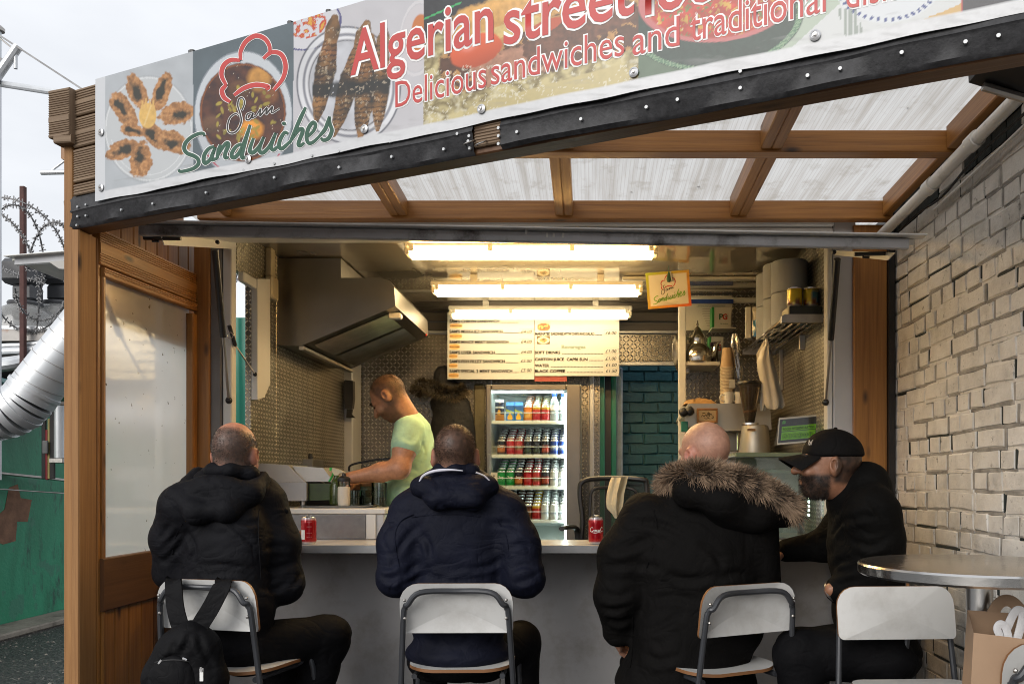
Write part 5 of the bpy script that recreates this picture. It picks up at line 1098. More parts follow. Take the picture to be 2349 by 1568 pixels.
# ---- coat on the rear wall, khaki sack, swivel chair and cloth
COATF = M('black_coat_cloth', (.012, .012, .014), .75, 0, .3, 10, .5, 25, .02)
ct = thing('hanging_coat', 'dark coat with fur edged hood hanging on the rear wall', 'coat', tuple(P(1040, 1100, 6.0)))
b = B(); b.box(PX(1088, 6.04), PX(1112, 6.04), 6.02, 6.06, .9, PZ(880, 6.04), .01); tag(b.build('khaki_sack', M('khaki_cloth', (.15, .13, .08), .8, 0, .2, 9, .4, 30, .01)), 'khaki hanging sack with faint print between coat and fridge', 'sack')
oc = thing('swivel_chair', 'black mesh backed swivel chair behind the serving shelf', 'chair', tuple(P(1405, 1300, 4.55)))
YC = 4.5; fr_ = smooth_path([P(1332, 1250, YC), P(1336, 1190, YC), P(1330, 1130, YC), P(1340, 1102, YC), P(1400, 1096, YC + .03), P(1470, 1099, YC), P(1484, 1112, YC), P(1482, 1180, YC), P(1476, 1250, YC)], 5)
b = B(); b.tube(fr_, .014, 8); b.build('back_frame', BLACKP, oc)
t = NT('chair_mesh'); v = t.coord('Object', (420, 420, 420)); ck = t.n('TexChecker'); t.l(v, ck.inputs[0]); ck.inputs['Scale'].default_value = 1
t.col((.02, .018, .014)); t.set(Roughness=.6); tp2 = t.n('BsdfTransparent'); ms = t.n('MixShader'); t.l(t.math('MULTIPLY', ck.outputs['Fac'], .7), ms.inputs[0]); t.l(t.b.outputs[0], ms.inputs[1]); t.l(tp2.outputs[0], ms.inputs[2]); t.l(ms.outputs[0], t.out.inputs[0])
b = B(); b.add([P(1336, 1250, YC + .01), P(1338, 1104, YC + .01), P(1400, 1099, YC + .035), P(1480, 1102, YC + .01), P(1478, 1250, YC + .01), P(1400, 1250, YC + .035)], [(0, 1, 2, 5), (5, 2, 3, 4)]); b.build('mesh_back', t.m, oc)
b = B(); b.tube(smooth_path([P(1352, 1240, YC - .02), P(1354, 1150, YC - .02), P(1362, 1122, YC - .02), P(1400, 1118, YC - .0), P(1452, 1122, YC - .02), P(1460, 1150, YC - .02), P(1458, 1240, YC - .02)], 5), .008, 6); b.build('inner_frame', BLACKP, oc)
for x in (1305, 1500):
    b = B(); b.tube(smooth_path([P(x - 16, 1212, YC - .25), P(x, 1208, YC - .16), P(x + 18, 1214, YC - .02), P(x + 22, 1260, YC)]), .017, 8, flat=.7); b.build('armrest', BLACKP, oc)
b = B(); b.box(PX(1335, YC), PX(1480, YC), YC - .42, YC - .02, .66, .73, .02); b.build('seat', BLACKP, oc)
b = B(); b.cyl((PX(1405, YC), YC - .2, .25), (PX(1405, YC), YC - .2, .66), .03, n=12); b.build('stem', BLACKM, oc)
for i in range(5):
    b = B(); a_ = i * 1.2566; q = Vector((PX(1405, YC), YC - .2, .25)); b.tube([q, q + Vector((.26 * math.cos(a_), .26 * math.sin(a_), -.03))], [.022, .014], 8); b.build('base_arm', BLACKP, oc)
g = thing('dish_cloth', 'cream dish cloth draped over the swivel chair back', 'cloth', tuple(P(1415, 1190, 4.47)))
cloth_strip('front_drape', g, [(1094, 1403, 1440), (1105, 1398, 1438), (1130, 1392, 1432), (1150, 1390, 1430), (1165, 1392, 1428), (1178, 1404, 1424), (1188, 1410, 1420)], 4.46, M('cream_cloth', (.62, .55, .38), .85, 0, .1, 9, .5, 50, .01), 3, .03, 12)
# ================================================================ BANNER
bn = thing('shop_banner', 'printed food banner fixed along the slanting canopy front', 'banner', tuple(FV(1.7, 2.33, .03)))
BT0, BT1, BZ0, BZ1 = FT(233)[0], 3.52, 2.343, 2.777
NX, NZ = 1080, 146
def bwave(t_, z_):
    return .022 + .0025 * np.sin(t_ * 3.3 + z_ * 3) + .0016 * np.sin(t_ * 9 + z_ * 6) * np.clip(1 - (z_ - BZ0) / (BZ1 - BZ0), 0, 1) ** 2
tt, zz = np.meshgrid(np.linspace(BT0, BT1, NX + 1), np.linspace(0, 1, NZ + 1)); tt = tt.ravel(); zq = zz.ravel()
zz = BZ0 + (BZ1 - BZ0) * zq + .0016 * np.sin(tt * 11) * (1 - zq) ** 3 + .0010 * np.sin(tt * 29) * (1 - zq) ** 4
of = bwave(tt, zz)
PW = np.array(A0)[None] + tt[:, None] * np.array(FD)[None] + of[:, None] * np.array(FN)[None]; PW[:, 2] = zz
bx_ = CX + PW[:, 0] / PW[:, 1] * F; by_ = CY - (PW[:, 2] - H) / PW[:, 1] * F     # where each cell of the print falls in the photograph the print is copied from
X, Yp = bx_, by_
C = np.empty((len(X), 3)); C[:] = (.66, .68, .72)
NZ2 = fbm(np.stack([X / 30, Yp / 30, X * 0], 1), 1); NF = fbm(np.stack([X / 9, Yp / 9, X * 0 + 3], 1), 5); NG = fbm(np.stack([X / 14, Yp / 14, X * 0 + 9], 1), 8)
def put(mask, c, a=1.): C[mask] = C[mask] * (1 - a) + np.array(c) * a
def sm(d, w): return np.clip(.5 - d / w, 0, 1)[:, None]
def blend(al, c):
    global C
    C = C * (1 - al) + np.asarray(c) * al
def ell(cx, cy, rx, ry, ang=0.):
    a = R(ang); dx = X - cx; dy = Yp - cy; u = dx * math.cos(a) + dy * math.sin(a); v = -dx * math.sin(a) + dy * math.cos(a); return np.hypot(u / rx, v / ry), u / rx, v / ry
def c1(x, y): return x * .3658, y * .3658            # picture notes taken in a zoomed crop
# 1: fried fish on a glass plate
r1 = X < 443; sl = Yp * 0
put(r1, (.50, .53, .56)); C[r1] *= (1 + .10 * NZ2[r1])[:, None]
d, u, v = ell(341, 296, 102, 122, 0)
blend(sm(d - 1, .03) * .8 * r1[:, None], (.62, .64, .65)); blend(((np.abs(d - .96) < .012)[:, None]) * .7 * r1[:, None], (.80, .82, .83)); blend(((np.abs(d - .86) < .01) & (v > .2))[:, None] * .6, (.80, .82, .83))
blend(((np.abs(d - 1.0) < .012))[:, None] * .5 * r1[:, None], (.35, .37, .40))
NW = fbm(np.stack([X / 5, Yp / 5, X * 0 + 2], 1), 15)
for (cx, cy, L, Wd, an) in ((195, 285, 118, 56, 68), (345, 290, 122, 54, 108), (115, 400, 140, 58, 58), (440, 420, 118, 66, -14), (170, 520, 85, 40, 12), (310, 555, 112, 56, 42), (415, 590, 112, 64, 22), (110, 640, 105, 60, -20), (218, 700, 112, 70, 98)):
    x, y = (420 + cx * .6552) / 1.7437, (180 + cy * .6552) / 1.7437; d, u, v = ell(x, y, L * .3758, Wd * .3758, an); d = d + .22 * NF + .10 * NW
    rim = np.clip((np.hypot(u / 1.1, (v - .12) / .85) - .34 + .55 * NG) / .28, 0, 1)[:, None]
    col = np.array((.035, .030, .016)) * (1 - rim) + np.array((.46, .215, .075)) * rim * (1 + .55 * NW + .35 * NF)[:, None]; hl = (np.clip(NW * 1.2 - .1, 0, 1) * rim[:, 0])[:, None] * .6; col = col * (1 - hl) + np.array((.74, .47, .22)) * hl
    blend(sm(d - 1, .10) * r1[:, None], np.clip(col, 0, 1))
x, y = c1(926, 725); d, u, v = ell(x, y, 20, 29); blend(sm(d - 1, .1), np.clip(np.array((.80, .50, .14)) * (1 + .25 * NF[:, None]), 0, 1))
for k in (-12, -4, 5, 13):
    m = (np.abs(X - x - k) < 3.6 - (y - 18 - Yp) * .12) & (Yp < y - 14) & (Yp > y - 42 + abs(k) * .6); put(m, (.78, .48, .15), .9)
m = (np.abs(u * .6 + v * .3) < .06) & (d < .9); put(m, (.9, .66, .30), .6)
# 2: bowl of stew
r2 = (X >= 443) & (X < 673); put(r2, (.115, .15, .17)); C[r2] *= (1 + .15 * NZ2[r2])[:, None]
d, u, v = ell(558, 264, 112, 146); blend(sm(d - 1, .02) * r2[:, None], np.array((.62, .66, .70)) * (1 - .25 * np.clip(v, 0, 1))[:, None])
blend(((np.abs(d - 1.0) < .012))[:, None] * r2[:, None] * .8, (.25, .28, .32)); blend(((np.abs(d - .96) < .014) & (v > .6))[:, None] * .9 * r2[:, None], (.48, .06, .10))
d, u, v = ell(557, 258, 99, 113); blend(sm(d - 1 + .02 * NF, .03) * r2[:, None], np.clip(np.array((.085, .028, .014)) * (1 + .9 * NG[:, None]), 0, 1)); inner = d < .98
blend(((np.abs(d - .97) < .02))[:, None] * .7 * r2[:, None], (.30, .09, .02))
for (cx, cy, rx, ry, c_) in ((1625, 500, 80, 85, (.50, .24, .05)), (1575, 815, 85, 70, (.70, .28, .03)), (1330, 780, 70, 60, (.13, .06, .03)), (1690, 600, 60, 60, (.20, .07, .02)), (1500, 560, 70, 60, (.12, .05, .02))):
    x, y = c1(cx, cy); d, u, v = ell(x, y, rx * .3658, ry * .3658); d = d + .12 * NF; blend(sm(d - .9, .35) * inner[:, None] * r2[:, None], np.clip(np.array(c_) * (1.1 - .35 * v)[:, None] * (1 + .3 * NF[:, None]), 0, 1))
rg = random.Random(3)
for k in range(46):
    a_ = rg.uniform(0, 6.28); q_ = rg.uniform(.15, .85) ** .7; x = 562 + math.cos(a_) * q_ * 82; y = 275 + math.sin(a_) * q_ * 88
    d, u, v = ell(x, y, rg.uniform(5, 9), rg.uniform(2.6, 4.2), rg.uniform(0, 180)); g_ = rg.uniform(.6, 1.2); blend(sm(d - 1, .4) * inner[:, None] * r2[:, None] * .85, np.array((.42, .33, .05)) * g_)
m = inner & r2 & (fbm(np.stack([X / 4, Yp / 4, X * 0], 1), 31) > .62); put(m, (.85, .75, .6), .8)
# 3: grilled sardines on a steel dish
r3 = (X >= 673) & (X < 972); put(r3, (.60, .59, .62)); C[r3] *= (1 + .06 * NZ2[r3])[:, None]
d, u, v = ell(705, 55, 80, 60, -15); m = r3 & (d < 1); put(m, (.70, .70, .74)); put(r3 & (np.abs(d - .97) < .03), (.10, .10, .25)); m = r3 & (d < .55) & (NF > -.1); put(m, (.60, .08, .03)); m = r3 & (d < .5) & (NF > .25); put(m, (.75, .40, .05))
for (rr, w_, c_) in ((1.0, .016, (.10, .11, .14)), (.94, .04, (.78, .79, .82)), (.87, .022, (.22, .23, .27)), (.82, .02, (.80, .81, .84)), (.77, .012, (.12, .13, .15))):
    d, u, v = ell(800, 196, 118, 134, -8); blend((sm(np.abs(d - rr) - w_, .02)) * r3[:, None] * .9, np.array(c_) * (1 + .12 * np.sin(np.arctan2(v, u) * 3))[:, None])
d, u, v = ell(800, 196, 118, 134, -8); blend(sm(d - .75, .03) * r3[:, None], np.clip(np.array((.55, .56, .60)) * (1 + .35 * NZ2[:, None]), 0, 1))
for (x0, y0, x1, y1, w_) in ((768, 42, 725, 280, 25), (842, 55, 766, 310, 25), (850, 85, 826, 318, 26), (882, 70, 866, 298, 23)):
    dx, dy = x1 - x0, y1 - y0; L2 = dx * dx + dy * dy; q_ = np.clip(((X - x0) * dx + (Yp - y0) * dy) / L2, 0, 1); ds_ = np.hypot(X - x0 - q_ * dx, Yp - y0 - q_ * dy)
    wv = w_ * np.interp(q_, [0, .1, .22, .5, .85, 1], [.35, .75, .6, 1, .62, .2]); d = ds_ / wv + .10 * NF
    sid = ((X - x0 - q_ * dx) / w_); tone = np.clip(.62 - .5 * np.abs(sid + .1) + .5 * NG, 0, 1)[:, None]
    col = np.array((.025, .022, .016)) * (1 - tone) + np.array((.42, .20, .06)) * tone
    br = np.clip(1 - np.abs(q_ - .52) / .09, 0, 1)[:, None]; col = col * (1 - .85 * br) + np.array((.012, .016, .016)) * .85 * br
    rd = np.clip(1 - np.abs(q_ - .32) / .12, 0, 1)[:, None] * np.clip(NF[:, None] + .4, 0, 1); col = col * (1 - rd * .6) + np.array((.50, .16, .03)) * rd * .6
    hl = (np.clip(NF - .35, 0, 1) * 1.6)[:, None]; col = col * (1 - hl) + np.array((.80, .62, .38)) * hl
    blend(sm(d - 1, .12) * r3[:, None], np.clip(col, 0, 1))
cb_m = np.clip(1 - np.abs(Yp - 203 + (X - 800) * .05 + 6 * NF) / 20, 0, 1) * (X > 716) * (X < 892) * r3; blend(np.clip(cb_m * 2.2, 0, .94)[:, None] * (NW[:, None] < .45), (.012, .015, .015))
st_ = (np.sin(Yp * .55 + 4 * NF + X * .05) > .55) & r3 & (X > 722) & (X < 888) & (Yp > 95) & (Yp < 300) & (C[:, 0] > .06) & (C[:, 2] < .30); C[st_] *= .35
sv = r3 & (NW > .42) & (X > 722) & (X < 888) & (Yp > 60) & (Yp < 300) & (C[:, 2] < .30); C[sv] = C[sv] * .4 + np.array((.60, .50, .38)) * .6
d, u, v = ell(958, 88, 42, 88, 6); m = r3 & (np.abs(d - .96) < .045); put(m, (.72, .70, .72), .9); m = r3 & (d < .88); put(m, (.66, .63, .65), .8); d2, _, _ = ell(966, 75, 22, 42); blend(sm(d2 - 1, .1) * r3[:, None], (.62, .20, .05)); d2, _, _ = ell(950, 100, 18, 32); blend(sm(d2 - 1, .1) * r3[:, None], (.70, .26, .06))
# 4: sandwich in gold foil
r4 = (X >= 972) & (X < 1465)
fo = np.abs(fbm(np.stack([X / 34 + Yp / 60, Yp / 22 - X / 90, X * 0], 1), 12)); fr_ = np.clip(fo * 2.4, 0, 1)[:, None]
col = np.array((.22, .17, .07)) * (1 - fr_) + np.array((.66, .56, .28)) * fr_; hl = (np.clip(NG - .25, 0, 1) * 1.8)[:, None]; col = col * (1 - hl) + np.array((.85, .80, .60)) * hl
blend(r4[:, None] * 1., np.clip(col, 0, 1))
m = r4 & (Yp - 92 + (X - 972) * .62 < 14 * NZ2); put(m, (.025, .027, .032)); C[m] *= (1 + .4 * NF[m])[:, None]
m = r4 & (np.abs(Yp - 42 + (X - 978) * .45) < 2.2) & (X < 1058); put(m, (.05, .45, .14))
def slab(x0, y0, x1, y1, w_, col_fn, k=.12, msk=r4):
    dx, dy = x1 - x0, y1 - y0; L2 = dx * dx + dy * dy; q_ = np.clip(((X - x0) * dx + (Yp - y0) * dy) / L2, 0, 1); ds_ = np.hypot(X - x0 - q_ * dx, Yp - y0 - q_ * dy); sgn = ((X - x0) * dy - (Yp - y0) * dx) / math.sqrt(L2) / w_
    blend(sm(ds_ / w_ - 1 + k * NF, .12) * msk[:, None], np.clip(col_fn(sgn), 0, 1))
slab(1090, 75, 1430, -30, 60, lambda s: np.array((.66, .36, .10)) * (1 + .25 * s)[:, None] * (1 + .3 * NF[:, None]))
slab(1070, 150, 1420, 60, 62, lambda s: np.where((NG > .15)[:, None], np.array((.52, .27, .09)), np.array((.11, .045, .022))) * (1 + .4 * NF[:, None]))
slab(1110, 165, 1240, 130, 34, lambda s: np.array((.48, .24, .15)) * (1 + .5 * NF[:, None]), .3)
slab(1230, 120, 1430, 25, 30, lambda s: np.array((.16, .06, .03)) * (1 + .7 * NF[:, None]), .3)
slab(1075, 96, 1230, 50, 14, lambda s: np.array((.74, .54, .20)) * (1 + .3 * NF[:, None]), .2)
d, u, v = ell(1092, 116, 62, 36, -22); blend(sm(d - 1 + .05 * NF, .08) * r4[:, None], np.clip(np.array((.62, .10, .03)) * (1.15 - .35 * v)[:, None] + .25 * np.exp(-((u + .2) ** 2 + (v + .4) ** 2) / .06)[:, None], 0, 1))
d, u, v = ell(1250, 62, 44, 14, -25); blend(sm(d - 1 + .08 * NF, .1) * r4[:, None], np.array((.55, .09, .03)))
slab(1095, 265, 1420, 175, 26, lambda s: np.array((.60, .50, .24)) * (1 + .08 * NF[:, None]), .05)
m = r4 & (np.abs(NZ2 - NG) < .045) & (Yp > 150); put(m, (.86, .82, .66), .7)
# 5: salsa bowl, white plates, table
r5 = X >= 1465; put(r5, (.10, .16, .10)); C[r5] *= (1 + .3 * NZ2[r5])[:, None]
m = r5 & (X + (Yp - 60) * .9 > 1800); put(m, (.46, .54, .44)); m = r5 & (X + (Yp - 60) * 1.1 > 1870) ; put(m, (.68, .70, .70))
d, u, v = ell(1640, 40, 205, 122, -6); blend(sm(d - 1, .015) * r5[:, None], np.array((.020, .05, .038)) * (1 + .3 * NF)[:, None])
wv = (np.abs(d - .955) < .035) & (v > -.1); put(r5 & wv, (.10, .22, .13)); put(r5 & wv & (np.sin(np.arctan2(v, u) * 130 + np.sign(d - .955) * 1.5) > .2), (.26, .40, .24))
d, u, v = ell(1640, 5, 176, 92, -4); blend(sm(d - 1, .02) * r5[:, None], (.60, .17, .17)); d2 = d
salsa = np.where((NF > .28)[:, None], np.array((.62, .36, .05)), np.where((NF < -.35)[:, None], np.array((.16, .22, .05)), np.array((.55, .05, .025)))) * (1 + .5 * NG[:, None])
blend(sm(d2 - .90, .04) * r5[:, None], np.clip(salsa, 0, 1)); sp_ = r5 & (d2 < .88) & (fbm(np.stack([X / 6, Yp / 6, X * 0], 1), 44) > .5); put(sp_, (.85, .72, .66), .75)
r6 = (X > 1930) & (X < 2208); m = r6 & (Yp > 95 - (X - 2000) * .42 + 6 * NZ2); put(m, (.66, .42, .15)); m = r6 & (Yp > 108 - (X - 1900) * .20 + 8 * NZ2) & (Yp < 130 - (X - 1900) * .22) ; put(m, (.30, .15, .07))
d, u, v = ell(2040, -40, 125, 92, -8); blend(sm(d - 1, .02) * (X > 1900)[:, None] * (X < 2208)[:, None], (.72, .75, .78)); m = (np.abs(d - .92) < .05) & (np.sin(np.arctan2(v, u) * 44) > .1) & (X < 2205); put(m, (.05, .08, .26))
m = (np.abs(X - 1948 - (Yp - 40) * .3) < 22) & (Yp > 20) & (Yp < 120) & (np.sin(X * .5) > -.2); put(m, (.16, .22, .17), .7)
m = X >= 2207; put(m, (.03, .03, .04)); m = (X > 2205) & (X < 2208.5); put(m, (.5, .06, .06))
# white hem, left margin, grime
hem = zq < .062 + .012 * np.clip((X - 900) / 1400, 0, 1); al = np.clip((.075 - zq) / .01, 0, 1)[:, None]; blend(al, np.array((.74, .75, .77)) * (1 + .06 * NF)[:, None])
blend(((X < 241))[:, None] * 1., (.70, .72, .75))
hz = np.clip((fbm(np.stack([X / 60, Yp / 10, X * 0], 1), 77) - .1) * .7, 0, .35)[:, None] * (zq < .14)[:, None]; blend(hz, (.30, .30, .30))
C = np.clip(C, 0, 1); C = np.clip((C - .015) * .80, 0, 1)                      # whole print toned down evenly
me = bpy.data.meshes.new('banner_sheet'); base = np.array(bn.location)
nv = len(X); me.vertices.add(nv); me.vertices.foreach_set('co', (PW - base).astype(np.float32).ravel())
ii, jj = np.meshgrid(np.arange(NX), np.arange(NZ)); a0 = (jj * (NX + 1) + ii).ravel(); q4 = np.stack([a0, a0 + 1, a0 + NX + 2, a0 + NX + 1], 1).astype(np.int32)
me.loops.add(q4.size); me.loops.foreach_set('vertex_index', q4.ravel()); me.polygons.add(len(q4)); me.polygons.foreach_set('loop_start', np.arange(0, q4.size, 4, dtype=np.int32))
me.update(calc_edges=True); ca = me.color_attributes.new('Col', 'FLOAT_COLOR', 'POINT'); AA = np.ones((nv, 4), np.float32); AA[:, :3] = C; ca.data.foreach_set('color', AA.ravel())
me.polygons.foreach_set('use_smooth', [True] * len(q4)); VINYL = attr_mat('vinyl_print', .38, 0, .12, .15); me.materials.append(VINYL)
o = bpy.data.objects.new('banner_sheet', me); COL.objects.link(o); o.parent = bn
# lettering on the banner: red with a white outline, script in green and black
def offs(t_, z_): return float(bwave(np.array([t_]), np.array([z_]))[0])
def btext(word, x0, x1, ybase, cap, mat=RED, bold=.012, ol=.030):
    t0 = FT(x0)[0]; t1 = FT(x1)[0]; zb = PZ(ybase, FT(x0)[1])
    for m_, bo, dz in ((WHITE, bold + ol, .0004), (mat, bold, .0014)):
        ob = text('lettering', word, bn, m_, FV(t0, zb, 0), FD, Vector((0, 0, 1)), t1 - t0, cap, bo)
        A = np.empty(len(ob.data.vertices) * 3, np.float32); ob.data.vertices.foreach_get('co', A); A = A.reshape(-1, 3) + np.array(bn.location, np.float32)
        tl_ = (A - np.array(A0, np.float32)) @ np.array(FD, np.float32); w_ = bwave(tl_, A[:, 2]) + dz + .0004
        A2 = A + w_[:, None] * np.array(FN, np.float32)[None]; ob.data.vertices.foreach_set('co', (A2 - np.array(bn.location, np.float32)).astype(np.float32).ravel()); ob.data.update()
cap1 = (180 - 76) * FT(830)[1] / F; cap2 = (252 - 190) * FT(930)[1] / F
btext('Algerian', 815, 1143, 180, cap1); btext('street', 1166, 1463, 113, cap1); btext('food', 1480, 1720, 47, cap1)
btext('Delicious', 918, 1126, 254, cap2, ol=.035, bold=.0); btext('sandwiches', 1137, 1441, 204, cap2, ol=.035, bold=.0); btext('and', 1459, 1566, 138, cap2, ol=.035, bold=.0); btext('traditional', 1590, 1898, 106, cap2, ol=.035, bold=.0); btext('dishes', 1944, 2125, 33, cap2, ol=.035, bold=.0)
def onb(lift):
    def f(x, y):
        t_, Y = FT(x * .3658); z_ = PZ(y * .3658, Y); return FV(t_, z_, offs(t_, z_) + lift)
    return f
for nm, lst, mat, w_, ol in (('hat_emblem', HAT, RED, 29, 8), ('lettering', SAMS, INK, 9, 8), ('lettering', SAND, DGREEN, 25, 9)):
    strokes(nm, bn, WHITE, lst, onb(.0010), w_ + ol, 6, .5); strokes(nm, bn, mat, lst, onb(.0019), w_, 6, .4)
WASH = M('steel_washer', (.60, .60, .61), .35, .8, .1, 20, .1)
for x, y in ((248, 310), (248, 436), (582, 371), (848, 303), (1115, 258), (1463, 177), (1874, 93)):
    q = FP(x, y, 0); t_ = (q - A0).dot(FD); q = FP(x, y, offs(t_, q.z) + .003); m_ = Matrix((FD, Vector((0, 0, 1)), FN)).transposed()
    b = B(); b.lathe([(.013, 0), (.013, .002), (.009, .004), (.0085, .003), (.006, .004), (.0055, .006), (.001, .0055)], 16, q, m_, cap=False); k = b.build('washer', WASH, bn)
    b = B(); b.lathe([(.0045, .006), (.004, .0085), (.0005, .009)], 10, q, m_, cap=False); b.build('screw_head', STEELD, k)
for x in (672, 443 + 2, 1225 * .3658, 760):
    b = B(); q = FP(x, 190 - (x - 233) * .289, .01); b.cyl(q, q + Vector((0, 0, .012)), .01, n=8); b.build('top_peg', BLACKP, bn)
# ================================================================ OUTSIDE: pipe, heater, furniture, left yard
# ---- waste pipe along the brick wall, with clips and cable
PIPE = M('white_pipe', (.74, .73, .70), .35, 0, .08, 5, .05, dirt=5, dcol=(.25, .22, .18))
pp = thing('waste_pipe', 'white plastic waste pipe clipped along the top of the brick wall', 'pipe', (1.385, 3.3, 2.5))
pA, pB, pC, pD = Vector((1.355, 3.96, 2.49)), Vector((1.36, 3.40, 2.525)), Vector((1.36, 3.02, 2.55)), Vector((1.36, 1.6, 2.625))
for k, (a, c2, r) in enumerate(((pA, pB, .0235), (pB, pC, .025), (pC, pD, .0235))):
    b = B(); b.cyl(a, c2, r, n=16); b.build('pipe_length', PIPE, pp)
for q in (pB, pC):
    b = B(); d_ = (pD - pA).normalized(); b.cyl(q - d_ * .012, q + d_ * .05, .030, n=16); b.build('socket', PIPE, pp)
cb_ = thing('cable', 'black cable running beside the white waste pipe', 'cable', (1.39, 3.3, 2.47))
b = B(); b.tube(smooth_path([(1.33, 3.95, 2.50), (1.39, 3.9, 2.475), (1.392, 3.6, 2.485), (1.394, 3.35, 2.475), (1.396, 3.05, 2.52), (1.396, 2.6, 2.535), (1.39, 1.8, 2.60)]), .005, 6); b.build('cable_run', RUBBER, cb_)
b = B(); b.tube(smooth_path([(1.404, 3.45, 2.455), (1.404, 3.1, 2.475), (1.404, 2.7, 2.50), (1.40, 2.0, 2.56)]), .006, 6); b.build('white_cable', WHITEP, cb_)
he = thing('patio_heater', 'black box heater hung under the canopy corner at upper right', 'heater', tuple(P(2290, 190, 2.25)))
b = B(); pl = [(2221, 166), (2240, 163), (2420, 138), (2420, 252), (2330, 226), (2300, 214), (2222, 190)]
b.prism([P(x, y, 2.3) for x, y in pl], (0, -.16, .012)); b.build('casing', BLACKM, he)
b = B(); b.tube([P(2255, 198, 2.28), P(2400, 240, 2.28)], .012, 8); b.build('element', STEELD, he)
b = B(); b.box(P(2330, 150, 2.3).x - .01, P(2330, 150, 2.3).x + .01, 2.28, 2.32, P(2330, 150, 2.3).z, 2.64); b.build('hanger', BLACKM, he)

# ---- bar stools (laminate back and seat on grey tube frame)
LAM = M('white_laminate', (.56, .56, .55), .38, 0, .05, 3, .03, dirt=4, dcol=(.42, .41, .39)); PLY = wood('ply_edge', (.20, .08, .03), (.38, .19, .08), .5, knots=False)
TUBE = M('grey_tube', (.05, .053, .06), .34, .3, .12, 9, .08)
def slab_mesh(out, th, curve_fn, mats_top, n=8):
    """bent laminated board: outline in (u, v), thickness th along normal from curve_fn"""
    b = B(); m = len(out); c = (sum(p[0] for p in out) / m, sum(p[1] for p in out) / m)
    rings = [1, .97, .8, .6, .4, .2]; vs = []
    for side in (0, 1):
        for k in rings:
            for u, v in out: vs.append(curve_fn(c[0] + (u - c[0]) * k, c[1] + (v - c[1]) * k, th * side))
        vs.append(curve_fn(c[0], c[1], th * side))
    R_ = len(rings) * m + 1; fs = []; mi = []
    for side in (0, 1):
        o_ = side * R_
        for r in range(len(rings) - 1):
            for i in range(m): j = (i + 1) % m; fs.append((o_ + r * m + i, o_ + r * m + j, o_ + (r + 1) * m + j, o_ + (r + 1) * m + i)); mi.append(0)
        for i in range(m): fs.append((o_ + (len(rings) - 1) * m + i, o_ + (len(rings) - 1) * m + (i + 1) % m, o_ + R_ - 1)); mi.append(0)
    for i in range(m): j = (i + 1) % m; fs.append((i, j, R_ + j, R_ + i)); mi.append(1)
    b.add(vs, fs); b.mi = mi; return b
def rrect(w, h, r, top_only=False, n=5):
    o_ = []
    for cx, cy, a0 in ((w/2 - r, h/2 - r, 0), (-w/2 + r, h/2 - r, 90), (-w/2 + (.02 if top_only else r), -h/2 + (.02 if top_only else r), 180), (w/2 - (.02 if top_only else r), -h/2 + (.02 if top_only else r), 270)):
        rr = r if (a0 < 180 or not top_only) else .02
        for k in range(n + 1): a = R(a0 + 90 * k / n); o_.append((cx + rr * math.cos(a), cy + rr * math.sin(a)))
    return o_
SEAT = .655
def stool(label, cx, cy, yaw, w=.405, zb0=.815, zb1=.985, seat=SEAT):
    """yaw 0: the sitter looks along +y; (cx, cy) is the middle of the backrest"""
    g = thing('bar_stool', label, 'stool', (cx, cy, 0), 'white bar stools'); Rm = rotz(yaw); O = Vector((cx, cy, 0))
    T = lambda x, y, z: O + Rm @ Vector((x, y, 0)) + Vector((0, 0, z))
    zc = (zb0 + zb1) / 2; hh = zb1 - zb0
    o_ = rrect(w, hh, .065, True)
    cf = lambda u, v, t_: T(u, .035 * (1 - (u / (w / 2)) ** 2) + (v) * -.18 + t_ * 1.0, zc + v + .012 * (u / (w / 2)) ** 2 * (v / hh * 1.2 - .4))
    slab_mesh(o_, .011, cf, None).build('backrest', [LAM, PLY], g, smooth=60)
    # rear tube: up one side, across behind the backrest, down the other side to the floor
    x1 = w / 2 - .022
    pts = [T(-x1 - .055, .10, .0), T(-x1 - .012, -.0, zb0 - .02), T(-x1, -.014, zc), T(-x1 + .012, -.026, zb1 - .07), T(-x1 + .055, -.024, zb1 - .028), T(0, .002, zb1 - .026), T(x1 - .055, -.024, zb1 - .028), T(x1 - .012, -.026, zb1 - .07), T(x1, -.014, zc), T(x1 + .012, 0, zb0 - .02), T(x1 + .055, .10, 0)]
    b = B(); b.tube(smooth_path(pts, 5), .0105, 10); b.build('back_frame', TUBE, g)
    s0 = rrect(w - .02, .32, .10); sf_ = lambda u, v, t_: T(u, .20 + v, seat + t_ + .010 * (u / .2) ** 2 - .02 * max(0, v / .16) ** 3)
    slab_mesh(s0, .012, sf_, None).build('seat', [LAM, PLY], g, smooth=60)
    for s in (-1, 1):
        b = B(); b.tube(smooth_path([T(s * (x1 - .02), .05, seat - .012), T(s * (x1 - .02), .30, seat - .012), T(s * (x1 + .02), .36, seat - .03), T(s * (x1 + .03), .40, 0)], 5), .0105, 8); b.build('leg', TUBE, g)
        b = B(); q = T(s * x1, -.02, zc - .035); b.ball(q, .006, 8, 6); q = T(s * x1, -.024, zc + .03); b.ball(q, .006, 8, 6); o2 = b.build('rivet', STEELD, g); o2['kind'] = 'stuff'
    for z, y in ((.20, .385), (.26, .02)):
        b = B(); b.tube([T(-x1 - .03, y, z), T(x1 + .03, y, z)], .009, 8); b.build('footrest', TUBE, g)
    return g
stool('white bar stool at the left with a backpack hung on it', PX(474, 3.03), 3.03, R(-14), .405, .83, 1.0)
stool('white bar stool under the customer in the navy hooded jacket', PX(1047, 3.05), 3.05, R(1))
stool('white bar stool turned aside behind the customer with the fur hood', PX(1718, 3.02), 3.02, R(26))
stool('empty white bar stool facing the camera in front of the metal table', PX(2053, 2.98), 2.98, R(183), .418)
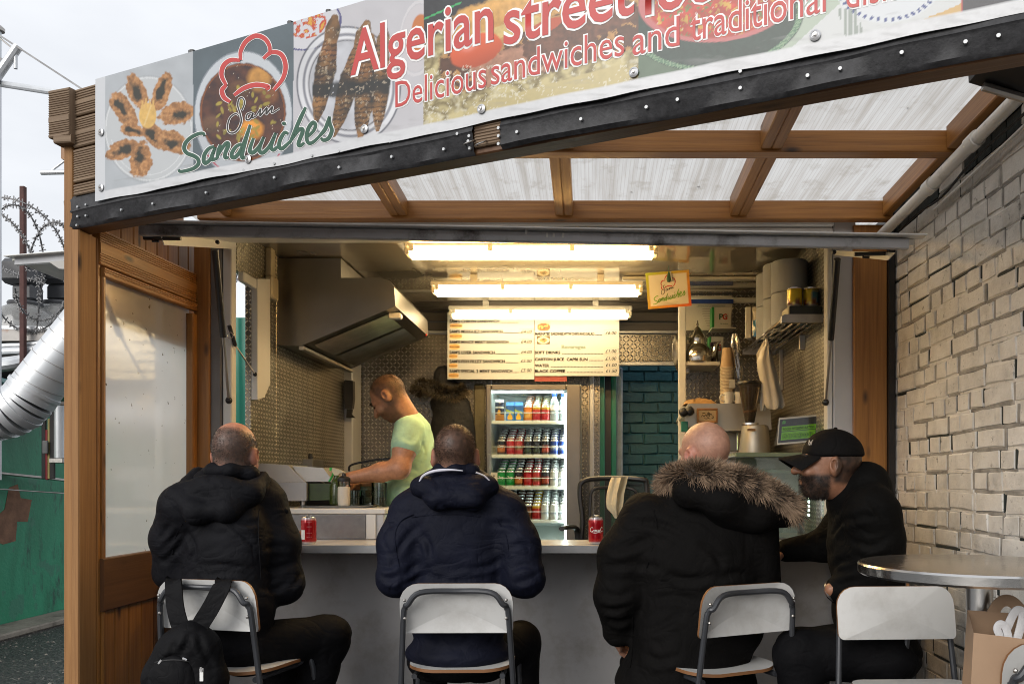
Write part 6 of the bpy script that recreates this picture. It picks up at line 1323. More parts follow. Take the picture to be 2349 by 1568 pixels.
stool('bar stool under the customer in the black cap', PX(2098, 3.22), 3.22, R(62))
stool('bar stool cut off by the lower right corner of the picture', PX(2512, 1.95), 1.95, R(-8), .405, .80, .975)

# ---- round steel table
tb_ = thing('cafe_table', 'round polished steel bar table by the brick wall', 'table', (PX(2247, 2.19), 2.19, 0)); q = Vector(tb_.location); tz = PZ(1297, 2.19)
t = NT('swirled_steel'); v = t.coord('Object'); vo = t.n('TexVoronoi'); t.l(v, vo.inputs['Vector']); vo.inputs['Scale'].default_value = 34
wv = t.math('SINE', t.math('MULTIPLY', vo.outputs['Distance'], 60.)); t.col((.60, .59, .57)); t.set(Metallic=1., Roughness=t.math('ADD', .20, t.math('MULTIPLY', wv, .05))); t.bump(vo.outputs['Distance'], .12, .004); SWIRL = t.m
b = B(); b.lathe([(.001, -.018), (.27, -.018), (.292, -.026), (.300, -.020), (.301, .0), (.297, .005), (.290, .006), (.001, .006)], 72, q + Vector((0, 0, tz)), cap=False); b.build('table_top', SWIRL, tb_)
b = B(); b.lathe([(.058, -.042), (.062, -.03), (.060, -.0185), (.03, -.0183)], 24, q + Vector((0, 0, tz))); b.build('hub', M('dark_hub', (.06, .055, .05), .4, .3), tb_)
b = B(); b.cyl(q + Vector((0, 0, .05)), q + Vector((0, 0, tz - .042)), .0325, n=28); b.build('pillar', STEEL, tb_)
b = B(); b.lathe([(.22, 0), (.225, .01), (.20, .025), (.05, .05), (.034, .06)], 36, q); b.build('foot', STEELD, tb_)

# ---- paper bag with a white carrier on the corner stool
KB = M('kraft_paper', (.42, .28, .18), .7, 0, .08, 5, .15, 40, .004); pb = thing('paper_bag', 'brown paper carrier bag with twisted strap standing on the corner stool', 'bag', (PX(2330, 2.02), 2.06, SEAT))
def bp(x, y, Y): return P(x, y, Y)
x0, x1 = PX(2222, 2.0), PX(2222, 2.0) + .24; zt = PZ(1450, 2.0); zb = SEAT + .02
for nm, quad in (('front_panel', [(x0 - .01, 1.99, zb), (x1, 1.985, zb), (x1 - .005, 2.0, zt - .028), (x0 + .012, 2.0, zt)]), ('back_panel', [(x0 + .03, 2.13, zb), (x1 + .02, 2.13, zb), (x1 + .02, 2.13, zt + .02), (x0 + .05, 2.12, zt + .035)]), ('side_panel', [(x0 - .01, 1.99, zb), (x0 + .03, 2.13, zb), (x0 + .05, 2.12, zt + .035), (x0 + .012, 2.0, zt)])):
    b = B(); A_ = [Vector(p) for p in quad]; n_ = 8; vs = []
    for j in range(n_ + 1):
        for i in range(n_ + 1):
            u, v = i / n_, j / n_; p = A_[0].lerp(A_[1], u).lerp(A_[3].lerp(A_[2], u), v); nn = float(fbm(np.array([[u * 3, v * 3, len(nm)]]), 3)[0]); p += Vector((0, 1, 0)) * nn * .006 * math.sin(math.pi * u); vs.append(p)
    b.add(vs, [(j * 9 + i, j * 9 + i + 1, (j + 1) * 9 + i + 1, (j + 1) * 9 + i) for j in range(n_) for i in range(n_)]); b.build(nm, KB, pb, smooth=60, norm=False)
b = B(); b.tube(smooth_path([P(2268, 1470, 2.13), P(2272, 1420, 2.13), P(2290, 1385, 2.13), P(2310, 1376, 2.13), P(2330, 1386, 2.13), P(2344, 1410, 2.13), P(2350, 1470, 2.13)], 5), .016, 8, flat=.12, upv=(0, 1, 0)); b.build('strap', KB, pb)
wb = thing('white_carrier', 'white plastic carrier handles poking out of the paper bag', 'bag', tuple(P(2315, 1470, 2.06)))
WB = M('white_bag_film', (.78, .78, .80), .4, 0, .05, 8, .4, 30, .01)
def band(name, par, pts, w_, mat, Y):
    b = B(); b.tube(smooth_path([P(x, y, Y) for x, y in pts], 5), w_, 8, flat=.3, upv=(0, 1, 0)); return b.build(name, mat, par, smooth=60)
band('handle', wb, [(2296, 1480), (2310, 1440), (2326, 1405), (2338, 1398), (2346, 1408), (2340, 1440), (2328, 1480)], .011, WB, 2.06)
band('handle', wb, [(2300, 1485), (2292, 1455), (2287, 1440), (2294, 1430), (2305, 1436), (2312, 1455), (2318, 1485)], .010, WB, 2.05)
b = B(); b.ball(P(2312, 1500, 2.07), (.045, .03, .045), 14, 10); b.build('bag_body', WB, wb)

# ---- things on the serving shelf
def coke_pal(a, z): return (.40, .008, .015)
for (x, lb, kd) in ((708, 'red cola can with its back label turned, left on the shelf', 0), (1367, 'red cola can with white script, right on the shelf', 1)):
    me = can_mesh('cola_can', coke_pal, .0345 if not kd else .0345, .122); o = bpy.data.objects.new('cola_can', me); COL.objects.link(o); yy = 3.84; o.location = (PX(x, yy), yy, 1.0712); tag(o, lb, 'drink can', 'cola cans on the shelf'); c_ = o.location
    b = B(); b.tube([c_ + Vector((.004 + .012 * math.cos(a), -.006 + .008 * math.sin(a), .126 + .002)) for a in [i * .7 for i in range(9)]], .0018, 5, closed=True); b.build('ring_pull', ALTOP, o)
    wr = lambda u, v: Vector((c_.x + .0352 * math.cos(-math.pi / 2 + u / .0345), c_.y + .0352 * math.sin(-math.pi / 2 + u / .0345), c_.z + v))
    if kd:
        L_ = [[(7, 8), (4, 10), (0, 7), (-1, 2), (2, -1), (6, 1), (9, 4)], [(11, 4), (9, 2), (10, -0.5), (12, 0), (13, 2.5), (11.5, 4), (14, 3.6)], [(18, 3.4), (16, 3.8), (14.6, 1.5), (16, -.4), (19, 1)], [(22, 3.8), (20, 3.4), (19.6, .6), (21.4, .4), (22.6, 3.6), (22.4, .6), (24, .6)], [(33, 8), (29, 10), (26, 6), (26.6, 1), (30, -.6), (34, 2)], [(4, -2.5), (12, -3.6), (20, -2.2), (26, -3)]]
        strokes('lettering', o, WHITE, L_, lambda x_, y_: wr((x_ - 14) * .00185, .058 + y_ * .00185), 1.5)
    else:
        def fl(name, u0, u1, v0, v1, mat):
            b = B(); n_ = 8; vs = []
            for i in range(n_ + 1): u = u0 + (u1 - u0) * i / n_; vs += [wr(u, v0), wr(u, v1)]
            b.add(vs, [(2 * i, 2 * i + 2, 2 * i + 3, 2 * i + 1) for i in range(n_)]); return b.build(name, mat, o, norm=False)
        fl('barcode_panel', -.028, -.006, .022, .064, WHITE)
        b = B()
        for i in range(14): b.add([wr(-.024 + .0, .03 + i * .0022) * 1.0, wr(-.010, .03 + i * .0022), wr(-.010, .0312 + i * .0022), wr(-.024, .0312 + i * .0022)], [(0, 1, 2, 3)])
        for i, p in enumerate(b.v): b.v[i] = (c_.x + (p[0] - c_.x) * 1.006, c_.y + (p[1] - c_.y) * 1.006, p[2])
        k_ = b.build('barcode', INK, o, norm=False); k_['kind'] = 'stuff'
        PK = M('pale_pink_print', (.62, .20, .20), .4, 0, .05, 5, 0)
        for y_, s_ in ((.098, 'ORIGINAL TASTE'), (.076, 'ENERGY'), (.048, 'PLEASE'), (.03, 'RECYCLE')): text('lettering', s_, o, PK, (c_.x + .003, c_.y - .0345, c_.z + y_), UX, UZ, .022, .005, .01, 'LEFT', 0, (tuple(c_), .0345, .001))
g = thing('food_wrap', 'half eaten sandwich in torn brown paper beside the left cola can', 'sandwich', tuple(P(676, 1243, 3.86))); q = Vector((PX(674, 3.86), 3.86, 1.0725))
crumple('wrap', g, q, .10, .10, .085, 12, M('foil_paper', (.34, .19, .10), .5, 0, .4, 30, .3)); crumple('napkin', g, q + Vector((.0, -.01, .03)), .05, .06, .06, 14, WHITE)

# ---- yard on the left: duct, lamps, pole and barbed wire, tubes, cable trays
t = NT('galvanised_duct'); v = t.coord(); t.col(t.ramp(t.noise(v, 4, 4), [(.3, (.58, .60, .62)), (.7, (.72, .74, .76))])); t.set(Metallic=.6, Roughness=.46); t.bump(t.noise(v, 5, 3), .12, .02); GALV = t.m
du = thing('air_duct', 'silver spiral air duct slanting down behind the timber post', 'duct', tuple(P(60, 1000, 5.6))); DY = 5.6
dp = [P(250, 680, DY + .1), P(159, 794, DY), P(75, 900, DY)]; r_ = .157
ax = (dp[2] - dp[0]).normalized(); b = B(); n_ = 40; L = (dp[2] - dp[0]).length; pts = []; rs = []
for i in range(n_ + 1):
    s = i / n_
    pts.append(dp[0] + ax * L * s); rs.append(r_)
b.tube(pts, rs, 40); b.build('spiral_length', GALV, du)
for i in range(9):
    b = B(); c_ = dp[0] + ax * (.10 + i * .088); s1 = ax.orthogonal().normalized(); s2 = ax.cross(s1); b.tube([c_ + ax * (.022 * math.cos(a + .8)) + (s1 * math.cos(a) + s2 * math.sin(a)) * (r_ + .0015) for a in [k * .1745 for k in range(36)]], .0022, 5, closed=True); b.build('seam', STEELD, du)
el = smooth_path([dp[2] - ax * .02, dp[2] + ax * .08, dp[2] + ax * .16 + Vector((-.06, 0, -.01)), dp[2] + ax * .2 + Vector((-.20, 0, -.0)), dp[2] + ax * .22 + Vector((-.5, 0, -.02))], 3)
for i in range(len(el) - 1):
    b = B(); b.tube([el[i], el[i + 1]], [r_ + .004, r_ + .003], 32); b.build('elbow_piece', GALV, du)
for i in (0, 4, 8):
    b = B(); d_ = (el[i + 1] - el[i]).normalized(); b.tube([el[i] - d_ * .012, el[i] + d_ * .012], r_ + .010, 32); b.build('collar', GALV, du)
# yard roof with rusty gutter and cable trays
yr = thing('yard_roof', 'low metal roof edge with rusty gutter and grey conduits behind the duct', 'roof', tuple(P(60, 800, 7))); YY = 6.6
RUST = M('rusty_gutter', (.44, .42, .40), .6, .4, .2, 5, .2, dirt=4, dcol=(.28, .10, .03))
b = B(); b.beam(P(-160, 770, YY), P(260, 768, YY), .08, .10); b.build('gutter', RUST, yr)
b = B(); b.beam(P(-160, 748, YY - .02), P(260, 757, YY - .02), .05, .03); b.build('gutter_lip', GALV, yr)
for i, (ya, yb, r) in enumerate(((793, 786, .018), (806, 797, .028), (826, 806, .022), (838, 812, .05))):
    b = B(); b.tube(smooth_path([P(-160, ya + 14, YY - .05 - i * .02), P(0, ya, YY - .05 - i * .02), P(60, (ya + yb) / 2 + 1, YY - .05), P(140, yb - 8, YY - .05), P(240, yb - 20, YY)], 5), r, 10); b.build('conduit', GALV, yr)
b = B(); b.box(-7.5, -3.6, YY + .06, YY + 1.8, PZ(870, YY), PZ(782, YY) + .02); b.build('roof_slab', BLACKM, yr)
b = B(); b.tube(smooth_path([P(-50, 860, 6.3), P(30, 878, 6.3), P(90, 890, 6.3)], 4), .02, 8); b.build('hose', M('teal_hose', (.05, .12, .13), .5), yr)
# big lamps
for i, (x, lb) in enumerate(((62, 'grey flood lamp with clear bell reflector left of the rusty pole'), (140, 'second flood lamp with clear bell half hidden by the timber post'))):
    LY = 6.9 + i * .25; s_ = LY / F; g = thing('flood_lamp', lb, 'lamp', tuple(P(x, 755, LY)), 'flood lamps in the yard'); zz_ = lambda y: PZ(y, LY); xc = PX(x, LY); BODY = M('lamp_grey', (.06, .062, .068), .45, 0, .1, 5, .05) if not i else BODY
    b = B(); b.box(xc - 44 * s_ + (10 * s_ if i else 0), xc + 26 * s_, LY - .12, LY + .12, zz_(655), zz_(598), .035); b.build('gear_box', BODY, g)
    b = B(); b.box(xc - 22 * s_, xc + 26 * s_, LY - .08, LY + .08, zz_(692), zz_(656), .02); b.build('neck', BODY, g)
    b = B(); b.lathe([(34 * s_, zz_(693)), (36 * s_, zz_(697)), (35 * s_, zz_(702))], 28, (xc - 4 * s_, LY, 0)); b.build('ring', BODY, g)
    b = B(); b.lathe([(34 * s_, zz_(702)), (48 * s_, zz_(710)), (58 * s_, zz_(725)), (66 * s_, zz_(745)), (70 * s_, zz_(768))], 36, (xc - 4 * s_, LY, 0), cap=False); b.build('bell', M('clear_acrylic', (.72, .72, .70), .12, 0, .1, 6, .05, Transmission_Weight=.75) if not i else bpy.data.materials['clear_acrylic'], g)
    b = B(); b.box(xc - 4 * s_ - .05, xc - 4 * s_ + .06, LY - .05, LY + .05, zz_(745), zz_(722), .02); b.build('burner', WHITEP, g)
rp_ = thing('rusty_pole', 'thin rust brown steel pole carrying the barbed wire', 'pole', tuple(P(53, 760, 6.5))); PYY = 6.5
b = B(); q = P(53, 800, PYY); b.box(q.x - .018, q.x + .018, PYY - .018, PYY + .018, 2.0, PZ(428, PYY), .003); b.build('pole', M('rust_brown', (.085, .035, .03), .7, .2, .3, 12, .3), rp_)
# razor wire coils: each coil one loop with barbs
WIRM = M('galvanised_wire', (.16, .16, .165), .5, .6, .2, 30, .1)
def coil(label, cx, cy, rx, ry, a0, a1, Y, sk=0., tilt=0., bn_=26, name='wire_coil', par=None):
    g = thing(name, label, 'barbed wire', tuple(P(cx, cy, Y)), 'barbed wire coils'); pts = []
    for k in range(41):
        a = R(a0 + (a1 - a0) * k / 40); x = rx * math.cos(a); y = ry * math.sin(a); pts.append(P(cx + x * math.cos(tilt) - y * math.sin(tilt) + sk * k, cy + x * math.sin(tilt) + y * math.cos(tilt), Y + .25 * math.sin(a)))
    b = B(); b.tube(pts, .006, 5); b.build('wire', WIRM, g)
    b = B(); n_ = len(pts)
    for k in range(bn_):
        p = pts[int((k + .5) / bn_ * (n_ - 1))]; a = random.uniform(0, 3.14); d_ = Vector((math.cos(a), 0, math.sin(a))) * .026; e_ = Vector((math.cos(a + 1.3), 0, math.sin(a + 1.3))) * .02
        b.beam(p - d_, p + d_, .006, .006, (0, 1, 0), 0); b.beam(p - e_, p + e_, .006, .006, (0, 1, 0), 0)
    o = b.build('barbs', WIRM, g, smooth=0); o['kind'] = 'stuff'
coil('barbed wire arch sweeping right from the rusty pole top', -10, 620, 165, 168, -88, 12, 6.45)
coil('outermost barbed wire arch left of the rusty pole', -40, 690, 130, 210, -80, 20, 6.4, bn_=30)
coil('tall narrow barbed wire arch crossing the rusty pole', 30, 610, 70, 140, -170, 30, 6.5)
coil('small barbed wire loop between pole and post', 125, 640, 62, 130, 190, 330, 6.35)
coil('low sagging barbed wire loop in front of the lamps', 70, 640, 90, 120, 20, 175, 6.3)
coil('barbed wire loop hanging under the side hatch', 95, 660, 60, 75, 0, 180, 6.2, bn_=18)
coil('wide barbed wire strand running down behind the hatch', 20, 560, 150, 55, 40, 130, 6.4, tilt=.5, bn_=20)
coil('barbed wire coil seen through the kiosk side window', 545, 700, 40, 60, 100, 440, 7.2, bn_=22)
coil('tall barbed wire coil seen through the kiosk side window', 560, 700, 26, 90, 60, 400, 7.4, bn_=22)
# scaffold tubes and stay wires against the sky
def bar(name, label, cat, a, c2, r, mat=GALV):
    b = B(); b.cyl(a, c2, r, n=10); return tag(b.build(name, mat), label, cat)
bar('scaffold_tube', 'long grey tube running from the left edge to the canopy block', 'tube', P(-40, 186, 6), P(150, 215, 5.4), .022)
bar('scaffold_tube', 'short leaning grey tube high at the left edge', 'tube', P(-20, 195, 5.8), P(42, 106, 5.8), .03)
sp_ = thing('mast_pole', 'vertical pole with cap along the left picture edge', 'pole', tuple(P(-2, 700, 6)))
b = B(); b.cyl(P(-4, 1100, 6.0), P(-4, 70, 6.0), .02, n=12); b.build('pole', GALV, sp_)
b = B(); b.lathe([(.04, 0), (.042, .02), (.02, .04)], 14, P(-4, 72, 6.0)); b.build('cap', STEELD, sp_)
b = B(); b.cyl(P(-4, 135, 6.0), P(-4, 165, 6.0), .035, n=12); b.build('clamp', STEELD, sp_)
st = thing('stay_wires', 'thin dark stay wires slanting down to the canopy corner', 'wire', tuple(P(100, 160, 5.8)))
for a, c2 in (((0, 82), (215, 222)), ((0, 88), (40, 120))):
    b = B(); b.cyl(P(*a, 5.9), P(*c2, 5.3 if c2[0] > 100 else 5.85), .006, n=6); b.build('wire', STEELD, st)
b = B(); b.cyl(P(36, 118, 5.8), P(36, 158, 5.8), .012, n=8); b.build('strut', GALV, st)
bk = thing('lamp_bracket', 'small grey tube bracket beside the timber post', 'bracket', tuple(P(125, 395, 5.5)))
b = B(); b.cyl(P(95, 396, 5.5), P(190, 394, 5.5), .016, n=10); b.build('arm', GALV, bk); b = B(); b.cyl(P(112, 396, 5.5), P(180, 345, 5.5), .007, n=8); b.build('brace', GALV, bk)
# green post panel and hanging clutter beyond the duct
gp = thing('green_panel', 'green metal panel with slotted rail seen through the side window', 'panel', tuple(P(552, 960, 7)))
b = B(); b.box(PX(538, 7), PX(620, 7), 7.0, 7.04, .3, PZ(728, 7), .004); b.build('sheet', GREENP, gp)
b = B(); b.box(PX(534, 6.95), PX(541, 6.95), 6.93, 6.95, 1.2, PZ(640, 6.95), .002); b.build('slotted_rail', GALV, gp)
hc = thing('hanging_bundle', 'dark striped bundle and pipes hanging on the green wall beside the duct', 'bundle', tuple(P(125, 1095, 6.9)))
CLC = [M('red_cloth', (.22, .02, .025), .7), M('yellow_cloth', (.32, .27, .10), .7), M('black_cloth', (.02, .018, .018), .7), M('grey_cloth', (.16, .16, .16), .7)]
for k, (xa, xb, y0, y1, m_) in enumerate(((98, 108, 950, 1098, 2), (107, 113, 985, 1100, 0), (112, 118, 960, 1098, 1), (117, 128, 940, 1098, 2), (100, 112, 1010, 1040, 3))):
    b = B(); Yk = 6.9 - (.02 if k == 4 else 0) - k * .006; b.box(PX(xa, Yk), PX(xb, Yk), Yk - .02, Yk, PZ(y1, Yk), PZ(y0, Yk), .006); b.build('strip', CLC[m_], hc)
b = B(); b.cyl(P(137, 1060, 6.85), P(137, 930, 6.85), .04, n=16); b.build('pipe', GALV, hc)
b = B(); b.box(PX(122, 6.86), PX(155, 6.86), 6.8, 6.86, PZ(1062, 6.86), PZ(1050, 6.86), .006); b.build('bracket', STEELD, hc)
# ================================================================ PEOPLE
def smin(a, b, k):
    h = np.clip(.5 + .5 * (b - a) / k, 0, 1); return b + (a - b) * h - k * h * (1 - h)
class SDF:
    """smooth union of simple solids, meshed by surface nets"""
    def __init__(s): s.p = []
    def cone(s, a, b, r0, r1, k=.02): s.p.append(('c', np.array(a, np.float32), np.array(b, np.float32), np.float32(r0), np.float32(r1), k, 1)); return s
    def ell(s, c, r, k=.02, m=None, sub=False): s.p.append(('e', np.array(c, np.float32), np.array(r, np.float32), None if m is None else np.array(m, np.float32), 0, k, -1 if sub else 1)); return s
    def chain(s, pts, rs, k=.02):
        for i in range(len(pts) - 1): s.cone(pts[i], pts[i + 1], rs[i], rs[i + 1], k)
        return s
    def cut(s, n, d): s.p.append(('h', np.array(n, np.float32), np.float32(d), 0, 0, .012, -2)); return s       # keep n.p < d
    def ev(s, P_):
        P_ = np.asarray(P_, np.float32); d = np.full(len(P_), 9., np.float32)
        for q in s.p:
            if q[0] == 'c':
                ab = q[2] - q[1]; t_ = np.clip(((P_ - q[1]) @ ab) / max(ab @ ab, 1e-9), 0, 1); w_ = P_ - q[1] - t_[:, None] * ab; e = np.sqrt(np.einsum('ij,ij->i', w_, w_)) - (q[3] + (q[4] - q[3]) * t_)
            elif q[0] == 'e':
                l = P_ - q[1]
                if q[3] is not None: l = l @ q[3]
                l = l / q[2]; k0 = np.sqrt(np.einsum('ij,ij->i', l, l)); l = l / q[2]; k1 = np.sqrt(np.einsum('ij,ij->i', l, l)); e = np.where(k0 < 1e-4, -q[2].min(), k0 * (k0 - 1) / np.maximum(k1, 1e-6))
            else: e = P_ @ q[1] - q[2]
            if q[6] == 1: d = smin(d, e, q[5])
            elif q[6] == -1: d = -smin(-d, e, q[5])
            else: d = -smin(-d, -e, q[5])
        return d
    def near(s, c, r):
        q = SDF(); q.p = [p for p in s.p if p[6] != 1 or np.linalg.norm(p[1] - c) < r]; return q
    def mesh(s, h=.01, pad=.03):
        lo, hi = [], []
        for q in s.p:
            if q[6] != 1: continue
            if q[0] == 'c': r = max(q[3], q[4]); lo.append(np.minimum(q[1], q[2]) - r); hi.append(np.maximum(q[1], q[2]) + r)
            else: r = q[2].max(); lo.append(q[1] - r); hi.append(q[1] + r)
        lo = np.min(lo, 0) - pad; hi = np.max(hi, 0) + pad; K = 4
        nc = np.ceil((hi - lo) / (h * K)).astype(int) + 1; n = nc * K + 1
        ax = [lo[i] + (np.arange(nc[i]) + .5) * h * K for i in range(3)]
        G = np.stack(np.meshgrid(*ax, indexing='ij'), -1).reshape(-1, 3); dc = s.ev(G).reshape(nc)
        act = np.abs(dc) < h * K * 1.05
        D = np.repeat(np.repeat(np.repeat(np.sign(dc) * 1., K, 0), K, 1), K, 2); D = np.pad(D, ((0, 1), (0, 1), (0, 1)), mode='edge').astype(np.float32)
        A = np.zeros(n, bool); ia = np.argwhere(act)
        ofs = np.stack(np.meshgrid(*[np.arange(K + 1)] * 3, indexing='ij'), -1).reshape(-1, 3)
        pts = (ia[:, None, :] * K + ofs[None]).reshape(-1, 3); A[pts[:, 0], pts[:, 1], pts[:, 2]] = True
        idx = np.argwhere(A); D[A] = s.ev(lo + idx * h)
        I = D < 0; c = np.zeros(np.array(n) - 1, np.int8)
        for a in (0, 1):
            for b_ in (0, 1):
                for e in (0, 1): c += I[a:n[0] - 1 + a, b_:n[1] - 1 + b_, e:n[2] - 1 + e]
        cell = (c > 0) & (c < 8); ci = np.argwhere(cell); vid = -np.ones(cell.shape, np.int64); vid[cell] = np.arange(len(ci))
        acc = np.zeros((len(ci), 3)); cnt = np.zeros(len(ci)); cor = [(a, b_, e) for a in (0, 1) for b_ in (0, 1) for e in (0, 1)]
        for x in range(8):
            for y in range(x + 1, 8):
                p, q = np.array(cor[x]), np.array(cor[y])
                if np.abs(p - q).sum() != 1: continue
                d0 = D[tuple((ci + p).T)]; d1 = D[tuple((ci + q).T)]; m = (d0 < 0) != (d1 < 0); t_ = np.where(m, d0 / np.where(m, d0 - d1, 1), 0)
                acc[m] += (p + (q - p) * t_[:, None])[m]; cnt[m] += 1
        V = lo + (ci + acc / np.maximum(cnt, 1)[:, None]) * h; Fc = []
        for a in range(3):
            u, w = (a + 1) % 3, (a + 2) % 3; sl0 = [slice(None)] * 3; sl1 = [slice(None)] * 3; sl0[a] = slice(0, -1); sl1[a] = slice(1, None)
            ch = I[tuple(sl0)] != I[tuple(sl1)]; e = np.argwhere(ch); e = e[(e[:, u] > 0) & (e[:, w] > 0) & (e[:, u] < n[u] - 1) & (e[:, w] < n[w] - 1)]
            ins = I[tuple(e.T)]; du = np.zeros(3, int); du[u] = 1; dw = np.zeros(3, int); dw[w] = 1
            q4 = np.stack([vid[tuple((e - du - dw).T)], vid[tuple((e - dw).T)], vid[tuple(e.T)], vid[tuple((e - du).T)]], 1); q4[~ins] = q4[~ins][:, ::-1]; Fc.append(q4)
        Fc = np.concatenate(Fc); Fc = Fc[(Fc >= 0).all(1)]
        # one Newton step onto the surface, and normals
        e_ = h * .5; g = np.stack([s.ev(V + np.eye(3)[i] * e_) - s.ev(V - np.eye(3)[i] * e_) for i in range(3)], 1); g /= np.maximum(np.linalg.norm(g, axis=1), 1e-6)[:, None]
        V = V - np.clip(s.ev(V), -h, h)[:, None] * g * .8
        return V, Fc, g
def skin_mesh(name, V, Fc, mat, par, col=None):
    base = np.array(par.location if par is not None and par.parent is None else (par.parent.location if par is not None else V.mean(0)))
    me = bpy.data.meshes.new(name); me.vertices.add(len(V)); me.vertices.foreach_set('co', (V - base).astype(np.float32).ravel())
    me.loops.add(Fc.size); me.loops.foreach_set('vertex_index', Fc.astype(np.int32).ravel()); me.polygons.add(len(Fc)); me.polygons.foreach_set('loop_start', np.arange(0, Fc.size, 4, dtype=np.int32)); me.update(calc_edges=True); me.validate()
    me.polygons.foreach_set('use_smooth', [True] * len(me.polygons)); me.materials.append(mat)
    if col is not None:
        ca = me.color_attributes.new('Col', 'FLOAT_COLOR', 'POINT'); A = np.ones((len(V), 4), np.float32); A[:, :3] = col; ca.data.foreach_set('color', A.ravel())
    o = bpy.data.objects.new(name, me); COL.objects.link(o)
    if par is not None: o.parent = par
    else: o.location = base
    return o
def folds(V, N, amp=.008, sc=(7, 7, 16), seed=1, fine=.35):
    """cloth creases: soft bulges and narrow stretched valleys pushed along the normal"""
    p = V * np.array(sc) * .62; w = fbm(V * 4.5, seed + 40, 2)[:, None] * 1.1; r = vnoise(p * .8 + w, seed); c1_ = vnoise(p + w * 1.3 + 9, seed + 3); c2_ = vnoise(p[:, [1, 2, 0]] * 1.5 + w + 4, seed + 7)
    d = .45 * r - .85 * np.exp(-(c1_ / .13) ** 2) * np.clip(.4 + 1.4 * vnoise(V * 6, seed + 11), 0, 1) - fine * np.exp(-(c2_ / .16) ** 2)
    return V + N * (amp * d)[:, None]
t = NT('skin_paint'); a_ = t.n('Attribute', attribute_name='Col'); v = t.coord(); t.col(t.mix(1.0, a_.outputs['Color'], t.ramp(t.noise(v, 55, 5, .65), [(.3, (.78, .70, .68)), (.7, (1.1, 1.06, 1.04))]), 'MULTIPLY')); t.set(Roughness=.48); t.put(t.b.inputs['Subsurface Weight'], .08); t.put(t.b.inputs['Subsurface Radius'], (.01, .004, .002)); t.bump(t.noise(v, 220, 3), .12, .002); SKIN = t.m
def cloth(name, c, rough=.7, bs=55, bp=.35, spec=.10, wr=.34):
    t = NT(name); v = t.coord(); n1 = t.noise(v, 7, 4); t.col(t.ramp(n1, [(.3, tuple(x * .75 for x in c)), (.7, tuple(x * 1.25 for x in c))])); t.set(Roughness=rough, Specular_IOR_Level=spec)
    w1 = t.math('ABSOLUTE', t.math('SUBTRACT', t.noise(t.coord(scale=(1, 1, 1.5)), 6, 2, .5, 1.0), .5)); w2 = t.math('ABSOLUTE', t.math('SUBTRACT', t.noise(t.coord(scale=(1.4, 1, 1)), 15, 2, .5, .8), .5))
    h = t.math('ADD', t.math('MULTIPLY', t.math('MINIMUM', w1, .10), 5.), t.math('ADD', t.math('MULTIPLY', t.math('MINIMUM', w2, .08), 2.), t.math('MULTIPLY', t.noise(v, bs * 5, 2), .12)))
    t.bump(h, wr, .012); return t.m
def haircol(name, c): return M(name, c, .75, 0, .35, 90, .8, 260, .004)
def rot(yaw, pitch=0., roll=0.): return np.array(Matrix.Rotation(yaw, 3, 'Z') @ Matrix.Rotation(pitch, 3, 'X') @ Matrix.Rotation(roll, 3, 'Y'))
